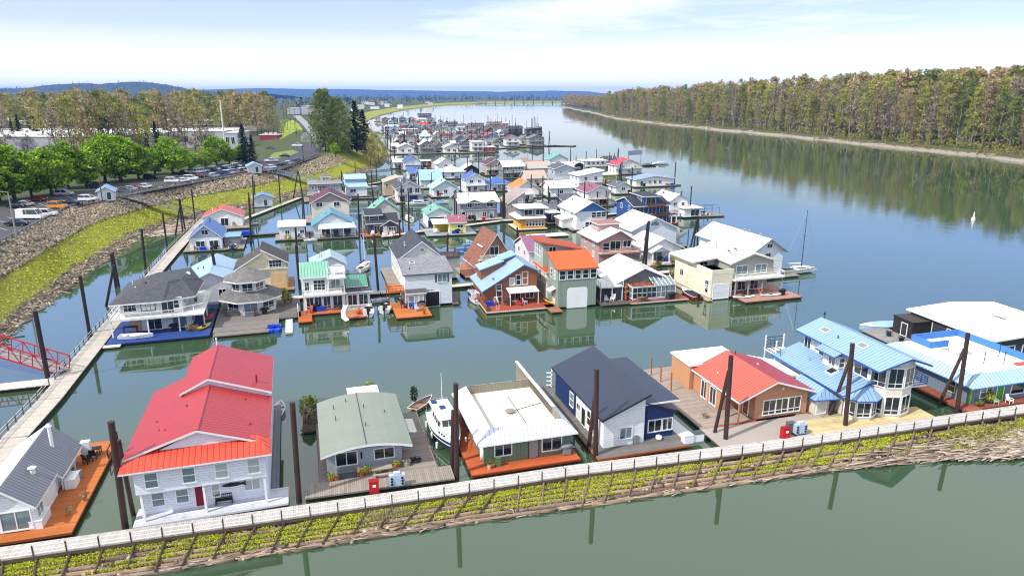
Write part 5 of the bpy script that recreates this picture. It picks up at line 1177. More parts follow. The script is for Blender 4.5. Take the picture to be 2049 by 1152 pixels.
# front pilings
FP = [(250, 1055, 222, 843, .28, 'tall rust brown piling left of the red-roofed house'), (268, 1030, 237, 880, .2, 'thinner leaning piling touching the tall one left of the red-roofed house'), (598, 1004, 585, 805, .25, 'rust brown piling between the red-roofed and arched-roof houses'),
 (914, 957, 912, 767, .25, 'rust brown piling in front of the cabin cruiser'), (903, 935, 907, 820, .22, 'dark leaning piling beside the cruiser bow'), (1192, 918, 1194, 738, .25, 'tall rust brown piling in front of the navy house'), (1175, 900, 1191, 790, .22, 'leaning brace piling left of the navy house piling'),
 (1452, 885, 1463, 711, .25, 'tall rust brown piling in front of the tan house'), (1425, 872, 1458, 742, .19, 'leaning brace piling beside the tan house'), (1692, 858, 1706, 687, .25, 'tall rust brown piling in front of the blue tower house'), (1652, 836, 1702, 716, .2, 'leaning brace piling left of the blue tower house'),
 (1915, 828, 1937, 666, .25, 'tall rust brown piling in front of the blue mansard house'), (1872, 810, 1930, 698, .2, 'leaning brace piling between blue tower and mansard houses')]
for bx, by, tx, ty, r, lb in FP: piling(bx, by, tx, ty, r, 'steel', lb)
# boardwalk with railing
near = [(-70, 1132), (0, 1122), (500, 1050), (900, 991), (1140, 953), (1540, 902), (2049, 827), (2140, 813)]; wl = [P(x, y, .62) for x, y in near]
bw = empty('boardwalk', (0, 0, 0), 0, 'long pale plank boardwalk with brown posts and white rails along the front row', 'boardwalk')
d_ = B(); e_ = B(); rr_ = B(); pos = []; WID = 2.1
def off(p, q, d): L = math.dist(p, q); return (-(q[1] - p[1]) / L * d, (q[0] - p[0]) / L * d)
for p, q in zip(wl, wl[1:]):
    ox, oy = off(p, q, WID); L = math.dist(p, q); a = math.atan2(q[1] - p[1], q[0] - p[0])
    sg = B(); sg.box(0, L, 0, WID, .5, .62); B_ = sg.build('deck_section', 'dock:bab3ae', bw, loc=(p[0], p[1], 0), rot=a); B().box(0, L, -.07, -.01, .3, .64).box(0, L, .1, WID - .1, -.3, .49).build('stringer', 'deck:57483c', bw, loc=(p[0], p[1], 0), rot=a)
pl = [0]
for p, q in zip(wl, wl[1:]): pl.append(pl[-1] + math.dist(p, q))
wlA = np.array(wl); SP = 2.42; npost = int(pl[-1] / SP)
at_l = lambda s: (np.interp(s, pl, wlA[:, 0]), np.interp(s, pl, wlA[:, 1]))
pm = B().box(-.05, .05, -.05, .05, .2, 1.62).mesh('railing_post', 'plain:4a3f38')
for i in range(npost + 1):
    x, y = at_l(i * SP); put('railing_post', pm, bw, (x, y, 0), math.radians(15))
    if i < npost:
        x2, y2 = at_l((i + 1) * SP); b = B()
        for z, s_ in ((1.5, .12), (1.14, .08), (.84, .08)): b.bar((x, y, z), (x2, y2, z), .05, s_)
        b.build('rail', 'plain:ecebe8', bw)
for px, py, w_, d2, lab in ((610, 1001, 20, 2.6, 'plank landing in front of the arched-roof house'),):
    k = House('weathered plank landing between boardwalk and the arched-roof house', 'plank landing', (px, py), w=14.5, rot=14.5, name='landing', cat='dock', group=None); k.deck(0, 14.2, .3, 2.9, .56, 'dock:8f857c')
# log boom with moss
lb = empty('log_boom', (0, 0, 0), 0, 'mossy floating log boom with cross timbers below the boardwalk', 'log boom')
far_w = [(-70, 1210), (0, 1195), (290, 1150), (640, 1094), (915, 1050), (1190, 1012), (1440, 974), (1640, 946), (1870, 920), (2049, 912), (2140, 905)]; fw = [P(x, y, .1) for x, y in far_w]
fa = np.array(fw); fL = np.concatenate([[0], np.cumsum(np.hypot(*np.diff(fa, axis=0).T))])
def bl(s, f): # s along, f across 0 (boardwalk) ..1 (water)
    x, y = at_l(s); ss = (s / pl[-1]) * fL[-1]; u = np.interp(ss, fL, fa[:, 0]), np.interp(ss, fL, fa[:, 1]); return (x + (u[0] - x) * f, y + (u[1] - y) * f)
for k, f in enumerate((.1, .27, .45, .62, .78, .93)):
    s = -2.0
    while s < pl[-1]:
        L = R.uniform(7, 13); b = B(); m = 6; pr_ = None
        for j in range(m + 1):
            x, y = bl(s + L * j / m, f + R.uniform(-.012, .012)); q = (x, y, .02 + R.uniform(-.03, .04))
            if pr_: b.cyl(pr_, q, .24, .24, 8, j in (1, m))
            pr_ = q
        b.build('long_log', R.choice(['deck:857060', 'deck:97806a', 'deck:6e5b4c']), lb, True); s += L + .3
for i in range(npost + 1):
    s = i * SP + .2; f1 = R.uniform(.72, 1.0); a, c2 = bl(s, .0), bl(s + R.uniform(-.2, .2) + (1.2 if s > 45 else -.3), f1)
    B().cyl((a[0], a[1], .4), (c2[0], c2[1], .32), .11, .09, 7).build('cross_timber', 'deck:4c3d31' if s < 45 else 'deck:7a6652', lb)
mp_ = []
for _ in range(2300):
    s = R.uniform(-1, pl[-1]); f = R.choice([.06, .1, .18, .22, .34, .38, .52, .56, .7]) + R.gauss(0, .012); ok = math.sin(s * .7 + f * 9) + math.sin(s * .23 + f * 4) + math.sin(s * 1.9 + f * 30) * .6 > -.55 - (.6 if s < 60 else 0) + f * 1.1
    if not ok: continue
    L = R.uniform(.25, .7)
    for _ in range(R.randint(40, 75)): x, y = bl(s + R.gauss(0, L), f + R.gauss(0, .017)); mp_.append((x, y, .18 + R.uniform(0, .2)))
mo = tufts('moss', np.array(mp_), .075, 'moss', .6, .2); mo.parent = lb
mp_ = [(x + R.gauss(0, .5), y + R.gauss(0, .25), z - .06) for x, y, z in mp_[::6]]; mo = tufts('dry_moss', np.array(mp_), .12, 'leaf_brown', .4, .2); mo.parent = lb
gr = []
for c_, n in ((33, 260), (34.5, 260), (102, 500), (105, 500), (99, 200)):
    for _ in range(n): x, y = bl(c_ + R.gauss(0, 1.0), .2 + abs(R.gauss(0, .22))); gr.append((x, y, .35 + R.uniform(0, .4)))
dg = tufts('dry_weeds', np.array(gr[:520]), .3, 'twig', .08, .4); dg.parent = lb; gw = tufts('green_weeds', np.array(gr[520:]), .25, 'leaf_olive', .3, .3); gw.parent = lb
dw = []
for _ in range(420): s = R.uniform(-1, pl[-1]); x, y = bl(s, R.uniform(.84, 1.0)); dw.append((x, y, .08 + R.uniform(0, .18)))
for _ in range(900): s = pl[-1] - abs(R.gauss(0, 9)) - 1; x, y = bl(s, R.uniform(.4, 1.06)); dw.append((x, y, .1 + R.uniform(0, .3)))
sticks('driftwood', np.array(dw[:420]), .5, 2.2, .11, ang=.25).parent = lb; sticks('driftwood', np.array(dw[420:]), .6, 3.6, .17, ang=.2).parent = lb
rk_ = []
for _ in range(700): s = R.uniform(-1, pl[-1]); x, y = bl(s, R.uniform(.0, .98)); rk_.append((x, y, .02))
rocks('bark_litter', np.array(rk_), .15, .45, 'driftwood').parent = lb
base = B()
for i in range(60):
    s0, s1 = pl[-1] * i / 60, pl[-1] * (i + 1) / 60; a, b2, c2, d2 = bl(s0, .02), bl(s1, .02), bl(s1, .96), bl(s0, .96); base.poly([(*a, .06), (*d2, .06), (*c2, .06), (*b2, .06)])
base.build('raft_bed', 'log_bed' if 'log_bed' in MATS else 'plain:3a3022', lb)
# ---- second row and the moorage behind ---------------------------------------------------------------------------
def mh(label, short, px, pr, depth, ze, rt='gy', rise=1.6, wm='lap:e4e6e8', rm='shin:5a5b60', rot=16.5, fw=2, sw=2, deck=(1.2, 1.8, 1.0), dm='deck:8d857c', em=None, skip=False, ww=1.2, side='L', fm='trim', **k):
    h = House(label, short, px, pr, rot=rot)
    if ze > 40: ze = h.hz(0, 0, ze)
    v = h.vol(0, h.w, 0, depth, .5, ze, rt, rise, wm, rm, fm=fm, **k)
    if deck: a, f, b = deck; h.deck(-a, h.w + b, -f, depth + .8, .5, dm, em=em)
    n = max(1, round((ze - .4) / 2.75)); sh = (ze - .5) / n
    for s in range(n):
        z = .5 + s * sh + sh * .34; hh = min(1.25, sh * .46)
        if fw:
            if s == 0 and h.w > 4: h.win(v, 'F', h.w * .12, .55, 1.0, min(2.0, sh * .75), 'D', gm=R.choice(['plain:7c3030', 'plain:e4e4e0', 'plain:3b4a5c', 'plain:5a4030'])); h.auto(v, 'F', z, max(1, fw - 1), ww, hh, 'w', h.w * .3)
            else: h.auto(v, 'F', z, fw, ww, hh, R.choice('wwhp'))
        if sw: h.auto(v, side, z, sw, 1.1, hh, R.choice('wh'))
    if rt in ('gy', 'gx', 'hip'):
        for _ in range(R.choice([1, 2, 2, 3])):
            a_, b_ = R.uniform(.15, .4), R.uniform(.2, .8); zz_ = ze + rise * a_ * 2 + .2
            if rt == 'gx': h.vent(h.w * b_, depth * a_, zz_, R.uniform(.3, .7), R.choice(['chrome', 'trim', 'plain:3a3a3c']), R.choice([.07, .1, .16]))
            else: h.vent(h.w * a_, depth * b_ if rt == 'gy' else depth * .5, zz_, R.uniform(.3, .7), R.choice(['chrome', 'trim', 'plain:3a3a3c']), R.choice([.07, .1, .16]))
    h.v = v; return h
# S1: white two storey with grey hip roof, blue deck
h = House('white two-storey floating house with dark grey hip roof, balconies and blue deck', 'white house with blue deck', (252, 668), 400, rot=17.5)
lo = h.vol(.6, 9.4, 1.0, 10.5, .5, 3.1, 'none', 0, 'lap:e6e4dc'); up = h.vol(-.3, 8.6, .2, 11, 3.3, 5.75, 'none', 0, 'lap:e9e6dc')
SG = 'shin:515258'
h.roof([[(-1.6, -.9, 5.4), (6.0, -.9, 5.4), (6.4, 3.6, 7.5), (3.4, 6.4, 7.9)], [(-1.6, -.9, 5.4), (3.4, 6.4, 7.9), (4.2, 8.6, 7.9), (-1.4, 13, 5.4)], [(6.0, -.9, 5.4), (10.6, 1.0, 5.4), (8.2, 5.4, 7.3), (6.4, 3.6, 7.5)], [(6.4, 3.6, 7.5), (8.2, 5.4, 7.3), (10.4, 9.6, 6.2), (8.8, 13, 7.4), (4.2, 8.6, 7.9), (3.4, 6.4, 7.9)], [(8.2, 5.4, 7.3), (10.6, 1.0, 5.4), (11, 9.6, 5.6), (10.4, 9.6, 6.2)]], SG)
h.deck(-1.8, 11.8, -1.7, 12.5, 3.3, 'plain:d9d9d4', .22, fl=False)
h.win(up, 'F', .5, 4.1, 1.7, 1.25, 'G', gm='glass'); h.win(up, 'F', 3.0, 4.0, 1.9, 1.5, 'G', fm='plain:6a665c', gm='plain:e6e3da'); h.win(up, 'F', 5.9, 3.4, 1.7, 2.05, 'd', gm='glass'); h.win(up, 'F', 7.7, 4.1, .7, 1.3, 'h', gm='glass'); h.win(up, 'R', 2, 4.1, 1.2, 1.2); h.win(up, 'L', 3, 4.1, 1.4, 1.2)
h.win(lo, 'F', 2.4, .6, 2.1, 2.0, 'd', gm='glass'); h.win(lo, 'F', 6.2, .6, 2.0, 2.0, 'd', gm='glass_pale'); h.win(lo, 'R', 1.5, .6, 2.0, 2.0, 'd', gm='glass'); h.part(B().box(.6, 2.2, .9, .96, .6, 2.9), 'lattice_panel', 'bb:c9a888')
h.rail([(-1.7, 6), (-1.7, -1.6), (7.2, -1.6), (11.6, 1.2), (11.6, 7)], 3.3, 1.0, 'trim', 1.5, 2, pw=.1)
for x, y in ((-1.5, -1.4), (3.6, -1.5), (8.0, -1.0), (11.4, 1.3), (11.5, 5)): h.post(x, y, .5, 3.1, 'trim', .2)
h.deck(-1.9, 12.6, -4.6, 14, .5, 'plain:24407c', em='plain:1c2f5c'); h.deck(-2.2, .2, -5.6, -4.4, .42, 'plain:cfd2d4')
h.vent(3.0, 4.2, 7.1, .5, 'plain:2c2c30', .12); h.vent(1.6, 3.4, 6.6, .5, 'trim', .07); h.vent(.2, 8.6, 6.3, .5, 'trim', .06)
o = small(378, 553, 6.9, 0, 'satellite_dish', 'white satellite dish on the grey hip roof of the blue-deck house', 'satellite dish'); B().cyl((0, 0, -.4), (0, 0, .5), .04).build('mast', 'chrome', o); B().cyl((0, -.1, .6), (0, .02, .6), .38, .25, 12).build('dish', 'trim', o)
rowboat(273, 676, 8, 'white skiff lying at the edge of the blue deck', 5.0, 1.5, z=.5); table(262, 665, .5, 17, 'dark bar table on the blue deck under the lattice panel', 2.0, .8, 'plain:3a2a22', 1.0)
o = bbq(319, 655, .5, 17, 'blue-covered kettle grill on the blue deck', 'blue_tarp'); chair(360, 650, .5, 20, 'blue adirondack chair on the blue deck', 'blue_tarp', 1.3)
chair(326, 606, 3.3, 10, 'dark chair with red cushion on the upstairs balcony of the blue-deck house', 'plain:7a2420', 1.1); chair(336, 605, 3.3, -20, 'dark chair on the upstairs balcony of the blue-deck house', 'plain:22201e', 1.1)
for i, (px, py) in enumerate(((352, 612), (364, 610), (392, 603))): pot(px, py, 3.3, f'balcony planter of the blue-deck house, {("blue, left", "green, middle", "leafy, right")[i]}', ['blue_tarp', 'plain:556b4a', 'plain:4a4038'][i], 'leaf_poplar', .9, .25)
kayak(407, 655, 75, 'yellow kayak leaning off the blue deck corner', 'plain:d0a020', 3.4, .7, .5); kayak(416, 637, 80, 'red canoe stacked beside the blue deck', 'plain:a82820', 3.8, .9, .4); kayak(424, 622, 60, 'dark green canoe above the red one', 'plain:2c4430', 3.6, 1.1, .3)
# light blue roof behind S1
h = House('long floating house with very pale blue gable roof behind the blue-deck house', 'pale blue-roofed house', (392, 612), w=7.2, rot=17.5)
v = h.vol(-1.6, 7.0, 2, 17, .5, 4.0, 'gy', 2.0, 'lap:d4d8dc', 'seam:a4bed4', .5); h.auto(v, 'R', 1.5, 5, 1.1, 1.3); h.auto(v, 'F', 1.5, 2); h.deck(-2.5, 9, 1, 18, .5, 'deck:5a5048'); h.vent(1, 8, 5.2, .6, 'plain:39424c', .08); h.vent(-.2, 10, 4.7, .4, 'plain:39424c', .08)
h.deck(7.2, 10.4, -2, 3, .45, 'plain:d0d0cc')
# S2 octagonal house
h = House('round-cornered grey-roofed two-tier white floating house with wide grey deck', 'octagonal white house', (455, 632), 545, rot=17.5)
def ngon(cx, cy, r, n=8, ph=math.pi / 8): return [(cx + r * math.cos(ph + 2 * math.pi * i / n), cy + r * math.sin(ph + 2 * math.pi * i / n)) for i in range(n)]
cx, cy = 3.9, 3.6
lo = ngon(cx, cy, 4.3); eo = ngon(cx, cy, 5.6); ei = ngon(cx, cy, 3.1); up_ = ngon(cx - .3, cy, 2.9); ue = ngon(cx - .3, cy, 4.2)
w_ = B()
for i in range(8): j = (i + 1) % 8; w_.poly([(*lo[i], .5), (*lo[j], .5), (*lo[j], 3.1), (*lo[i], 3.1)]); w_.poly([(*up_[i], 3.4), (*up_[j], 3.4), (*up_[j], 6.3), (*up_[i], 6.3)])
h.part(w_, 'wall', 'lap:dcdcdc')
h.roof([[(*eo[i], 2.85), (*eo[(i + 1) % 8], 2.85), (*ei[(i + 1) % 8], 4.1), (*ei[i], 4.1)] for i in range(8)], 'shin:6d6c6c'); h.roof([[(*ue[i], 6.0), (*ue[(i + 1) % 8], 6.0), (cx - .3, cy, 7.9)] for i in range(8)], 'shin:74716f')
for i in (4, 5, 6, 7):
    j = (i + 1) % 8; bay(h, lo[i], lo[j], .65 if i == 5 else 1.2, 2.0 if i == 5 else 1.3, 'glass_pale' if i == 5 else 'glass', .45 if i != 5 else .6); bay(h, up_[i], up_[j], 4.4, 1.5, 'glass', .3)
h.deck(-1.6, 8.4, -8.6, 9, .5, 'deck:76706c'); h.deck(-1.4, 6.9, -10.4, -8.7, .46, 'deck:7d7773'); h.deck(8.4, 12, -4, 9, .5, 'deck:6a6460'); k = small(467, 630, .5, 17, 'hot_tub', 'dark grey hot tub beside the octagonal house', 'hot tub'); B().box(-1, 1, -.8, .8, 0, .75).build('tub', 'plain:5a5856', k); B().box(-1.03, 1.03, -.83, .83, .75, .85).build('cover', 'plain:4a4644', k)
bush_things(571, 606, .5, 2.8, .7, 'tall palm-like shrub on the deck beside the octagonal house', 'leaf_olive', 300, .2); bush_things(581, 606, .5, 1.6, .5, 'low dark shrub next to the palm-like one', 'leaf_poplar', 200, .14)
for i, (px, py) in enumerate(((544, 660), (557, 659))):
    o = boat_root(px, py, 95, f'bright blue pedal boat, {("left", "right")[i]} of two beside the octagonal house deck', 'pedal_boat', 'pedal boat', 'kayaks and paddle boats'); b, rows = hull_b(3.2, 1.2, .5, .2); b.build('hull', 'plain:1648c8', o, True); deck_b(rows, 0, 12, -.05).build('deck', 'plain:2a5ad8', o); B().box(-.6, -.1, -.45, .45, .45, .8).box(-.7, -.55, -.45, .45, .7, 1.1).build('seat', 'plain:1a44b0', o)
fl2 = House('narrow grey finger float by the pedal boats', 'finger float', (571, 664), w=1, rot=17, name='finger_float', cat='float', group=None); fl2.deck(0, 1.1, 0, 7, .4, 'plain:c9c9c6', .3)
# yellow house behind
h = House('pale yellow tall floating house with dark lopsided roof', 'pale yellow house', (540, 580), w=3.2, rot=17)
v = h.vol(-6, 3.4, 1, 8.5, .5, 4.4, 'sL', 0.01, 'lap:e8d8b0', 'shin:6a6862', .2); h.roof([[(-6.6, .4, 4.2), (-1.0, .4, 7.6), (-1.0, 9, 7.6), (-6.6, 9, 4.2)], [(-1.1, .4, 8.3), (3.9, .4, 5.4), (3.9, 9, 5.4), (-1.1, 9, 8.3)]], 'shin:4e4b48')
w_ = B(); w_.poly([(-6, .95, 4.3), (3.4, .95, 4.3), (3.4, .95, 5.6), (-1, .95, 8.2), (-1, .95, 7.5), (-6, .95, 4.5)]); w_.poly([(3.4, .95, 4.3), (3.4, 8.5, 4.3), (3.4, 8.5, 5.6), (3.4, .95, 5.6)]); h.part(w_, 'wall', 'lap:e8d8b0')
h.vols.append((-6, 3.4, .94, 8.5, .5, 6)); h.win(1, 'F', 6.3, 4.8, 2.2, 1.3, 'G', gm='glass'); h.win(1, 'F', 6.9, 1.5, 1.4, 1.2, 'w', gm='glass'); h.deck(-7, 4.6, -.5, 9.5, .5, 'deck:9a7a5a'); h.part(B().box(.3, 3.2, .85, .93, .5, 3.6), 'side_panel', 'bb:ddb98a')
# S3 white ornate house
h = House('ornate white floating house with green metal roof, roof terrace and gazebo balcony', 'ornate white house with green roof', (609, 622), 692, rot=16.5)
W = h.w; lo = h.vol(0, W, 0, 8, .5, 3.3, 'none', 0, 'lap:e9e9e4'); up = h.vol(0, W * .62, 1.0, 8, 3.4, 6.2, 'gx', 1.6, 'lap:e6e6dc', 'seam:78ac96', .35, off=.6)
GRN = 'seam:78ac96'
h.wins(lo, 'F', (.5, 1.9, 3.4), .7, 1.1, 2.1, 'p', gm='glass'); h.win(lo, 'F', 5.0, .7, 1.5, 2.1, 'd', gm='glass'); h.win(up, 'F', 1.9, 3.7, 1.9, 1.9, 'G', gm='glass'); h.win(up, 'F', .4, 3.9, .7, 1.4, 'G', gm='glass'); h.wins(up, 'L', (1, 3.5), 4, 1, 1.3)
h.deck(-.1, W + .2, -1.1, 2, 3.4, 'plain:dcdcd6', .2, fl=False); h.rail([(0, 1), (0, -1), (W, -1), (W, 2)], 3.4, 1.0, 'trim', 1.6, 2, .28)
for x in (.1, W * .62, W - .1): h.post(x, -.95, 3.4, 6.3, 'trim', .14)
g_ = B(); g_.bar((W * .63, -.95, 5.5), (W * .8, -.95, 6.2), .1, .1).bar((W, -.95, 5.5), (W * .83, -.95, 6.2), .1, .1); h.part(g_, 'bracket', 'trim')
h.deck(W * .6, W + .3, -1.2, 3.5, 6.35, 'plain:e3e3df', .25, fl=False); h.rail([(W * .62, 3.3), (W * .62, -1.0), (W + .2, -1.0), (W + .2, 3.3)], 6.35, 1.0, 'trim', 1.4, 2, .25); up3 = h.vol(W * .66, W, 1.2, 3.6, 6.4, 7.6, 'none', 0, None); h.rail([(W * .72, .6), (W, .6)], 7.2, 1.0, 'trim', 1.0, 2, .22); h.post(W * .72, .6, 6.4, 7.2); h.post(W, .6, 6.4, 7.2); h.deck(W * .7, W + .1, .5, 2.8, 7.3, 'plain:e3e3df', .15, fl=False)
bk = h.vol(W * .64, W, 2.6, 8, 3.4, 6.1, 'none', 0, 'lap:e2e2dc'); h.win(bk, 'F', .4, 3.7, 1.5, 1.7, 'd', gm='glass_pale')
h.deck(-1.2, W + .4, -2.3, 0, .5, 'deck:b0603a'); h.deck(-1, 1.2, -6.2, -2.3, .5, 'deck:b55a20', em='plain:8a4418'); h.deck(W - .6, W + 3, -6.2, -2.3, .5, 'deck:a8704a', em='plain:8a4418'); h.rail([(-1, -.5), (-1, -3)], .5, 1.6, 'trim', 1, 3, .2)
an = h.vol(W + .1, W + 4.3, .2, 7.5, .5, 3.2, 'sF', 1.2, 'lap:d9d9d4', 'shin:4a4a4e', .4); h.roof([[(W + .3, 1.4, 3.75), (W + 4.2, 1.4, 3.75), (W + 4.2, 5.5, 4.9), (W + .3, 5.5, 4.9)]], 'seam:4f8f78', t=.12); h.wins(an, 'F', (.4, 2.3), .8, 1.5, 1.9, 'd', gm='glass'); h.rail([(W + .3, -1.8), (W + 4.4, -1.8)], .5, .9, 'trim', 1.2, 2, .22); h.deck(W + .1, W + 4.6, -2.2, .2, .52, 'deck:8d8076')
sl = small(694, 636, .5, 16, 'water_slide', 'curved white water slide on the front float of the ornate white house', 'water slide', None); b = B(); pts = [(0, 0, 2.2), (-.2, -.5, 1.9), (-.6, -1.2, 1.3), (-.6, -2.0, .7), (-.1, -2.7, .35)]
for p, q in zip(pts, pts[1:]): b.bar(p, q, .6, .1); b.bar((p[0] - .3, p[1], p[2] + .12), (q[0] - .3, q[1], q[2] + .12), .07, .25); b.bar((p[0] + .3, p[1], p[2] + .12), (q[0] + .3, q[1], q[2] + .12), .07, .25)
b.build('chute', 'white_gel', sl); B().bar((-.25, .1, 0), (-.25, .1, 2.2), .06, .06).bar((.25, .1, 0), (.25, .1, 2.2), .06, .06).bar((-.25, .1, 1), (.25, .1, 1), .05, .05).bar((-.25, .1, 1.6), (.25, .1, 1.6), .05, .05).build('ladder', 'chrome', sl)
o = small(718, 628, .5, 0, 'buoy', 'round orange float toy on the ornate house deck', 'buoy'); B().blob((0, 0, .5), .5, 10, 6).build('ball', 'plain:d0481c', o, True); B().cyl((0, 0, .95), (0, 0, 1.1), .08).build('valve', 'dark', o)
motorboat(738, 628, 100, 'small white runabout moored right of the ornate white house', 4.6, 1.9); rowboat(762, 604, 20, 'white inflatable tender near the orange-deck house', 3.4, 1.6); motorboat(771, 622, 95, 'pale twin-seat jet boat at the side of the orange deck', 3.6, 2.2)
mh('small white floating house with light blue roof behind the ornate white house', 'light blue cottage', (625, 560), 692, 6, 3.6, 'gy', 1.6, 'lap:dfe3e8', 'seam:a6bed0', fw=2, deck=(1, .6, 1), off=.6)
sailboat(729, 540, 82, 'white sailboat with bare tall mast behind the ornate white house', 8, 2.6, 13)
# S4 white/grey boathouse with orange deck
h = House('white two-storey floating boathouse with grey roof, dark boat bay and orange deck', 'white boathouse with orange deck', (812, 612), 905, rot=16)
W = h.w; v = h.vol(0, W, 0, 7.6, .4, 6.1, 'sF', 1.15, 'lap:e2e6ec', 'shin:85858a', .3, fm='plain:55565a'); h.win(v, 'F', W * .7, 4.5, 1.6, 1.4, 'w', gm='glass_pale'); h.part(B().box(W * .64, W * .68, -.05, 0, 4.5, 5.9).box(W * .9, W * .94, -.05, 0, 4.5, 5.9), 'shutter', 'plain:4a4c50')
h.win(v, 'F', W * .42, .05, W * .3, 2.7, 'o'); bb = h.vol(.1, W * .41, -1.3, 0, .5, 3.0, 'sF', .35, 'lap:8a8d92', 'shin:55565a', .2); h.win(bb, 'F', .25, .6, 1.0, 2.0, 'h', gm='glass_pale'); h.wins(bb, 'F', (1.4, 2.2), .6, .65, 2.0, 'h', gm='glass_blind')
h.skylight((2.1, 5.2, 6.1 + 1.15 * 5.2 / 7.6 + .2), (1, 0, 0), (0, .989, .15), .9, 1.0, 'glass'); h.vent(1.2, 2.2, 6.5, .3, 'dark', .07); h.part(B().box(W * .38, W * .6, -.04, .01, 3.0, 3.2), 'trim_board', 'plain:9a9ca0')
h.deck(-2.4, 3.6, -6.6, -1.3, .5, 'deck:bc6e34', em='plain:93481a'); h.deck(-3.0, 0, -1.3, 2.5, .5, 'deck:bc6e34'); h.deck(-3.0, -.1, .2, 5.5, 3.2, 'deck:bc6e34', .2, fl=False); h.rail([(-2.9, 5.4), (-2.9, .3), (-.2, .3)], 3.2, 1.05, 'plain:8a4a26', 1.2, 3, pw=.07)
for x, y in ((-2.8, .4), (-2.8, 5.2), (-.3, .4)): h.post(x, y, .5, 3.1, 'plain:8a4a26', .14)
stp = B()
for i in range(11): a = i * .38; stp.box(-.9 + .8 * math.cos(a) - .35, -.9 + .8 * math.cos(a) + .35, -1.2 + .8 * math.sin(a) - .2, -1.2 + .8 * math.sin(a) + .2, .6 + i * .24, .66 + i * .24)
stp.cyl((-.9, -1.2, .5), (-.9, -1.2, 4.0), .07); h.part(stp, 'spiral_stair', 'plain:3a3634')
h.deck(W, W + 1.2, -.6, 7, .35, 'deck:6b625a')
for i, (px, py, m_) in enumerate(((825, 618, 'blue_tarp'), (834, 622, 'plain:b9c4cc'), (843, 620, 'plain:c0764a'))): chair(px, py, .5, 30 * i, f'lounge chair on the orange boathouse deck, {("left, blue", "middle, pale", "right, tan")[i]}', m_, 1.1)
pot(849, 628, .5, 'orange pot at the corner of the orange boathouse deck', 'plain:b05a28', 'leaf_brown', .4)
h = mh('tall beige gabled floating house with dark roof behind the white boathouse', 'beige gabled house', (800, 566), 884, 13, 5.4, 'gy', 3.2, 'lap:d6d3ca', 'shin:44464f', fw=0, sw=3, off=.55, deck=(2.4, 1.0, 1.0), rot=16.5)
h.part(B().cyl((h.w * .55, -.02, 7.0), (h.w * .55, -.12, 7.0), .55, n=16), 'round_vent', 'trim'); h.part(B().cyl((h.w * .55, -.13, 7.0), (h.w * .55, -.16, 7.0), .38, n=16), 'round_louvre', 'glass_pale')
h.deck(h.w, h.w + 4, .4, 6, 5.0, 'deck:4a4038', fl=False); h.rail([(h.w, .5), (h.w + 4, .5), (h.w + 4, 6)], 5.0, 1.0, 'plain:4a3c34', 1.3, 2); h.vol(h.w + .02, h.w + 4, 1, 6, .5, 4.8, 'none', 0, 'lap:d6d3ca')
# S5 brown house with blue roof
h = House('brown wooden floating house with pale blue metal roof, clerestory boxes and red deck', 'brown house with blue roof', (970, 607), 1074, rot=15)
W = h.w; BR = 'bb:8d5840'
w_ = B(); w_.poly([(0, 0, .5), (W, 0, .5), (W, 0, 6.0), (W * .74, 0, 7.2), (0, 0, 3.0)]); w_.poly([(W, 0, .5), (W, 10, .5), (W, 10, 6.0), (W, 0, 6.0)]); w_.poly([(0, 10, .5), (0, 0, .5), (0, 0, 3.0), (0, 10, 3.0)]); w_.poly([(W, 10, .5), (0, 10, .5), (0, 10, 3), (W * .74, 10, 7.2), (W, 10, 6)]); h.part(w_, 'wall', BR)
h.roof([[(-.6, -.5, 2.65), (W * .74, -.5, 7.2), (W * .74, 10.5, 7.2), (-.6, 10.5, 2.65)], [(W * .74, -.5, 7.2), (W + .4, -.5, 5.8), (W + .4, 10.5, 5.8), (W * .74, 10.5, 7.2)]], 'seam:96b2cc', 'plain:4a7ab0')
c1 = h.vol(.5, 4.6, 5.2, 9.0, 3, 5.4, 'sL', 1.3, BR, 'seam:9cc0e0', .3, 'plain:4a7ab0'); c2 = h.vol(4.9, 7.2, 6, 9.4, 5, 6.9, 'sL', .7, BR, 'seam:8fb6dc', .3, 'plain:4a7ab0')
h.vols.append((0, W, 0, 10, .5, 3)); k = len(h.vols) - 1
h.wins(k, 'F', (W * .48,), 3.6, .8, 1.3, 'h', gm='glass_blind'); h.win(k, 'F', W * .6, 3.6, .8, 1.8, 'h', gm='glass'); h.win(k, 'F', W * .72, 3.6, .95, 2.3, 'h', gm='plain:8a5a40'); h.win(k, 'F', W * .22, 2.9, .9, .9, 'h', gm='glass'); h.win(k, 'F', W * .23, .6, .9, 2.0, 'h', gm='glass'); h.win(k, 'F', W * .48, .6, 1.9, 2.1, 'd', gm='glass'); h.win(k, 'F', W * .78, 1.0, 1.5, 1.5, 'w', gm='glass')
h.roof([[(W * .4, -2.6, 2.75), (W * .97, -2.6, 2.75), (W * .97, -.02, 3.1), (W * .4, -.02, 3.1)]], 'rib:e8e6e0', t=.1, name='awning')
for x in (W * .42, W * .95): h.post(x, -2.5, .5, 2.75, 'trim', .12)
h.part(B().box(W * .2, W * .42, 1.3, 2.6, 4.4, 4.5), 'skylight', 'plain:4c5a68')
h.deck(-.8, W + 1.8, -5.2, 10.5, .5, 'deck:9a4a34', em='plain:d8d0c4'); h.part(B().box(-.8, -.7, -5, 9, .5, 1.6), 'screen', 'bb:8a5038')
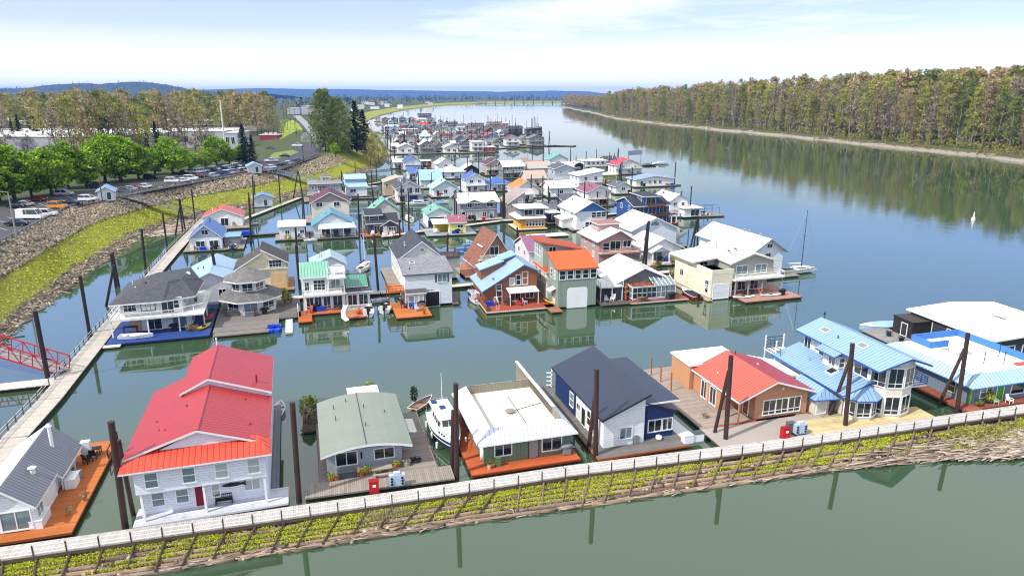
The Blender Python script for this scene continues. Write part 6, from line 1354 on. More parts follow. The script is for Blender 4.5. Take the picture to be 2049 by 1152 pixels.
for i, (px, py, m_, a) in enumerate(((993, 608, 'white_gel', 10), (1014, 610, 'plain:22201e', -20), (1024, 610, 'plain:2a2624', 40), (1040, 611, 'plain:c0403a', 60), (1050, 608, 'white_gel', 120), (1047, 595, 'plain:d0a020', 0))): chair(px, py, .5, a, f'{("white chair by the ladder", "black chair", "dark brown chair", "red chair", "white lounge chair", "yellow chair by the wall")[i]} on the red deck of the blue-roofed brown house', m_, 1.15)
table(1064, 598, .5, 15, 'dark bar table at the right of the red deck', 2.6, .9, 'plain:4a2c24', 1.0); lad = B()
for x in (0, .5): lad.cyl((x, 0, -.3), (x, 0, 1.5), .035)
for z in (.1, .4, .7): lad.cyl((0, 0, z), (.5, 0, z), .03)
o = lad.build('swim_ladder', 'trim', None, loc=(*P(993, 622, .3), .0), rot=.25); tag(o, 'white swim ladder at the front edge of the red deck', 'ladder')
kayak(1096, 605, 120, 'yellow kayak standing off the right corner of the red deck', 'plain:e0a818', 3.6, .6, .3)
motorboat(948, 600, 112, 'white cuddy cabin boat moored left of the blue-roofed brown house', 6.5, 2.3, cabin=True)
# A-frame behind
h = House('steep brown A-frame floating house with white gallery', 'brown A-frame', (955, 545), w=8.4, rot=20)
h.vol(0, 8.4, 0, 9, .5, 2.2, 'gy', 6.2, 'bb:9a7862', 'shin:8a5c4c', .5, off=.52); h.win(0, 'F', 2.9, 3.9, 1.8, 1.9, 'd', gm='glass'); h.rail([(.4, -.9), (8, -.9)], 3.3, 1.0, 'trim', 1.2, 2, .2); h.deck(.2, 8.2, -1, 0, 3.3, 'plain:d0c8bc', fl=False); h.win(0, 'F', 1.0, .7, 2, 1.8, 'd'); h.deck(-3.4, 9, -3, 10, .5, 'deck:b07860'); h.part(B().box(1.6, 1.9, 1.8, 5, 5.4, 5.6), 'skylight', 'trim')
for i, (px, py) in enumerate(((934, 492), (920, 500))): dockbox(px, py, .4, 20, f'small blue covered float box near the A-frame, {("far", "near")[i]}', 2, 1.2, .4, 'plain:5a8ad0')
# S6 sage house with orange roof
h = House('sage green floating boathouse with orange roof and white arched boat door', 'sage boathouse with orange roof', (1116, 614), 1192, rot=15)
W = h.w; OR = 'plain:c05a2c'; v = h.vol(0, W, 0, 5.6, .4, 7.3, 'sF', 1.7, 'bb:8d998c', OR, .35, 'plain:b04820')
h.wins(v, 'F', [W * (.04 + .2 * i) for i in range(5)], 5.5, W * .14, 1.5, 'h', gm='glass'); g1 = B(); aw = W * .27
g1.poly([(W * .5 + aw * cx_ , -.03, cz_) for cx_, cz_ in [(-1, .1), (1, .1), (1, 3.2)] + [(1 - .25 * (1 - math.cos(t)), 3.2 + .7 * math.sin(t)) for t in (.5, 1.0, 1.57)] + [(-.75, 3.9)] + [(-1 + .25 * (1 - math.cos(t)), 3.2 + .7 * math.sin(t)) for t in (1.0, .5)] + [(-1, 3.2)]]); h.part(g1, 'boat_door', 'plain:f0f0ee')
bk = h.vol(-.3, W * .6, 5.6, 14, .4, 5.4, 'sL', 1.2, 'lap:d9d6c8', 'plain:b8441c', .3, 'plain:c8d0c0'); tw = h.vol(-.2, W * .95, 8.5, 14, .5, 10.4, 'sL', -1.5, 'bb:a9b4a6', 'plain:a8481e', .9, 'plain:b8502a'); h.wins(tw, 'F', (1.2,), 8.0, 1.3, 1.5, 'w'); h.auto(tw, 'L', 7.6, 3, .7, 2.0, 'h'); h.wins(bk, 'L', (1, 3.5, 6), 3.2, .9, 2.2, 'h'); h.auto(v, 'L', 5.2, 2, .8, 1.4, 'h'); h.roof([[(-1.2, 1.2, 3.0), (0, 1.2, 3.5), (0, 3.2, 3.5), (-1.2, 3.2, 3.0)]], 'plain:c9d4cc', t=.08, name='door_canopy'); h.win(v, 'L', 1.6, .6, 1.0, 2.0, 'D', gm='plain:d6d2c4')
h.deck(-3, W + 1, 2, 15, .45, 'deck:6a6056'); h.deck(-2.0, .1, -2.6, 2, .5, 'deck:9a6a48')
mh('white floating house with plum purple roof behind the sage boathouse', 'white house with plum roof', (1058, 540), 1102, 10, 4.6, 'gx', 2.2, 'lap:e2dfe4', 'plain:845c78', fw=2, deck=(2.5, 1, 1), dm='deck:a07058')
motorboat(1090, 590, 118, 'black-covered boat between the brown and sage houses', 6, 2.3, cover='plain:1b1b1e'); motorboat(1108, 600, 118, 'white and black wakeboat beside the sage boathouse', 5, 2, cover='plain:d0d2d4'); dockbox(1126, 603, .5, 15, 'orange dock box at the sage boathouse corner', 1.5, .7, .5, 'plain:d07830')
# S7 sunroom house
h = House('low white-roofed floating house with glazed sunroom and side terrace', 'sunroom house', (1265, 602), 1350, rot=14.5)
W = h.w; v = h.vol(-2.5, W + .4, 2.4, 14, .5, 3.3, 'gy', 2.6, 'lap:6d6f72', 'plain:d9d6d0', .5); w2 = B()
sun_ = h.vol(0, W, 0, 2.6, .5, 3.1, 'none', 0, None)
n = 9
for i in range(n): h.win(sun_, 'F', W * i / n + .05, .9, W / n - .1, 2.0, 'h', gm='glass' if i < 5 else 'glass_pale')
h.part(B().box(0, W, .05, .1, .5, .85), 'sill_wall', 'trim'); h.auto(sun_, 'R', .9, 2, 1.0, 2.0, 'h', .05); h.auto(sun_, 'L', .9, 2, 1.0, 2.0, 'h', .05)
h.roof([[(-.1, -.1, 3.1), (W * .5, -.1, 3.1), (W * .5, 2.6, 3.15), (-.1, 2.6, 3.15)]], 'deck:8a5038', t=.1); h.rail([(0, 2.5), (0, 0), (W * .48, 0)], 3.3, .8, 'plain:5a4a40', 1.2, 1); h.roof([[(W * .5, -.15, 3.1), (W + .1, -.15, 3.1), (W + .1, 2.7, 4.1), (W * .5, 2.7, 4.1)]], 'glass_pale', t=.06)
for i in range(6): x = W * (.5 + .5 * i / 5); h.part(B().bar((x, -.15, 3.2), (x, 2.7, 4.22), .09, .08), 'glazing_bar', 'trim')
h.deck(-.8, W + 2.2, -1.2, 14.5, .5, 'deck:8d4a36', em='plain:c9c2ba'); h.deck(-6.4, -.8, -1.2, 8, .5, 'deck:5d544c'); t_ = h.vol(-5.8, -1.6, 1.2, 7, .5, 3.1, 'none', 0, None); h.deck(-6, -1.4, .8, 7, 3.2, 'plain:d9d9d6', fl=False); h.rail([(-5.9, 6.8), (-5.9, .9), (-1.5, .9)], 3.2, 1.0, 'trim', 1.2, 3)
for x in (-5.8, -3.6, -1.6): h.post(x, 1.0, .5, 3.1, 'trim', .13)
h.part(B().box(-5.6, -1.8, 2.6, 6.8, .5, 3.0), 'wall', 'plain:4a4642'); vx = h.vol(1.2, 5.8, 3.0, 7, 4.2, 4.6, 'hip', 1.4, None, 'shin:b4b0a8', .2); h.vent(3.6, 7.5, 5.4, .9, 'plain:6a6a6a', .1)
for i, (px, py) in enumerate(((1240, 590), (1247, 583))): tank(px, py, .5, f'white tank at the side of the sunroom house, {("lower", "upper")[i]}', 1.0, .4)
o = small(1252, 600, .5, 15, 'totem', 'rust coloured carved post left of the sunroom', 'ornament'); B().cyl((0, 0, 0), (0, 0, 3.2), .22, .16, 9).blob((0, 0, 2.4), (.35, .3, .3), 8, 5).blob((0, 0, 1.4), (.38, .3, .3), 8, 5).build('carved_post', 'plain:a0502c', o); B().box(-.4, .4, -.4, .4, 0, .12).build('plinth', 'dark', o)
chair(1214, 605, .5, 20, 'grey folding chair under the terrace left of the sunroom', 'plain:8a8e92', 1.2); chair(1226, 602, .5, -30, 'white folding chair under the terrace left of the sunroom', 'white_gel', 1.2); table(1205, 590, .5, 15, 'dark table under the terrace left of the sunroom', 1.6, 1, 'plain:2c2826')
motorboat(1380, 592, 105, 'red and black motorboat with dark canopy right of the sunroom house', 6.2, 2.4, 'plain:8a2020', cover='plain:20202a')
# S8 cream house
h = House('large cream and taupe floating house with white hip-gable roof, balcony and brown deck', 'large cream house', (1424, 596), 1550, rot=17)
W = h.w; lb2 = h.vol(-.2, 4.2, .1, 13.5, .4, 5.0, 'none', 0, 'lap:e4dcc4'); rb = h.vol(4.4, W, 2.6, 13, .5, 3.4, 'none', 0, 'lap:b0aca0'); up = h.vol(4.4, W + .2, 1.4, 13, 3.7, 6.6, 'none', 0, 'lap:aaa69a'); bk = h.vol(-.2, 4.4, 6.6, 13.5, 5.0, 6.4, 'none', 0, 'lap:e4dcc4')
h.roof([[(4.0, .7, 6.3), (9.0, .7, 8.0), (9.0, 14, 8.0), (4.0, 14, 6.6)], [(9.0, .7, 8.0), (W + 1.0, .7, 6.2), (W + 1.0, 14, 6.2), (9.0, 14, 8.0)], [(-1.2, 5.2, 6.0), (4.0, 4.9, 6.6), (4.0, 14.3, 6.6), (-1.2, 14.3, 5.9)]], 'plain:dedbd4', 'plain:c9c6be', .25)
g_ = B(); g_.poly([(4.4, 1.38, 6.4), (W + .2, 1.38, 6.4), (9, 1.38, 7.9)]); h.part(g_, 'gable', 'lap:aaa69a')
h.wins(up, 'F', (1.4, 5.6), 4.3, 2.4, 1.5, 'p', gm='glass_pale'); h.win(lb2, 'F', .5, .3, 3.2, 2.6, 'g'); h.wins(lb2, 'L', (.9, 10), 2.3, 1.1, 1.2, 'w', gm='glass'); h.win(lb2, 'L', 1.0, 1.2, .9, 1.4, 'h'); h.wins(rb, 'F', (.4, 2.8, 5.6), .8, 1.7, 1.9, 'd', gm='glass'); h.win(bk, 'F', 1.4, 5.1, 1.6, 1.1, 'w', gm='glass')
h.deck(-.2, 4.4, .1, 8.6, 5.0, 'deck:b8b0a0', .1, fl=False); h.part(B().box(-.22, -.05, .08, 6.6, 4.9, 5.75).box(-.05, 4.4, .08, .25, 4.9, 5.75), 'parapet', 'lap:e4dcc4'); h.deck(4.2, W + 1.4, -.8, 2.6, 3.7, 'plain:d9d6cf', .22, fl=False); h.rail([(4.3, -.7), (W + 1.3, -.7), (W + 1.3, 2.6)], 3.7, 1.0, 'trim', 1.6, 2)
for x in (4.6, 7.4, 10.4, W + 1.0): h.post(x, -.5, .5, 3.6, 'plain:a09c90', .18)
for x, y in ((6.6, 5.4), (7.8, 5.2)): h.skylight((x, y, 6.6 + (x - 4) * .3 + .42), (.95, 0, .3), (0, 1, 0), .7, 1.3, 'glass')
h.vent(6.8, 10, 7.6, .8, 'plain:8a8a88', .08); h.deck(4.4, W + 3, -4.2, 13, .5, 'deck:a88070', em='plain:6a4a40'); h.deck(-1.3, -.2, -.8, 12, .3, 'deck:b09a80')
for x in (6, 9): chair(*[round(t) for t in proj(*h.Wd(x, 2.0), 3.7)], 3.7, 17, f'{"orange" if x == 6 else "grey"} balcony chair on the large cream house', 'plain:c87840' if x == 6 else 'plain:8a8a88', 1.1)
for i, (px, py) in enumerate(((1488, 596), (1543, 592))): kayak(px, py, 12, f'white paddle board lying on the brown deck of the cream house, {("left", "right")[i]}', 'white_gel', 4.4, .5)
o = small(1522, 580, 1.4, 0, 'life_ring', 'orange and white life ring hung under the cream house balcony', 'life ring'); b = B()
for i in range(16): a, a2 = i * math.pi / 8, (i + 1) * math.pi / 8; b.cyl((.35 * math.cos(a), 0, .35 * math.sin(a)), (.35 * math.cos(a2), 0, .35 * math.sin(a2)), .1, n=6)
b.build('ring', 'plain:d8584a', o); B().cyl((0, 0, -1.0), (0, 0, -.35), .05).build('stand', 'trim', o)
bbq(1565, 590, .5, 17, 'dark grill at the right end of the cream house deck'); table(1500, 588, .5, 17, 'dark patio table under the balcony of the cream house', 1.8, 1, 'plain:3c3632')
h = mh('white gabled floating house with broad white roof behind the large cream house', 'white house behind cream house', (1502, 556), 1562, 20, 6.0, 'gy', 2.4, 'lap:e2e5ea', 'plain:dfdcd6', fw=1, sw=0, deck=(1, 1, 4), rot=17, fm='plain:7c8aa0', o=.8); h.win(h.v, 'F', h.w * .45, 6.6, 1.2, .8, 'w'); [h.vent(h.w * .5, y, 8.4, .6, 'chrome', .18) for y in (3, 7, 8.4)]
sailboat(1596, 546, 12, 'white sailboat with tall dark mast off the cream house', 9, 3, 13.5, boom='plain:d8d8d4', mm='plain:2c3448', name='sailboat')
# third row --------------------------------------------------------------------------------------------------------------
h = mh('white floating cottage with bright blue gable roof beside the long left dock', 'blue-roofed white cottage', (381, 501), 445, 12, 3.4, 'gy', 3.0, 'lap:eceef0', 'seam:5878b0', fw=0, sw=0, rot=17, deck=(1.5, 1.0, 5)); h.wins(h.v, 'F', (h.w * .2, h.w * .62), 1.3, 1.9, 1.3, 'w', gm='glass'); h.win(h.v, 'F', h.w * .41, 4.2, 1.4, 1.1, 'w', gm='glass'); h.vent(h.w * .6, 7, 5.6, 1.5, 'plain:2c4a80', .12); g_ = B(); g_.poly([(0, -.02, 3.45), (h.w, -.02, 3.45), (h.w * .5, -.02, 6.35)]); h.part(g_, 'gable', 'bb:a9b4c8')
x2 = h.vol(h.w + .3, h.w + 4, 3, 8, .5, 2.8, 'flat', 0, 'plain:7d8488', 'seam:7aa4d4', .2)
for i, (px, py, a) in enumerate(((455, 487, 30), (466, 490, 60), (478, 484, 10))): rowboat(px, py, a, f'old grey skiff in the clutter right of the blue cottage, {("left", "middle", "right")[i]}', 3.6, 1.4, 'plain:9a9c9c', .5)
h = mh('white floating house with orange-red roof at the head of the left dock', 'orange-red roofed house', (408, 455), 486, 9, 3.3, 'gy', 2.1, 'lap:ecebe8', 'seam:c4533a', fw=0, sw=0, rot=17, deck=(1.4, 3.5, 2)); h.win(h.v, 'F', h.w * .45, .7, 1.9, 2.1, 'd', gm='glass'); h.win(h.v, 'F', h.w * .24, 2.0, 1.1, .7, 'w'); h.vent(h.w * .75, 5, 4.6, .7, 'plain:b8b8b8', .15); bbq(430, 449, .5, 17, 'black grill before the orange-red roofed house'); dockbox(492, 470, .6, 10, 'blue tarpaulin bundle right of the blue cottage', 3, 1.8, 1.0, 'blue_tarp')
h = mh('small white floating boathouse with flat white roof on its own raft', 'small white boathouse', (560, 478), 611, 6, 3.6, 'sF', .5, 'lap:e8e8e6', 'rib:e6e6e4', fw=0, sw=0, deck=(1.2, 1.5, 1)); h.wins(h.v, 'F', (1.5, 5.2), 1.7, 1.0, .9, 'w', gm='glass'); tank(577, 480, .5, 'yellow drum beside the small white boathouse', .9, .35, 'plain:d0b020'); rowboat(622, 483, 20, 'pale skiff tied right of the small white boathouse', 3.4, 1.4)
h = mh('white floating house with teal metal roof and pale striped porch awning', 'teal-roofed house', (628, 474), 712, 10, 3.4, 'gy', 3.2, 'lap:d9dce0', 'seam:5f8f98', fw=0, sw=0, deck=(.8, 2.6, .8), off=.45, fm='plain:4f8490', ol=.5); h.roof([[(h.w * .1, -2.6, 2.9), (h.w, -2.6, 2.9), (h.w * .97, .1, 3.9), (h.w * .15, .1, 3.9)]], 'rib:c0d4da', t=.1); h.wins(h.v, 'F', (h.w * .2, h.w * .7), 1.0, 2.0, 1.7, 'w', gm='glass'); h.win(h.v, 'F', h.w * .47, .6, 1.3, 2.1, 'd', gm='glass')
h.rail([(.2, -2.5), (h.w - .2, -2.5)], .5, 1.0, 'plain:4a4440', 1.4, 2); [h.post(x * h.w, -2.5, .5, 3.0, 'trim', .12) for x in (.12, .4, .7, .97)]
for i, x in enumerate((.3, .55, .8)): chair(*[round(t) for t in proj(*h.Wd(h.w * x, -1.2), .5)], .5, 20 * i, f'dark porch chair at the teal-roofed house, {ordn[i]} from left', 'plain:2a2826', 1.1)
h = mh('tall beige floating house with maroon gable roof behind the teal-roofed house', 'maroon-roofed beige house', (626, 444), 700, 12, 6.2, 'gy', 2.8, 'lap:e6dccc', 'plain:5c3038', fw=0, sw=0, deck=(2, .5, .5), o=.6); g_ = B(); g_.poly([(0, -.02, 6.2), (h.w, -.02, 6.2), (h.w * .5, -.02, 8.9)]); h.part(g_, 'gable', 'lap:a89a8e'); h.wins(h.v, 'F', (h.w * .13, h.w * .6), 4.9, 1.6, 1.2, 'w', gm='glass')
h = mh('grey two-storey floating clubhouse with square cupola', 'grey clubhouse with cupola', (620, 402), 685, 9, 6.4, 'hip', .9, 'bb:9a9ca4', 'shin:8d8a8a', fw=0, sw=0, deck=(2, 1, 1)); h.win(h.v, 'F', h.w * .28, 4.0, 3.2, 1.7, 'G', gm='glass'); h.win(h.v, 'F', h.w * .66, 4.0, 2.9, 1.9, 'G', gm='glass_pale'); h.win(h.v, 'F', h.w * .1, 4.3, .7, 1.2); h.roof([[(-.9, -1.6, 2.8), (h.w + .9, -1.6, 2.8), (h.w + .3, .05, 3.5), (-.3, .05, 3.5)]], 'shin:8d8a8a'); c_ = h.vol(h.w * .42, h.w * .66, 3.2, 5.6, 7, 8.6, 'hip', 1.1, 'lap:d9d6ce', 'shin:7d7a7a', .4); h.wins(c_, 'F', (.35, 1.5), 7.4, .8, .9); h.wins(h.v, 'F', (1, 4, 7), 1.0, 1.5, 1.5)
h = mh('white two-tier floating boathouse with two bands of light blue roof', 'two-tier light blue boathouse', (694, 393), 735, 8, 3.9, 'sF', 1.5, 'lap:dde4ea', 'plain:98b6cc', fw=0, sw=0, deck=(1, .5, 1)); h.win(h.v, 'F', 1.4, 2.0, 2.0, 1.0, 'w'); u_ = h.vol(0, h.w, 4.2, 8.4, 4.5, 6.4, 'sF', 1.0, 'plain:86a6c4', 'plain:98b6cc', .4); h.win(u_, 'F', h.w * .4, 5.2, .8, .8)
h = mh('dark charcoal floating cottage with white trim and orange deck', 'charcoal cottage', (736, 469), 797, 9, 3.4, 'gx', 1.8, 'lap:4a4d54', 'shin:3c3e48', fw=0, sw=0, deck=(1.6, 2.4, 1.5), dm='deck:b06038', em='plain:a85a30'); t2 = h.vol(0, h.w * .48, 1.4, 6, 3.4, 5.4, 'sF', .8, 'lap:4a4d54', 'shin:3c3e48', .5); h.win(t2, 'F', .8, 4.0, 2.4, 1.0, 'h', gm='glass'); gb = h.vol(h.w * .46, h.w, -1.0, 3, .5, 2.9, 'gy', 1.3, 'lap:4a4d54', 'shin:3c3e48', .4); h.win(gb, 'F', 1.8, 1.0, 1.9, 1.3, 'G', gm='glass'); h.win(gb, 'F', .4, .6, .9, 2.0, 'D', gm='plain:e4e4e0'); h.win(h.v, 'F', h.w * .22, .6, 1.4, 2.1, 'd', gm='glass')
for i, (px, py) in enumerate(((758, 473), (768, 474), (783, 474), (789, 472))): chair(px, py, .5, 30 * i, f'deck chair on the orange deck of the charcoal cottage, {ordn[i]} from left', ['deck:8a6a4a', 'white_gel', 'white_gel', 'plain:b04030'][i], 1.1)
mh('pale house with green metal gable roof behind the charcoal cottage', 'green gabled house', (742, 441), 800, 8, 3.0, 'gy', 3.4, 'lap:cfc9be', 'seam:7aae98', fw=1, sw=0, deck=(2, .5, .5), fm='plain:4f9a7c')
sailboat(818, 441, 112, 'white sailboat with furled blue sail by the green boathouse', 7.5, 2.7, 14.5); motorboat(835, 410, 8, 'long white cabin boat in front of the dark-roofed balcony house', 8, 2.4, cabin=True)
h = mh('tan shed-roofed tall floating house near the bank', 'tan shed-roofed house', (770, 391), 797, 8, 5.4, 'sL', 1.6, 'bb:c0a888', 'plain:b0a490', fw=0, sw=0, rot=16, deck=(1, .5, 1)); h.wins(h.v, 'F', (.5,), 3.6, 1.0, 1.2, 'w'); h.win(h.v, 'F', 3.2, 1.2, 1.4, 1.2); h.auto(h.v, 'L', 3.6, 2, .8, 1.2)
h = mh('white floating house with slate gable roof, balcony and blue lower porch doors', 'slate-roofed balcony house', (797, 404), 843, 9, 5.4, 'gy', 2.2, 'lap:e6e6e4', 'shin:4c4e5a', fw=0, sw=1, deck=(1, 1.8, 1), o=.9); h.win(h.v, 'F', h.w * .4, 3.4, 1.8, 1.9, 'd', gm='glass'); h.win(h.v, 'F', h.w * .1, 3.6, 1.4, 1.4); h.win(h.v, 'F', h.w * .75, 3.6, 1.4, 1.4); h.deck(-.3, h.w + .3, -1.8, 0, 3.0, 'plain:8a8680', fl=False); h.rail([(-.2, -1.7), (h.w + .2, -1.7)], 3.0, 1.0, 'plain:4a4a4c', 1.2, 2); h.win(h.v, 'F', h.w * .45, .6, 3.2, 1.9, 'd', gm='plain:2a4a9c'); h.win(h.v, 'F', h.w * .08, .6, 1.6, 1.9, 'd')
h = mh('green-roofed open floating boathouse with navy lower wall', 'green boathouse', (857, 455), 903, 9, 4.2, 'gy', 1.6, 'lap:d6e4e0', 'rib:76aa96', fw=0, sw=0, deck=(.8, .6, .5), fm='plain:7ac0a4'); h.part(B().box(.0, h.w, -.06, -.01, .5, 2.5), 'lower_panel', 'plain:22356a'); h.win(h.v, 'F', .3, 2.6, h.w - .6, .7, 'o'); h.part(B().box(h.w * .45, h.w * .75, -.09, -.06, 1.9, 2.4), 'banner', 'plain:a0506c')
h = mh('small pale yellow floating cabin with plum roof on a grey raft', 'pale yellow cabin', (900, 466), 932, 7, 3.3, 'gx', 1.3, 'lap:e8e088', 'plain:8d5866', fw=0, sw=0, deck=(6.5, 2.6, 2.6), dm='plain:8f9196', rot=14); h.win(h.v, 'F', h.w * .5, 1.8, 1.4, .8, 'w', gm='glass'); c_ = h.vol(-4.2, -.05, 1.0, 5, .5, 2.9, 'sF', .5, None, 'plain:ece8d8', .3); h.part(B().box(-4, 0, 3.6, 3.8, .5, 2.9), 'wall', 'plain:d8b02c'); [h.post(x, 1.1, .5, 2.9) for x in (-4.1, -.2)]
rowboat(913, 464, 12, 'grey dinghy in front of the pale yellow cabin', 4.2, 1.6, 'white_gel', .5, inm='plain:55585c'); tank(872, 466, .5, 'round white float tank left of the pale yellow cabin', 1.0, .6)
h = mh('big grey two-storey floating house with white twin-gabled roof', 'big grey twin-gabled house', (921, 439), 995, 11, 5.6, 'gx', 1.9, 'bb:8f929c', 'plain:dcdad6', fw=0, sw=0, deck=(2, 2.2, 2), dm='deck:b0a89c', o=.8)
h.roof([[(h.w * .12, -1.0, 5.2), (h.w * .36, -1.0, 6.3), (h.w * .36, 3, 6.7), (h.w * .12, 1, 5.9)], [(h.w * .36, -1.0, 6.3), (h.w * .6, -1.0, 5.2), (h.w * .6, 1, 5.9), (h.w * .36, 3, 6.7)]], 'plain:dcdad6', 'plain:c9b8a4', t=.15); h.roof([[(h.w * .68, -.9, 5.2), (h.w * .84, -.9, 6.1), (h.w * .84, 2.4, 6.4), (h.w * .68, .8, 5.8)], [(h.w * .84, -.9, 6.1), (h.w * 1.0, -.9, 5.2), (h.w * 1.0, .8, 5.8), (h.w * .84, 2.4, 6.4)]], 'plain:dcdad6', 'plain:c9b8a4', t=.15)
h.wins(h.v, 'F', (h.w * .2,), 4.0, 1.3, 1.2, 'w', gm='glass'); h.win(h.v, 'F', h.w * .4, 4.4, 1.5, .6, 'w'); h.win(h.v, 'F', h.w * .72, 4.0, 1.9, 1.3, 'w', gm='glass'); h.win(h.v, 'F', h.w * .04, .6, 1.1, 2.1, 'D', gm='dark'); h.wins(h.v, 'F', (h.w * .2, h.w * .6, h.w * .8), 1.0, 1.1, 1.5, 'w'); h.wins(h.v, 'F', (h.w * .34, h.w * .46), .6, 1.1, 1.9, 'd', gm='glass_blind'); h.part(B().box(-.04, h.w + .04, -.06, -.01, 3.1, 3.3), 'belt_trim', 'trim')
o = small(968, 443, .5, 15, 'fire_cabinet', 'small red cabinet in front of the big grey twin-gabled house', 'fire cabinet', 'red fire cabinets'); B().box(-.45, .45, -.3, .3, .1, 1.3).build('cabinet_body', 'plain:b01018', o); B().box(-.45, -.38, -.3, .3, 0, .1).box(.38, .45, -.3, .3, 0, .1).build('leg', 'dark', o)
for i, (px, py) in enumerate(((940, 440), (950, 442), (983, 437))): bush_things(px, py, .5, 1.3, .5, f'dark potted shrub before the big grey twin-gabled house, {ordn[i]} from left', 'leaf_conifer', 90, .2)
h = mh('taupe tall floating house with long lean-to roof', 'taupe house', (1018, 437), 1050, 10, 5.2, 'sL', 3.2, 'lap:a89f96', 'plain:9a8c86', fw=0, sw=1, deck=(1.4, 1, .6)); h.win(h.v, 'F', h.w * .6, 4.4, 1.2, 2, 'h', gm='glass_blind')
h = mh('orange floating house with grey upper storey and flat white roof', 'orange house with grey upper floor', (1042, 458), 1091, 8, 3.5, 'none', 0, 'bb:d8942c', 'plain:dcdad6', fw=0, sw=2, deck=(1.4, .8, .4), dm='plain:c9c0b0', rot=15); h.roof([[(-1.2, -.6, 3.3), (h.w + .2, -.6, 3.3), (h.w, 1.2, 3.9), (.6, 1.2, 3.9)], [(-1.2, -.6, 3.3), (.6, 1.2, 3.9), (.6, 8.4, 3.9), (-1.2, 8.8, 3.3)]], 'plain:e4dfd4', t=.15); u_ = h.vol(.4, h.w, .6, 7, 3.5, 6.1, 'flat', 0, 'lap:7a7d84', 'plain:e9e8e6', .9); h.wins(u_, 'F', (.8, 4.2), 4.2, 2.2, 1.5, 'w', gm='glass'); h.wins(h.v, 'F', [h.w * (.22 + .125 * i) for i in range(6)], 1.2, h.w * .09, 1.5, 'h', gm='glass')
pl_ = House('white rectangular swim platform before the orange house', 'white swim platform', (1058, 473), w=11, rot=16, name='swim_platform', cat='float', group=None); pl_.deck(0, 11, -1.2, 2.8, .5, 'plain:dedad4', .15)
h = mh('white floating boathouse with blue gable and open boat bay', 'blue-gabled white boathouse', (1153, 459), 1213, 13, 5.4, 'gy', 2.5, 'lap:eaeaea', 'plain:e0ddd8', fw=0, sw=2, deck=(1.4, .8, .5), o=.7, fm='plain:c8ccd4'); g_ = B(); g_.poly([(0, -.03, 5.4), (h.w, -.03, 5.4), (h.w * .5, -.03, 7.85)]); h.part(g_, 'gable', 'plain:4a74b4'); h.wins(h.v, 'F', [h.w * (.5 + .16 * i) for i in range(3)], 3.7, 1.3, 1.3, 'h', gm='glass'); h.win(h.v, 'F', h.w * .44, .3, h.w * .42, 2.5, 'o'); h.win(h.v, 'F', h.w * .3, .7, 1.0, 1.7, 'h'); motorboat(1192, 462, 80, 'small white boat poking out of the open boat bay', 4, 1.8)
h.vol(-3, -.1, 3, 9, .5, 2.8, 'sL', .6, 'lap:e4e4e2', 'plain:e0ddd8', .3)
h = mh('low navy shed-roofed floating house', 'navy shed-roofed house', (1126, 425), 1166, 6, 4.2, 'sF', 1.0, 'plain:27304c', 'shin:565a68', fw=1, sw=0, deck=(1, .5, .5)); h.vol(-8, -.1, -3.5, 6, .5, 2.6, 'gx', 1.3, 'plain:2c3040', 'shin:5f626c', .5)
mh('tiny navy cabin with red door beside the orange house', 'navy cabin with red door', (1096, 445), 1120, 4, 3.2, 'flat', 0, 'plain:1e2348', 'plain:dcdcda', fw=1, sw=0, deck=(.6, 1.6, .6), dm='deck:a89c90')
h = mh('white floating house with plum gable roof and dark shuttered window', 'plum-roofed white house', (1176, 412), 1222, 10, 5.2, 'gy', 2.0, 'lap:eae6e2', 'plain:80505e', fw=0, sw=2, deck=(1, 1, 1), o=.6); h.win(h.v, 'F', h.w * .45, 3.2, 2.4, 1.9, 'd', gm='glass_blind'); h.part(B().box(h.w * .45 - .6, h.w * .45 - .15, -.06, 0, 3.1, 5.2).box(h.w * .45 + 2.55, h.w * .45 + 3.0, -.06, 0, 3.1, 5.2), 'shutter', 'dark'); h.win(h.v, 'F', h.w * .5, .6, 2.6, 2.0, 'd', gm='plain:5a2a24'); h.deck(0, h.w, -1.5, 0, 2.9, 'deck:b8a898', fl=False)
h = House('large navy blue three-level floating house with white trim and brown balconies', 'large navy house', (1268, 448), 1337, rot=16.5); W = h.w
v = h.vol(0, W, 0, 12, .5, 5.6, 'gx', 1.8, 'lap:31508c', 'shin:34363f', .5); t2 = h.vol(W * .3, W * .72, .8, 9, 5.6, 8.2, 'sB', -.1, 'lap:31508c', 'shin:3a3d48', .6); h.win(t2, 'F', .7, 5.9, 3.0, 2.0, 'd', gm='glass'); h.wins(t2, 'L', (1.5, 3.5), 6.3, 1.0, 1.2, 'w', gm='glass'); h.wins(v, 'F', (W * .05, W * .4, W * .72), 3.3, 2.4, 2.0, 'd', gm='glass'); h.wins(v, 'F', (W * .05, W * .4, W * .72), .7, 2.4, 2.0, 'd', gm='glass'); h.auto(v, 'L', 4.0, 2, 1.1, 1.3); h.auto(v, 'L', 1.3, 1, 1.1, 1.2)
for z, x0, x1 in ((3.1, -.6, W + 1.8), (5.7, W * .35, W * .8)): h.deck(x0, x1, -2.0, 0, z, 'deck:7a4636', fl=False); h.rail([(x0, 0), (x0, -1.9), (x1, -1.9), (x1, 0)], z, 1.0, 'plain:3a2c28', 1.3, 3, pw=.06)
for x in (.2, W * .5, W, W + 1.6): h.post(x, -1.8, .5, 3.0, 'trim', .2)
h.deck(-1, W + 2.2, -2.4, 13, .5, 'deck:7a4636')
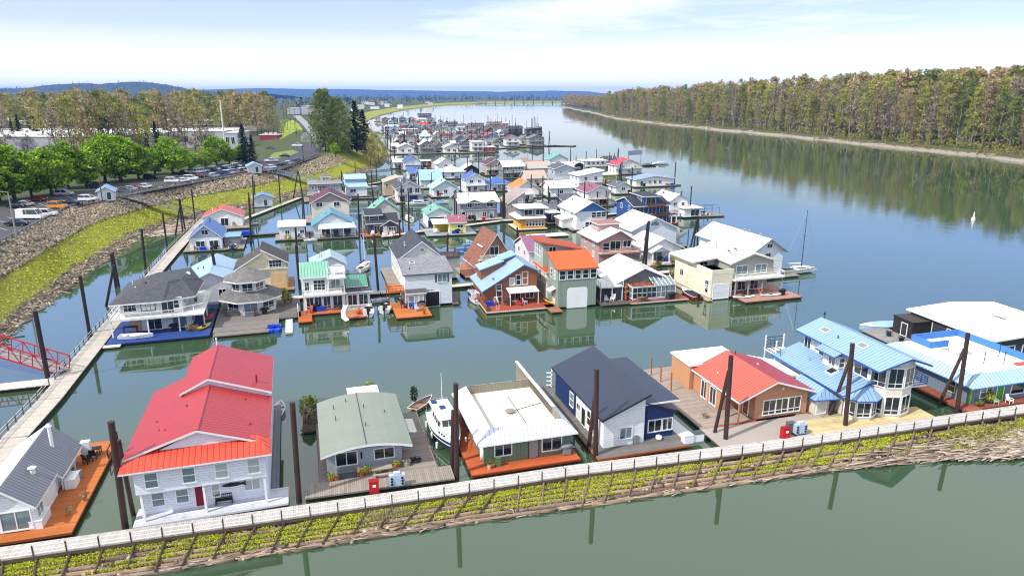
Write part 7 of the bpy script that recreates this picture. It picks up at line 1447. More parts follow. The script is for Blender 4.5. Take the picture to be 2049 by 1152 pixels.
h = mh('white floating house with white gable roof and flat annex right of the navy house', 'white gabled house with annex', (1340, 433), 1374, 11, 5.2, 'gy', 1.9, 'lap:eceae6', 'plain:dfdcd8', fw=0, sw=0, deck=(1, 1, 9), fm='plain:6a88b4'); h.wins(h.v, 'F', (h.w * .2, h.w * .65), 3.7, 1.0, 1.0, 'w', gm='glass'); a_ = h.vol(h.w * .6, h.w + 3.4, -2.6, 3, .5, 3.1, 'flat', 0, 'lap:e6e4e0', 'plain:e0d8c4', .5); h.win(a_, 'F', 2.2, .8, 2.8, 1.9, 'd', gm='glass'); h.part(B().cyl((h.w * .8, 2, 6.2), (h.w * .8, 2, 7.6), .25).cyl((h.w * .8, 2, 7.6), (h.w * .8, 2, 7.8), .4), 'chimney', 'plain:55585c')
o = House('blue metal canopy frame on the float right of the navy house', 'canopy float', (1392, 432), w=7, rot=14, name='canopy_float', cat='float', group=None); o.deck(0, 9.5, -1, 5, .45, 'deck:8a8078'); cf = B()
for x in (.4, 3, 5.6, 8.2):
    cf.cyl((x, .2, .4), (x, .2, 2.6), .05).cyl((x, 4.6, .4), (x, 4.6, 2.6), .05)
    for i in range(6): a, a2 = math.pi * i / 6, math.pi * (i + 1) / 6; cf.cyl((x, 2.4 - 2.2 * math.cos(a), 2.6 + .8 * math.sin(a)), (x, 2.4 - 2.2 * math.cos(a2), 2.6 + .8 * math.sin(a2)), .045)
cf.cyl((.4, .2, 2.6), (8.2, .2, 2.6), .05).cyl((.4, 4.6, 2.6), (8.2, 4.6, 2.6), .05).cyl((.4, 2.4, 3.4), (8.2, 2.4, 3.4), .05); o.part(cf, 'canopy_frame', 'plain:2c5488'); motorboat(1408, 431, 100, 'white boat under the blue canopy frame', 5.5, 2.1)
h = mh('pink-beige two-storey floating house with low gable roof and gallery', 'pink-beige house', (1198, 527), 1262, 11, 5.6, 'gy', 2.0, 'lap:b4918a', 'plain:cfc8c0', fw=0, sw=2, deck=(1, 1.6, 1), o=.8, fm='plain:a07a70', off=.6); h.win(h.v, 'F', h.w * .12, 3.3, 1.4, 1.8, 'h'); h.win(h.v, 'F', h.w * .34, 3.2, 2.4, 2.1, 'd', gm='glass'); h.win(h.v, 'F', h.w * .74, 3.9, 1.8, 1.4, 'w', gm='glass'); h.deck(-.3, h.w + 1.6, -1.6, 0, 3.0, 'plain:c9a89c', fl=False); h.rail([(0, -1.5), (h.w + 1.5, -1.5)], 3.0, .9, 'plain:c49a90', 1.4, 4); cl_ = h.vol(h.w * .25, h.w * .9, 5, 9.5, 6, 8.3, 'sR', .0, 'lap:c0a098', 'plain:9a6c60', .5); h.auto(cl_, 'L', 7.4, 3, .8, .7)
h = mh('white floating house with round-topped attic window, upper of two white roofs', 'white house with fan window', (1264, 497), 1352, 12, 5.0, 'gy', 2.8, 'lap:d6dae2', 'plain:dddad6', fw=0, sw=0, deck=(1, .8, 3), o=.6); b = B(); cxx = h.w * .5; b.poly([(cxx + 1.1 * math.cos(t), -.05, 5.9 + 1.0 * math.sin(t)) for t in np.linspace(0, math.pi, 12)]); h.part(b, 'fan_window', 'glass_pale')
h = mh('low white floating house with gabled entry, lower of two white roofs', 'low white gabled-entry house', (1288, 523), 1362, 9, 3.3, 'gy', 2.2, 'lap:d2d5da', 'plain:dddad6', fw=0, sw=0, deck=(4, 4, 1.5), dm='deck:bdb4aa', o=.6); e_ = h.vol(h.w * .12, h.w * .6, -1.8, .2, .5, 2.9, 'gy', 1.1, None, 'plain:e2e0dc', .3); g_ = B(); g_.poly([(h.w * .12, -1.8, 2.9), (h.w * .6, -1.8, 2.9), (h.w * .36, -1.8, 3.95)]); h.part(g_, 'gable', 'lap:d8dade'); [h.post(x * h.w, -1.7, .5, 2.9, 'trim', .25) for x in (.14, .58)]; h.win(h.v, 'F', h.w * .2, .6, 2.6, 2.0, 'd', gm='glass_pale')
for i, (px, py, lf) in enumerate(((1309, 538, 'leaf_brown'), (1318, 535, 'leaf_poplar'), (1346, 528, 'leaf_olive'), (1357, 520, 'leaf_poplar'), (1345, 553, 'leaf_brown'))): bush_things(px, py, .5, 1.4, .7, f'leafy shrub on the decks between sunroom and white houses, {ordn[i]} from left', lf, 160, .18)
# fourth row and up: smaller in the picture
for a in [
 ('light blue gable-end house with dark blue roof near the bank', 'dark blue gabled house', (811, 340), 842, 8, 4.6, 'gy', 2.8, 'lap:c0ccdc', 'plain:34549a', 1),
 ('white house with small blue roof below the dark blue gabled one', 'small blue-roofed house', (818, 359), 838, 6, 3.8, 'gx', 1.8, 'lap:dde2ea', 'plain:5068a0', 1),
 ('white house with broad light blue roof sloping to the front', 'broad light blue-roofed house', (842, 376), 884, 10, 3.9, 'gx', 3.2, 'lap:d9e0ea', 'plain:8fb2cc', 2),
 ('long white low house left of the dark blue gable', 'long white low house', (788, 336), 812, 7, 3.4, 'gx', 1.2, 'lap:e4e4e2', 'plain:dcdad4', 2),
 ('brown flat-roofed floating house near the upper dock', 'brown flat-roofed house', (843, 335), 866, 6, 3.6, 'flat', 0, 'plain:8a5a48', 'plain:e2dcd4', 1),
 ('white house with wide white hip roof in the upper moorage', 'white hip-roofed house', (882, 357), 930, 9, 3.4, 'hip', 1.8, 'lap:e4e4e2', 'plain:dedcd6', 2),
 ('white tall gable house behind the white hip roof', 'white tall gable house', (876, 348), 908, 8, 5.2, 'gy', 2.2, 'lap:ecebe8', 'plain:dedcd6', 1),
 ('small dark-fronted house with white windows and white roof', 'dark-fronted small house', (928, 350), 958, 7, 3.2, 'gy', 2.0, 'lap:2c2c30', 'plain:e4e2de', 2),
 ('white house with aqua green low roof', 'aqua-roofed house', (868, 393), 916, 9, 3.6, 'gy', 2.6, 'lap:dde8ea', 'plain:9cc6be', 2),
 ('tall white house with small bright blue roof', 'white house with bright blue roof', (932, 384), 971, 8, 5.4, 'gy', 2.0, 'lap:e8eaf0', 'plain:4a62a2', 2),
 ('white low house with royal blue hip roof', 'royal blue hip-roofed house', (974, 382), 1024, 9, 3.2, 'hip', 2.0, 'lap:dde4ee', 'plain:4a6aa6', 2),
 ('white house with bright orange gable roof in the middle of the moorage', 'bright orange-roofed house', (1030, 395), 1078, 9, 3.6, 'gy', 2.6, 'lap:ecebe6', 'plain:d8783c', 3),
 ('taupe two-storey house with maroon gable roof in the upper moorage', 'taupe maroon-gabled house', (974, 350), 1010, 9, 5.4, 'gy', 2.2, 'lap:b4a898', 'plain:5a2f3c', 1),
 ('white house with large pale roof and dark balconies', 'pale-roofed house with dark balcony', (1008, 356), 1047, 9, 5.6, 'gx', 2.0, 'lap:6a6c70', 'plain:dfe3e8', 3),
 ('taupe long-roofed house right of the dark balcony', 'taupe long-roofed house', (1048, 352), 1101, 9, 4.0, 'gx', 2.2, 'lap:c4beb4', 'plain:a8a098', 2),
 ('small tan house with barn-shaped roof', 'small tan barn-roofed house', (1054, 372), 1092, 8, 3.8, 'gx', 2.4, 'lap:d6c4b4', 'plain:b09c90', 2),
 ('white house with grey roof slope and long white wall', 'long white-walled house', (1100, 394), 1146, 9, 3.8, 'gx', 2.0, 'lap:e8e8ea', 'plain:d4d4d0', 2),
 ('tall grey three-storey narrow house', 'tall grey narrow house', (1110, 370), 1151, 9, 7.2, 'gy', 1.6, 'lap:b4b8c2', 'shin:5c5e66', 2),
 ('white two-storey house with low pale roof and white balcony', 'white house with white balcony', (1158, 378), 1205, 10, 5.6, 'sL', 1.7, 'lap:e6e8ec', 'plain:d4d8dc', 2),
 ('lime green flat-roofed house', 'lime green house', (1206, 368), 1233, 8, 4.2, 'flat', 0, 'lap:a8b458', 'plain:d8d8c8', 2),
 ('white house with bright red roof near the river edge', 'bright red-roofed house', (1232, 348), 1284, 9, 4.6, 'gy', 2.6, 'lap:e9e7e2', 'plain:c83a4c', 2),
 ('white two-level house with flat roof decks at the river edge', 'white two-level flat house', (1170, 343), 1213, 8, 5.4, 'flat', 0, 'lap:e4e4e0', 'plain:e0deda', 4),
 ('white house with dark slate roof next to the red-roofed one', 'dark slate-roofed house', (1211, 338), 1234, 8, 4.6, 'gx', 1.8, 'lap:b8bcc4', 'shin:4a4c54', 1),
 ('long low white house with powder blue roof at the river edge', 'long powder blue-roofed house', (1272, 373), 1348, 8, 3.2, 'gy', 1.3, 'lap:ece9dc', 'plain:7f96c4', 4),
 ('small white cabin with dark roof left of the powder blue one', 'small dark-roofed cabin', (1232, 387), 1262, 7, 3.2, 'gy', 1.4, 'lap:e4e4e2', 'shin:5c6068', 2),
 ('white house with teal gable roof at the river edge', 'teal gable house', (1100, 333), 1136, 8, 4.2, 'gy', 2.6, 'lap:dfe4e4', 'plain:5a9e98', 2),
 ('small black-fronted shed roof house beside the two-level flat house', 'small black-fronted house', (1146, 343), 1170, 6, 3.2, 'gy', 1.6, 'plain:2a2826', 'plain:d0ccc4', 1),
 ('white low house with pale roof between teal gable and tall grey house', 'white low house by teal gable', (1112, 346), 1146, 7, 3.4, 'gx', 1.6, 'lap:e4e4e2', 'plain:dedcd8', 2),
 ('grey house with dark gable near the upper dock', 'grey dark-gabled house', (868, 337), 900, 7, 4.0, 'gy', 2.2, 'lap:c4c4c2', 'shin:4c4a48', 1),
 ('white house with grey roof left of the orange-roofed one', 'white grey-roofed house', (1044, 404), 1066, 7, 3.2, 'gx', 1.2, 'lap:e0e0de', 'plain:b4aea8', 2),
 ('low brown-grey roofed house behind the taupe maroon gable', 'low brown-grey house', (1040, 333), 1066, 7, 3.2, 'hip', 1.4, 'lap:c9bfae', 'plain:8a7c70', 1),
 ('small house with orange awning behind the teal gable', 'orange-awning house', (1062, 340), 1088, 6, 3.2, 'gx', 1.2, 'lap:d8d0c4', 'plain:c46840', 1)]:
    h = mh(*a[:10], fw=a[10], sw=2 if a[5] > 3.7 else 1, o=.6, deck=(1.0, 1.4, .8), dm=R.choice(['deck:8d857c', 'deck:a0968a', 'deck:6f665e']))
    if a[5] > 4.5 and R.random() < .6:
        h.deck(-.2, h.w + .2, -1.4, 0, 3.0, 'plain:d0ccc4', fl=False); h.rail([(-.1, -1.3), (h.w + .1, -1.3)], 3.0, 1.0, R.choice(['trim', 'plain:3c3836']), 1.3, 3)
h = HOUSES[-9]
sp_ = House('tilted dark solar panel roof on posts behind the bright red roof', 'solar panel roof', (1256, 330), w=9, rot=14, name='solar_shelter', cat='shelter', group=None); sp_.roof([[(0, 0, 5.4), (8, 0, 5.8), (10, 5, 7.6), (2, 5, 7.2)]], 'plain:4a5668', 'plain:8a8e94', .12); [sp_.post(x, y, .4, z, 'plain:8a8a88', .15) for x, y, z in ((.4, .4, 5.4), (7.6, .4, 5.7), (9.4, 4.6, 7.3), (2.4, 4.6, 7.0))]; sp_.deck(-1, 10, -2, 6, .5, 'deck:8a8078')
motorboat(1322, 329, 8, 'white cabin cruiser moored at the river end near the red-roofed house', 10, 3.4, cabin=True); motorboat(1300, 332, 8, 'dark canopied boat left of the white cruiser at the river end', 7, 2.6, 'plain:3a3c40', cover='plain:24262a')
motorboat(884, 408, 10, 'blue-canopied boat beside the aqua-roofed house', 5, 2, cover='plain:3c7cc4'); motorboat(741, 377, 30, 'pale boat behind the two-tier light blue boathouse', 6, 2.2)
for i, (px, py) in enumerate(((778, 398), (786, 396), (793, 394))): rowboat(px, py, 70, f'white dinghy below the tan shed-roofed house, {ordn[i]} from left', 3.6, 1.4)
# ---- the second marina up the river ------------------------------------------------------------------------------------
def far(px, pr, depth, ze, rt, rise, wm, rm, lab, fw=2, sw=1):
    h = House(lab, lab, px, pr, rot=14, group='floating houses in the far marina')
    v = h.vol(0, h.w, 0, depth, .5, ze, rt, rise, wm, rm, .7)
    n = 2 if ze > 4.6 else 1
    for s in range(n): h.auto(v, 'F', 1.2 + 2.7 * s, fw, 1.6, 1.4, 'w', gm='glass'); h.auto(v, 'L', 1.2 + 2.7 * s, sw, 1.5, 1.3, 'w', gm='glass')
    h.deck(-1.2, h.w + 1.2, -2, depth + 1, .5, R.choice(['deck:8d857c', 'deck:6f665e', 'deck:a0968a']))
    if n == 2: h.deck(-.2, h.w + .2, -1.6, 0, 3.1, 'plain:a8a098', fl=False); h.rail([(-.1, -1.5), (h.w + .1, -1.5)], 3.1, 1.0, R.choice(['trim', 'plain:3c3836']), 1.8, 2)
    return h
zx = lambda x, y: (700 + x / 4.657, 200 + y / 4.657)
WN = {'white': 'lap:e6e5e1', 'grey': 'lap:9a9c9e', 'taupe': 'lap:b0a496', 'dark': 'lap:4c4c50', 'blue': 'lap:8fa4bc', 'cream': 'lap:dcd2bc', 'brown': 'lap:7a6450', 'red': 'plain:b82c20'}
RN = {'white': 'plain:dcd9d4', 'grey': 'shin:77767a', 'dark': 'shin:43434a', 'maroon': 'plain:6a3038', 'red': 'plain:c0383c', 'blue': 'plain:4f74ac', 'brown': 'shin:6e5a4c', 'pale blue': 'plain:9cb8d4', 'slate': 'shin:55606c'}
FAR = [(450, 495, 600, 4, 'gy', 2.2, 'white', 'white'), (655, 490, 790, 5.4, 'gy', 2.6, 'grey', 'white'), (885, 490, 1010, 3.6, 'gy', 2.0, 'white', 'white'), (1140, 480, 1250, 6.6, 'flat', 0, 'white', 'white'), (1250, 478, 1350, 3.0, 'flat', 0, 'red', 'white'),
 (1458, 428, 1580, 5.8, 'gy', 2.2, 'white', 'maroon'), (1672, 420, 1810, 5.6, 'gy', 2.0, 'grey', 'grey'), (1590, 412, 1672, 4.6, 'gy', 2.0, 'cream', 'grey'), (1040, 468, 1120, 3.4, 'gx', 1.5, 'grey', 'dark'), (385, 470, 450, 3.4, 'gx', 1.5, 'white', 'white'), (800, 476, 870, 3.2, 'hip', 1.4, 'grey', 'dark'),
 (450, 400, 540, 5.4, 'gy', 2.2, 'grey', 'grey'), (655, 400, 755, 5.4, 'gx', 1.6, 'white', 'pale blue'), (862, 400, 962, 5.0, 'gx', 2.0, 'white', 'maroon'), (985, 408, 1080, 4.6, 'gy', 2.2, 'grey', 'grey'), (1085, 400, 1170, 4.6, 'gy', 1.8, 'taupe', 'brown'), (1250, 395, 1390, 5.2, 'gy', 2.4, 'blue', 'red'), (760, 405, 850, 4.2, 'gy', 2.0, 'cream', 'grey'), (560, 395, 640, 4.2, 'gy', 2.0, 'taupe', 'dark'), (1180, 400, 1250, 4.8, 'gy', 2.2, 'white', 'grey'), (400, 395, 450, 4, 'gx', 1.6, 'white', 'grey'),
 (380, 325, 440, 4.4, 'gy', 2.0, 'blue', 'blue'), (500, 322, 630, 5.2, 'flat', 0, 'white', 'white'), (650, 322, 770, 5.0, 'gy', 2.2, 'taupe', 'dark'), (800, 318, 900, 4.6, 'gy', 2.2, 'cream', 'dark'), (1000, 318, 1090, 6.4, 'flat', 0, 'white', 'white'), (1090, 320, 1180, 4.8, 'gx', 2.0, 'grey', 'brown'), (1180, 318, 1260, 4.8, 'gy', 2.0, 'grey', 'grey'), (1270, 320, 1350, 4.6, 'gy', 2.4, 'brown', 'maroon'), (1350, 330, 1460, 5.0, 'gx', 2.0, 'grey', 'slate'), (1480, 320, 1610, 6.0, 'gx', 1.8, 'dark', 'dark'), (1650, 345, 1790, 7.4, 'sL', 1.2, 'dark', 'dark'), (910, 320, 990, 4.2, 'gy', 2.0, 'white', 'grey'), (440, 330, 495, 3.8, 'gy', 1.8, 'dark', 'dark'),
 (300, 280, 365, 4.2, 'gx', 1.8, 'grey', 'grey'), (365, 285, 450, 4.4, 'gx', 1.8, 'blue', 'pale blue'), (470, 270, 545, 4.6, 'gx', 1.8, 'grey', 'grey'), (560, 275, 640, 4.6, 'gx', 2, 'taupe', 'grey'), (650, 262, 730, 4.4, 'gx', 2.0, 'white', 'red'), (740, 275, 820, 4.4, 'gy', 2.0, 'grey', 'grey'), (830, 275, 905, 4.8, 'gy', 2.2, 'white', 'dark'), (915, 270, 1000, 4.6, 'gx', 2.0, 'grey', 'dark'), (1110, 262, 1250, 5.4, 'flat', 0, 'grey', 'slate'), (1290, 270, 1420, 6.0, 'gx', 1.6, 'taupe', 'brown'), (1420, 270, 1480, 6.6, 'flat', 0, 'cream', 'white'), (1010, 268, 1100, 4.4, 'gy', 1.9, 'white', 'grey'),
 (235, 200, 290, 4.6, 'gy', 2.4, 'cream', 'brown'), (300, 208, 370, 4.8, 'gy', 2.4, 'taupe', 'grey'), (380, 212, 450, 5.2, 'gy', 2.4, 'grey', 'slate'), (460, 208, 530, 5.4, 'gy', 2.4, 'blue', 'slate'), (540, 212, 620, 5.2, 'gy', 2.4, 'white', 'brown'), (630, 215, 710, 5.0, 'gx', 1.4, 'white', 'white'), (715, 210, 790, 4.8, 'gy', 2.4, 'cream', 'brown'), (640, 168, 760, 5.0, 'gx', 2.2, 'grey', 'dark')]
YS = [485, 448, 402, 362, 322, 298, 274, 240, 210]
cols_ = ['white', 'grey', 'taupe', 'white', 'cream', 'dark', 'blue', 'white']; rfs = ['white', 'grey', 'dark', 'grey', 'brown', 'slate', 'white', 'maroon']
for y, x0, x1, n in ((448, 390, 1400, 15), (362, 390, 1440, 16), (298, 320, 1460, 17), (240, 290, 1020, 14)):
    for i in range(n):
        x = x0 + (x1 - x0) * (i + R.uniform(.1, .5)) / n; FAR.append((x, y + R.uniform(-5, 5), x + (x1 - x0) / n * R.uniform(.62, .8), R.choice([3.6, 4.4, 5.0, 5.4]), R.choice(['gy', 'gy', 'gx', 'hip', 'gy']), R.uniform(1.5, 2.3), R.choice(cols_), R.choice(rfs)))
rowi = lambda y: min(range(9), key=lambda k: abs(YS[k] - y))
rows_ = {}
for f_ in FAR: rows_.setdefault(rowi(f_[1]), []).append(f_[0])
for a in FAR:
    r = rowi(a[1]); L = sorted(rows_[r]); k = L.index(a[0]); st = {'gy': 'gabled', 'gx': 'broad', 'hip': 'hip', 'flat': 'flat', 'sL': 'slanted'}[a[4]]
    far(zx(a[0], a[1]), zx(a[2], 0)[0], 9, a[3], a[4], a[5], WN[a[6]], RN[a[7]], f'{a[6]} house, {a[7]} {st} roof, {ordn[k]} from left in far marina row {r + 1}')
# pilings of the moorage: bottom, top in the photograph
PL = [(97, 762, 70, 622, .3), (180, 672, 160, 552, .26), (207, 612, 228, 530, .22), (232, 575, 222, 508, .24), (238, 572, 225, 505, .24), (292, 548, 283, 458, .24), (336, 503, 325, 426, .22), (348, 470, 360, 412, .2), (366, 466, 358, 398, .2), (372, 464, 360, 400, .2), (391, 447, 383, 378, .2), (440, 590, 423, 494, .28), (436, 592, 425, 500, .24),
 (502, 490, 498, 395, .22), (508, 430, 505, 352, .2), (512, 414, 508, 362, .18), (450, 405, 448, 366, .2), (561, 405, 557, 348, .2), (597, 540, 591, 455, .22), (600, 580, 592, 490, .24), (611, 470, 606, 394, .22), (585, 397, 596, 342, .2), (606, 394, 597, 342, .2), (685, 395, 683, 342, .2), (711, 348, 710, 324, .18), (720, 500, 716, 388, .2), (745, 372, 741, 318, .15), (754, 360, 752, 320, .18), (763, 392, 762, 352, .18),
 (757, 580, 748, 470, .24), (818, 470, 817, 384, .22), (820, 400, 817, 360, .2), (838, 372, 837, 335, .18), (894, 545, 896, 468, .2), (914, 440, 912, 380, .24), (1037, 520, 1036, 460, .24), (1033, 522, 1035, 455, .2), (1010, 440, 1009, 370, .24), (1006, 440, 1008, 378, .22), (1009, 384, 1008, 336, .18), (1098, 430, 1098, 372, .22), (1102, 428, 1100, 385, .2), (1170, 500, 1168, 455, .24), (1174, 500, 1170, 460, .2), (1291, 540, 1298, 442, .28), (1284, 545, 1296, 446, .22),
 (1396, 490, 1397, 432, .22), (1380, 495, 1394, 442, .2), (1388, 492, 1395, 440, .2), (1188, 405, 1187, 366, .2), (1243, 365, 1245, 322, .2), (1232, 368, 1243, 326, .18), (1238, 318, 1238, 296, .22), (1234, 319, 1237, 300, .18), (1194, 315, 1194, 299, .2), (1142, 330, 1142, 301, .2), (1088, 330, 1088, 290, .2), (1124, 365, 1122, 325, .2), (1262, 378, 1262, 360, .15), (1170, 345, 1170, 320, .18), (1192, 425, 1191, 405, .2), (1052, 365, 1053, 328, .2), (975, 345, 974, 305, .18), (912, 340, 912, 300, .18), (946, 350, 945, 322, .15), (983, 370, 982, 330, .18), (864, 385, 863, 345, .15), (840, 400, 836, 340, .2), (782, 325, 781, 272, .22), (790, 330, 788, 280, .2), (838, 300, 834, 260, .2), (836, 302, 839, 262, .2), (1101, 294, 1099, 262, .22), (1097, 294, 1100, 264, .2), (1087, 292, 1086, 262, .12), (748, 420, 746, 380, .2), (801, 500, 799, 440, .2)]
for a in PL: piling(*a[:4], a[4], 'steel_dark')
for h_ in [q for q in HOUSES if q.o.get('group') == 'floating houses in the marina' and q.A[1] > 190 and q.w]:
    if R.random() < .7: x_, y_ = h_.Wd(h_.w + R.uniform(1.4, 2.2), R.uniform(-1, 8)); b_ = proj(x_, y_, 0); piling(*b_, *proj(x_, y_, R.uniform(7.5, 10.5)), R.uniform(.16, .22), 'steel_dark')
for i in range(125):
    x = R.uniform(330, 1780); y = R.uniform(215, 480 if x < 1350 else 420); bx, by = zx(x, y); piling(bx, by, bx, by - R.uniform(24, 36) * (by - 180) / 110, R.uniform(.16, .22), 'steel_dark')
label_piles()
for h in HOUSES:
    if h.o.get('group') != 'floating houses in the marina' or h.A[1] < 100 or not h.w or not h.df or 'sage' in h.short or 'cream house' == h.short[-11:]: continue
    s_ = h.short; k = 0
    def at(x, y): return [v for v in proj(*h.Wd(x, y), .5)]
    opts = [(lambda q: chair(*q, .5, R.uniform(-40, 40), f'deck chair at the front of the {s_}', R.choice(['white_gel', 'plain:3a3632', 'deck:8a6a4a', 'plain:b04030']), 1.15)), (lambda q: pot(*q, .5, f'planter on the deck of the {s_}', R.choice(['plain:a2552e', 'plain:55585c', 'plain:c9c4b8']), R.choice(['leaf_maple', 'leaf_olive', 'leaf_poplar']), 1.0, .4)),
            (lambda q: dockbox(*q, .5, 16, f'storage box on the deck of the {s_}', 1.4, .7, .7, R.choice(['white_gel', 'plain:6f7478', 'deck:8a6f52', 'blue_tarp']))), (lambda q: bbq(*q, .5, 16, f'covered grill on the deck of the {s_}')), (lambda q: table(*q, .5, 16, f'dark table on the deck of the {s_}', 1.4, .9, 'plain:3c342e'))]
    R.shuffle(opts)
    for fn in opts[:R.choice([2, 3, 3, 4])]: fn(at(R.uniform(max(.3, h.df[0] + .5), min(h.w - .3, h.df[1] - .5)), R.uniform(max(h.df[2] + .45, -1.6), -.42)))
    if h.A[1] > 150 and R.random() < .75:
        q = proj(*h.Wd(h.w + 2.4, R.uniform(0, 4)), 0.)
        if R.random() < .5: motorboat(*q, R.choice([106, -74]), f'small moored boat right of the {s_}', R.uniform(4.5, 6), 2.0, R.choice(['white_gel', 'white_gel', 'plain:2a3a6c', 'plain:7a1c20']), cover=R.choice([None, 'plain:24262a', 'plain:3c5c94', 'plain:c8c4b8']))
        else: rowboat(*q, R.choice([106, 16]), f'small skiff right of the {s_}', 3.6, 1.5, R.choice(['white_gel', 'plain:9a9c9c', 'plain:5a7a5a']))
# docks
def dockline(pts, w, label, m='dock:b8b0a6', rail=None, name='dock', z=.55):
    o = empty(name, (0, 0, 0), 0, label, 'dock'); wl = [P(x, y, z) for x, y in pts]
    for p, q in zip(wl, wl[1:]):
        L = math.dist(p, q); a = math.atan2(q[1] - p[1], q[0] - p[0])
        B().box(0, L, -w, 0, z - .12, z).build('deck_section', m, o, loc=(p[0], p[1], 0), rot=a); B().box(0, L, -w + .1, -.1, -.3, z - .125).build('float', 'float_log', o, loc=(p[0], p[1], 0), rot=a)
    return o, wl
o, wl = dockline([(-60, 950), (0, 878), (75, 800), (200, 654), (295, 547), (337, 501), (400, 438)], 2.7, 'long pale walkway float with dark posts running up the left side')
for p, q in zip(wl, wl[1:]):
    L = math.dist(p, q); k = max(1, round(L / 2.3))
    for i in range(k):
        x, y = p[0] + (q[0] - p[0]) * i / k, p[1] + (q[1] - p[1]) * i / k; put('railing_post', pm, o, (x, y, -.05), 0)
    r_ = B(); r_.bar((*p, 1.45), (*q, 1.45), .06, .07).bar((*p, 1.05), (*q, 1.05), .05, .05); r_.build('rail', 'plain:b8b4ae', o)
dockline([(605, 395), (483, 442)], 1.8, 'walkway float between the orange-red house and the grey clubhouse'); dockline([(486, 470), (560, 465), (627, 462)], 1.2, 'thin dark float behind the small white boathouse', 'deck:6a5f55'); dockline([(690, 396), (768, 394)], 1.6, 'short dark walkway before the two-tier blue boathouse', 'deck:857a6e')
dockline([(545, 596), (610, 590), (760, 582), (940, 566), (1350, 540)], 1.8, 'main walkway float behind the second row of houses', 'dock:c4bcb2'); dockline([(760, 472), (1000, 440), (1150, 432), (1260, 424)], 1.8, 'walkway float through the middle of the moorage', 'dock:c4bcb2'); dockline([(735, 368), (770, 362)], 1.5, 'slim walkway near the bank by the sailboat mast', 'dock:b0a89e')
dockline([(786, 308), (990, 304)], 2.2, 'front walkway of the far marina, left part', 'dock:a89e92'); dockline([(988, 297), (1110, 290), (1150, 292)], 2.2, 'front walkway of the far marina reaching to the log boom', 'dock:8a8074')
dockline([(738, 236), (762, 290), (784, 308)], 2.0, 'bank side walkway of the far marina', 'dock:a89e92')
o, wl = dockline([(-10, 768), (112, 755)], 2.4, 'landing float at the foot of the red gangway', 'dock:c9c2b8')
# ---- the lot on the levee, cars, sheds, gangways, warehouses, road, far bank town
def sheet(name, pts, z, mat, kind='structure'):
    b = B(); b.poly([(*P(x, y, z), z) for x, y in pts]); return tag(b.build(name, mat), kind=kind)
M('asphalt', (.055, .055, .06), .9, var=.25, dirt=.3); M('paint_line', (.5, .5, .48), .8, var=.1)
LOT = [(-120, 545), (0, 490), (60, 458), (137, 418), (195, 404), (268, 388), (400, 364), (493, 347), (566, 338), (642, 311), (640, 296), (600, 303), (560, 312), (500, 322), (440, 334), (350, 352), (240, 370), (170, 380), (100, 396), (0, 412), (-160, 440)]
sheet('parking_lot', LOT, ZT + .03, 'asphalt')
sheet('access_road', [(566, 322), (600, 303), (640, 297), (648, 285), (632, 268), (614, 250), (592, 231), (584, 229), (600, 250), (618, 270), (622, 282), (606, 290), (570, 300), (548, 306), (545, 316)], ZT + .02, 'asphalt')
sheet('riverside_road', [(652, 298), (640, 270), (622, 250), (600, 231), (586, 231), (606, 250), (622, 270), (634, 296)], ZT + .034, 'plain:8d8a86')
for i in range(12):
    t = i / 12; x = 5 + 190 * t; y = 470 - 84 * t ** .75; b = B(); a, c_ = P(x - 6, y + 4, ZT), P(x - 38, y - 6, ZT); b.bar((*a, ZT + .04), (*c_, ZT + .04), .12, .006)
    tag(b.build('parking_line', 'paint_line'), kind='structure')
# guard rail
gl = [P(x, y, ZT) for x, y in ((-90, 535), (0, 487), (36, 470), (83, 444), (137, 416), (190, 403))], [P(x, y, ZT) for x, y in ((245, 391), (312, 375), (400, 362), (490, 346))], [P(x, y, ZT) for x, y in ((530, 341), (566, 336), (639, 309))]
for n_, pl_ in zip(('lower left', 'middle', 'upper'), gl):
    o = empty('guard_rail', (0, 0, 0), 0, f'low weathered guard rail along the levee edge, {n_} stretch', 'guard rail', 'guard rails on the levee')
    for p, q in zip(pl_, pl_[1:]):
        B().bar((*p, ZT + .6), (*q, ZT + .6), .1, .3).build('rail', 'plain:8f8a86', o); L = math.dist(p, q); k = int(L / 2.6)
        for i in range(k): x, y = p[0] + (q[0] - p[0]) * i / k, p[1] + (q[1] - p[1]) * i / k; B().box(x - .1, x + .1, y - .1, y + .1, ZT - .3, ZT + .75).build('post', 'plain:5a5048', o)
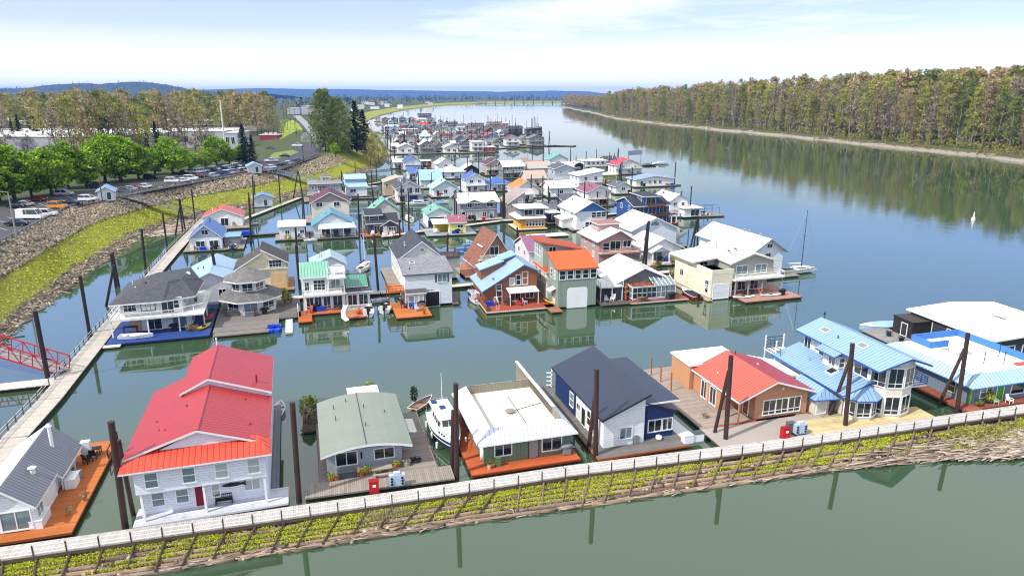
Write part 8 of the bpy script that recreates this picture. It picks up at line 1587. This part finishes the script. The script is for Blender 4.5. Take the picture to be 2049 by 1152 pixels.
# cars
def car_meshes(kind, col):
    L, H1, H2, prof = {'sedan': (4.6, .8, 1.42, (.2, .38, .68, .9)), 'suv': (4.7, 1.0, 1.75, (.03, .1, .62, .8)), 'van': (6.0, 1.2, 2.4, (.02, .05, .78, .9)), 'pickup': (5.6, 1.05, 1.8, (.38, .42, .64, .78)), 'jeep': (4.4, 1.05, 1.85, (.03, .06, .6, .68))}[kind]
    W = 1.85; b = B(); hood = H1 * (.98 if kind != 'jeep' else 1.0)
    side = [(0, .35), (L, .35), (L, .75), (L * .96, hood), (L * prof[3], H1), (L * .02, H1), (0, H1 * .8)]
    n = len(side); i = len(b.v); b.v += [(x - L / 2, -W / 2, z) for x, z in side] + [(x - L / 2, W / 2, z) for x, z in side]
    b.f.append(tuple(range(n))); b.f.append(tuple(range(2 * n - 1, n - 1, -1)))
    for k in range(n): j = (k + 1) % n; b.f.append((k, n + k, n + j, j))
    g = B(); a0, a1, a2, a3 = (L * p - L / 2 for p in prof); w0, w1 = W / 2 - .04, W / 2 - .2
    lo = [(a0, -w0, H1), (a3, -w0, H1), (a3, w0, H1), (a0, w0, H1)]; hi = [(a1, -w1, H2 - .06), (a2, -w1, H2 - .06), (a2, w1, H2 - .06), (a1, w1, H2 - .06)]
    for k in range(4): j = (k + 1) % 4; g.poly([lo[k], lo[j], hi[j], hi[k]])
    r = B().box(a1 - .05, a2 + .05, -w1 - .04, w1 + .04, H2 - .08, H2)
    for x0, x1 in ((a0, a1), (a3, a2)) + (((a0 + a3) / 2, (a1 + a2) / 2),):
        for s in (-1, 1): r.bar((x0, s * w0, H1), (x1, s * (w1 + .02), H2 - .04), .1, .06)
    if kind in ('van',): r.box(a0, a0 + L * .3, -w0, w0, H1, H2 - .05)
    wl = B().cyl((0, -.11, 0), (0, .11, 0), .34, n=12).mesh('wheel', 'rubber'); hb = B().cyl((0, -.12, 0), (0, .12, 0), .2, n=10).mesh('rim', 'chrome')
    lt = B().box(L / 2 - .03, L / 2 + .02, -.85, -.5, .6, .78).mesh('headlight', 'trim'); l2 = B().box(L / 2 - .03, L / 2 + .02, .5, .85, .6, .78).mesh('headlight', 'trim')
    return b.mesh('body', col), g.mesh('windows', 'glass'), r.mesh('roof', col), wl, hb, (lt, l2), L, W
CC = {}
CCOL = {'white': 'plain:e4e4e4', 'silver': 'plain:a8acb0', 'black': 'plain:141517', 'red': 'plain:8c1418', 'orange': 'plain:d8861c', 'navy': 'plain:1c2238', 'grey': 'plain:5c5f64', 'blue': 'plain:2c4c8c'}
for c_ in CCOL.values(): mk(c_, rough=.3, spec=.6, var=.03)
def car(px, py, ang, kind, col, label, z=ZT + .03):
    if (kind, col) not in CC: CC[(kind, col)] = car_meshes(kind, CCOL[col])
    bm, gm, rm, wl, hb, lt, L, W = CC[(kind, col)]; X, Y = P(px, py, z)
    o = empty('parked_car', (X, Y, z), math.radians(ang), label, {'van': 'van', 'pickup': 'pickup truck'}.get(kind, 'car'), 'cars parked on the levee'); put('body', bm, o); put('windows', gm, o); put('roof', rm, o)
    for x in (-.31, .31):
        for y in (-.42, .42): w_ = put('wheel', wl, o, (x * L, y * W, .34)); put('rim', hb, w_)
    for m_ in lt: put('headlight', m_, o)
CARS = [(35, 451, 8, 'sedan', 'navy', 'dark blue sports car nearest the lower left edge of the lot'), (62, 438, 0, 'van', 'white', 'big white passenger van with dark windows in the lot'), (93, 432, 5, 'suv', 'white', 'white car half hidden behind the big passenger van'), (116, 417, -5, 'jeep', 'orange', 'orange off-road car with dark rear top'), (143, 411, 5, 'pickup', 'navy', 'dark blue pickup between the orange car and the shed'), (177, 402, 0, 'suv', 'white', 'white hatchback just left of the blue-roofed shed'),
 (48, 412, 3, 'sedan', 'silver', 'silver sedan under the maples at left'), (75, 402, 0, 'sedan', 'red', 'dark red sedan under the left maples'), (129, 391, 2, 'suv', 'silver', 'silver crossover alone under the maples'), (33, 416, 0, 'sedan', 'black', 'black car in shade beside the silver sedan'), (190, 375, 0, 'suv', 'black', 'black car in deep shade above the shed'), (248, 384, 5, 'sedan', 'grey', 'grey car just right of the blue-roofed shed'), (258, 381, 5, 'sedan', 'silver', 'silver car right of the shed next to a red one'), (268, 379, 5, 'sedan', 'red', 'red sedan right of the blue-roofed shed'), (288, 376, 5, 'sedan', 'white', 'white sedan right of the red sedan'),
 (302, 358, 0, 'suv', 'black', 'black truck-like car under the middle maples'), (345, 365, 0, 'suv', 'white', 'white wagon in the middle of the lot'), (365, 364, 0, 'sedan', 'white', 'low white sedan right of the white wagon'), (382, 360, 0, 'suv', 'white', 'white estate left of the red car in the middle'), (399, 355, 0, 'sedan', 'red', 'red car in the middle of the lot by the lamp pole'), (366, 350, 0, 'pickup', 'black', 'black and white covered pickup under the maples'), (412, 357, 0, 'sedan', 'black', 'black car beside the middle lamp pole')]
nm_ = ['white', 'silver', 'black', 'grey', 'white', 'black', 'blue', 'white', 'silver', 'black', 'white', 'grey', 'black', 'white']
for i in range(13): CARS.append((400 + i * 7.2, 346 - i * 1.1, 60, R.choice(['sedan', 'suv']), nm_[i], f'{nm_[i]} car in the rear rank left of the far shed, {ordn[i]} from left'))
for i in range(7): CARS.append((425 + i * 10.5, 354 - i * 1.6, 50, R.choice(['sedan', 'suv']), nm_[i + 4], f'{nm_[i + 4]} car in the front rank left of the far shed, {ordn[i]} from left'))
CARS += [(543, 324, 5, 'pickup', 'white', 'white pickup alone above the blue gangway'), (570, 314, 5, 'sedan', 'black', 'black sedan beside the grass island'), (595, 293, 0, 'pickup', 'white', 'white pickup on the access road bend'), (532, 336, 5, 'sedan', 'red', 'red car right of the far blue-roofed shed'), (541, 337, 5, 'sedan', 'white', 'white car next to the red one by the far shed'), (541, 298, 10, 'sedan', 'grey', 'grey car behind the grass island')]
for i in range(5): CARS.append((558 + i * 9, 333 - i * 2.4, 40, 'sedan', nm_[i + 2], f'{nm_[i + 2]} car in the last rank above the riprap, {ordn[i]} from left'))
for i in range(5): CARS.append((622 + i * 5 - (i % 2) * 8, 262 - i * 5, 110, 'sedan', nm_[i], f'{nm_[i]} car on the riverside road, {ordn[i]} from the near end'))
for a in CARS: car(*a)
# sheds and gangways
def shed(px, pr, d, label, short, roof, z, rot=16, h_=2.5):
    h = House(label, short, px, pr, rot=rot, base=z, name='shed', cat='shed', group='small sheds by the gangways'); v = h.vol(0, h.w, 0, d, z - .3, z + h_, 'gy', 1.1, 'bb:ccd0d4', roof, .5); h.win(v, 'F', h.w * .55, z + .05, 1.0, 2.0, 'D', gm='plain:2c4a50'); h.win(v, 'R', 1, z + 1, .8, .9, 'h'); return h
shed((197, 401), 230, 6, 'pale shed with light blue gable roof at the head of the left gangway', 'left blue-roofed shed', 'seam:7aa4d0', ZT, 25); shed((497, 346), 524, 5, 'pale shed with light blue roof at the head of the blue gangway', 'far blue-roofed shed', 'seam:7aa4d0', ZT, 25); shed((508, 413), 546, 4, 'white shed with blue roof standing on the walkway float', 'white shed on the float', 'seam:5f90cc', .5, 20, 3.0)
def gangway(a, za, c_, zc, w, m, label, H_=1.6):
    p = np.array((*P(*a, za), za)); q = np.array((*P(*c_, zc), zc)); L = np.linalg.norm(q - p); d = (q - p) / L; s = np.cross(d, (0, 0, 1.)); s /= np.linalg.norm(s); u = np.cross(s, d)
    o = empty('gangway', (0, 0, 0), 0, label, 'gangway', 'gangways down to the floats'); b = B(); n = int(L / 1.8); dk = B()
    dk.bar(p, q, w, .12)
    for e in (-1, 1):
        g = B(); e0 = s * e * w / 2
        g.bar(p + e0, q + e0, .16, .16); g.bar(p + e0 + u * H_, q + e0 + u * H_, .14, .14)
        for i in range(n + 1):
            x = p + d * L * i / n + e0; g.bar(x, x + u * H_, .09, .09)
            if i < n:
                y = p + d * L * (i + 1) / n + e0; g.bar(x if i % 2 else x + u * H_, y + u * H_ if i % 2 else y, .08, .08)
        g.build('truss', m, o)
    dk.build('walk_deck', 'plain:8a8a88', o)
gangway((238, 392), ZT + .2, (405, 432), 1.0, 2.0, 'plain:6c7880', 'grey steel truss gangway from the left shed to the float'); gangway((525, 341), ZT + .2, (636, 366), 2.0, 2.0, 'plain:a4bcd4', 'pale blue truss gangway from the far shed to the clubhouse'); gangway((-150, 660), 5.2, (126, 742), .9, 2.2, 'plain:a42834', 'red steel truss gangway entering at the left edge', 1.9); gangway((715, 296), 7, (784, 330), 1.0, 1.8, 'plain:4a4a4c', 'dark gangway from the bank down to the far moorage', 1.1)
h = House('pale grey utility shed on the bank below the dark conifer', 'grey bank shed', (705, 300), 722, rot=10, base=7, name='shed', cat='shed', group='small sheds by the gangways'); h.vol(0, h.w, 0, 4, 6, 9.4, 'flat', 0, 'plain:c4c8cc', 'plain:d4d6d8', .2)
# poles
def pole(px, py, ty, z, r, m, label, arm=None, top=None):
    X, Y = P(px, py, z); H_ = row_h(Y, ty) - z; o = empty('lamp_post' if arm else 'utility_pole', (X, Y, z), 0, label, 'lamp post' if arm else 'pole', 'poles along the levee'); B().cyl((0, 0, -.3), (0, 0, H_), r, r * .6, 8).build('shaft', m, o)
    if arm: B().bar((0, 0, H_ - .1), (arm, 0, H_ + .15), .1, .1).build('lamp_arm', m, o); B().box(arm - .5, arm + .3, -.18, .18, H_ + .05, H_ + .22).build('lamp_head', 'plain:c8c8c4', o)
    if top: B().bar((-1.1, 0, H_ - .6), (1.1, 0, H_ - .6), .12, .14).build('crossarm', m, o)
pole(33, 474, 384, ZT, .17, 'plain:9a948a', 'tall lamp post at the left edge of the levee with pale head', -2.0); pole(205, 402, 336, ZT, .15, 'plain:5a5048', 'dark lamp post in front of the left blue-roofed shed', -1.8); pole(411, 362, 308, ZT, .14, 'plain:6a6058', 'lamp post among the cars in mid lot', -1.6)
o = pole(451, 300, 200, 6, .55, 'plain:d8dadc', 'tall white tapering mast tower behind the maples')
for i, (px, py, ty) in enumerate(((576, 262, 208), (582, 250, 214), (594, 275, 218), (571, 255, 216), (557, 280, 232), (608, 330, 290), (568, 240, 205))): pole(px, py, ty, 7, .18, 'plain:3c342c', f'dark wooden utility pole by the access road, {ordn[i]} of seven', None, True)
for i, (px, py, ty) in enumerate(((591, 268, 230), (624, 300, 255))): pole(px, py, ty, 7.5, .15, 'plain:4a443c', f'thin dark pole near the grass slope, {("left", "right")[i]}')
# warehouses
def ware(label, pxl, pyl, pr, top, depth, z=4.5, wm='plain:a4a6aa', rm='plain:d6d6d4', rot=0, nw=0, name='warehouse'):  # default wall grey: shade on the white walls put into the colour
    h = House(label, label, (pxl, pyl), pr, rot=rot, base=z, name=name, cat='warehouse' if name == 'warehouse' else 'building', group='buildings beyond the parking lot'); zt = h.hz(0, 0, top); v = h.vol(0, h.w, 0, depth, z - .5, zt, 'flat', 0, wm, rm, .3)
    for i in range(nw): h.win(v, 'F', h.w * (.08 + .84 * i / max(1, nw)), z + (zt - z) * .35, h.w * .5 / nw, (zt - z) * .4, 'w', gm='glass')
    for i in range(3): h.part(B().box(h.w * (.2 + .25 * i), h.w * (.2 + .25 * i) + 2, depth * .4, depth * .4 + 2, zt + .2, zt + 1.4), 'roof_unit', 'plain:b0b0ae')
    HOUSES.pop()
ware('big white warehouse wall behind the maples at left', -90, 328, 232, 274, 45, nw=0); ware('long white warehouse roof behind the bare trees', -60, 286, 330, 266, 60); ware('grey boxy building with dark window band left of the road', 446, 262, 516, 240, 30, wm='plain:9a9690', nw=1); ware('white low building beside the mast tower', 345, 296, 448, 263, 40, nw=2); ware('very long white-roofed warehouse below the far wood, left', -120, 250, 250, 243, 90); ware('white-roofed warehouse below the far wood, right', 255, 250, 440, 243, 80); ware('small lilac-grey building at the left edge', -10, 282, 26, 262, 12, wm='plain:a8acc0')
ware('white truck depot with loading doors beside the broad conifer', 452, 300, 478, 266, 20, nw=2); ware('red container store with white roof beyond the lot', 520, 284, 558, 270, 8, wm='plain:8c3038', rm='plain:cfcac4'); ware('white distant building where the road bends', 604, 229, 645, 213, 30, z=5); ware('white distant building left of the road end', 575, 228, 600, 217, 20, z=5)
for i in range(14):
    D = R.uniform(1150, 2600); px = R.uniform(690, 880) - max(0, D - 1900) * .02; y = proj(0, D, 5)[1]; ware(f'small pale house of the far bank town, {ordn[i]} counted from the near end', px, y, px + R.uniform(10, 26) * 1300 / D, y - R.uniform(5.5, 8.5) * 1400 / D, 12, z=5, wm=R.choice(['plain:d8d6d0', 'plain:c8c0b4', 'plain:e2e2e0']), rm=R.choice(['plain:e0deda', 'plain:a8a4a0', 'plain:8c8680']), name='town_building')
sheet('grass_island', [(548, 306), (584, 300), (598, 304), (580, 312), (548, 318), (540, 312)], ZT + .05, 'leaf_grass' if 'leaf_grass' in MATS else 'plain:6f7d22')
sheet('grass_slope', [(575, 290), (600, 282), (612, 272), (600, 250), (585, 240), (572, 245), (566, 270), (560, 286)], 7.6, 'plain:8a9a1e')
tufts('grass', np.array([(*P(R.uniform(560, 606), R.uniform(240, 290), 7.6), 7.7) for _ in range(1800)]), .6, 'grass_blade', .5, .3)
tufts('grass', np.array([(*P(x_, 404 - .163 * x_ - R.uniform(3, 22), ZT - .6), ZT - .9 + R.uniform(0, .6)) for x_ in [R.uniform(-60, 530) for _ in range(2600)]]), .8, 'leaf_yellow', .5, .2)
# far bridge, buoy, log end
o = empty('bridge', (0, 0, 0), 0, 'low far bridge on grey piers across the river bend', 'bridge'); A, Bq = P(955, 206.2), P(1122, 206.2); zb = 7; D_ = A[1] * .93
xa, xb = (955 - 1024.5) / F * D_, (1140 - 1024.5) / F * D_; B().box(xa, xb, D_, D_ + 14, zb, zb + 3).build('bridge_deck', 'plain:8f959c', o)
for i in range(11): x = xa + (xb - xa) * i / 10; B().box(x - 2, x + 2, D_ + 3, D_ + 11, -1, zb).build('pier', 'plain:7f858c', o)
o = small(1947, 441, 0, 0, 'buoy', 'small white channel buoy alone on the open river', 'buoy'); B().cyl((0, 0, -.2), (0, 0, .9), .55, .5, 10).cyl((0, 0, .9), (0, 0, 2.2), .28, .1, 8).build('float', 'white_gel', o); B().blob((0, 0, 2.35), .2, 8, 5).build('topmark', 'white_gel', o)
dockline([(1090, 292), (1152, 291)], 1.4, 'dark log boom end sticking out from the far marina', 'deck:3a322a', name='log_boom')
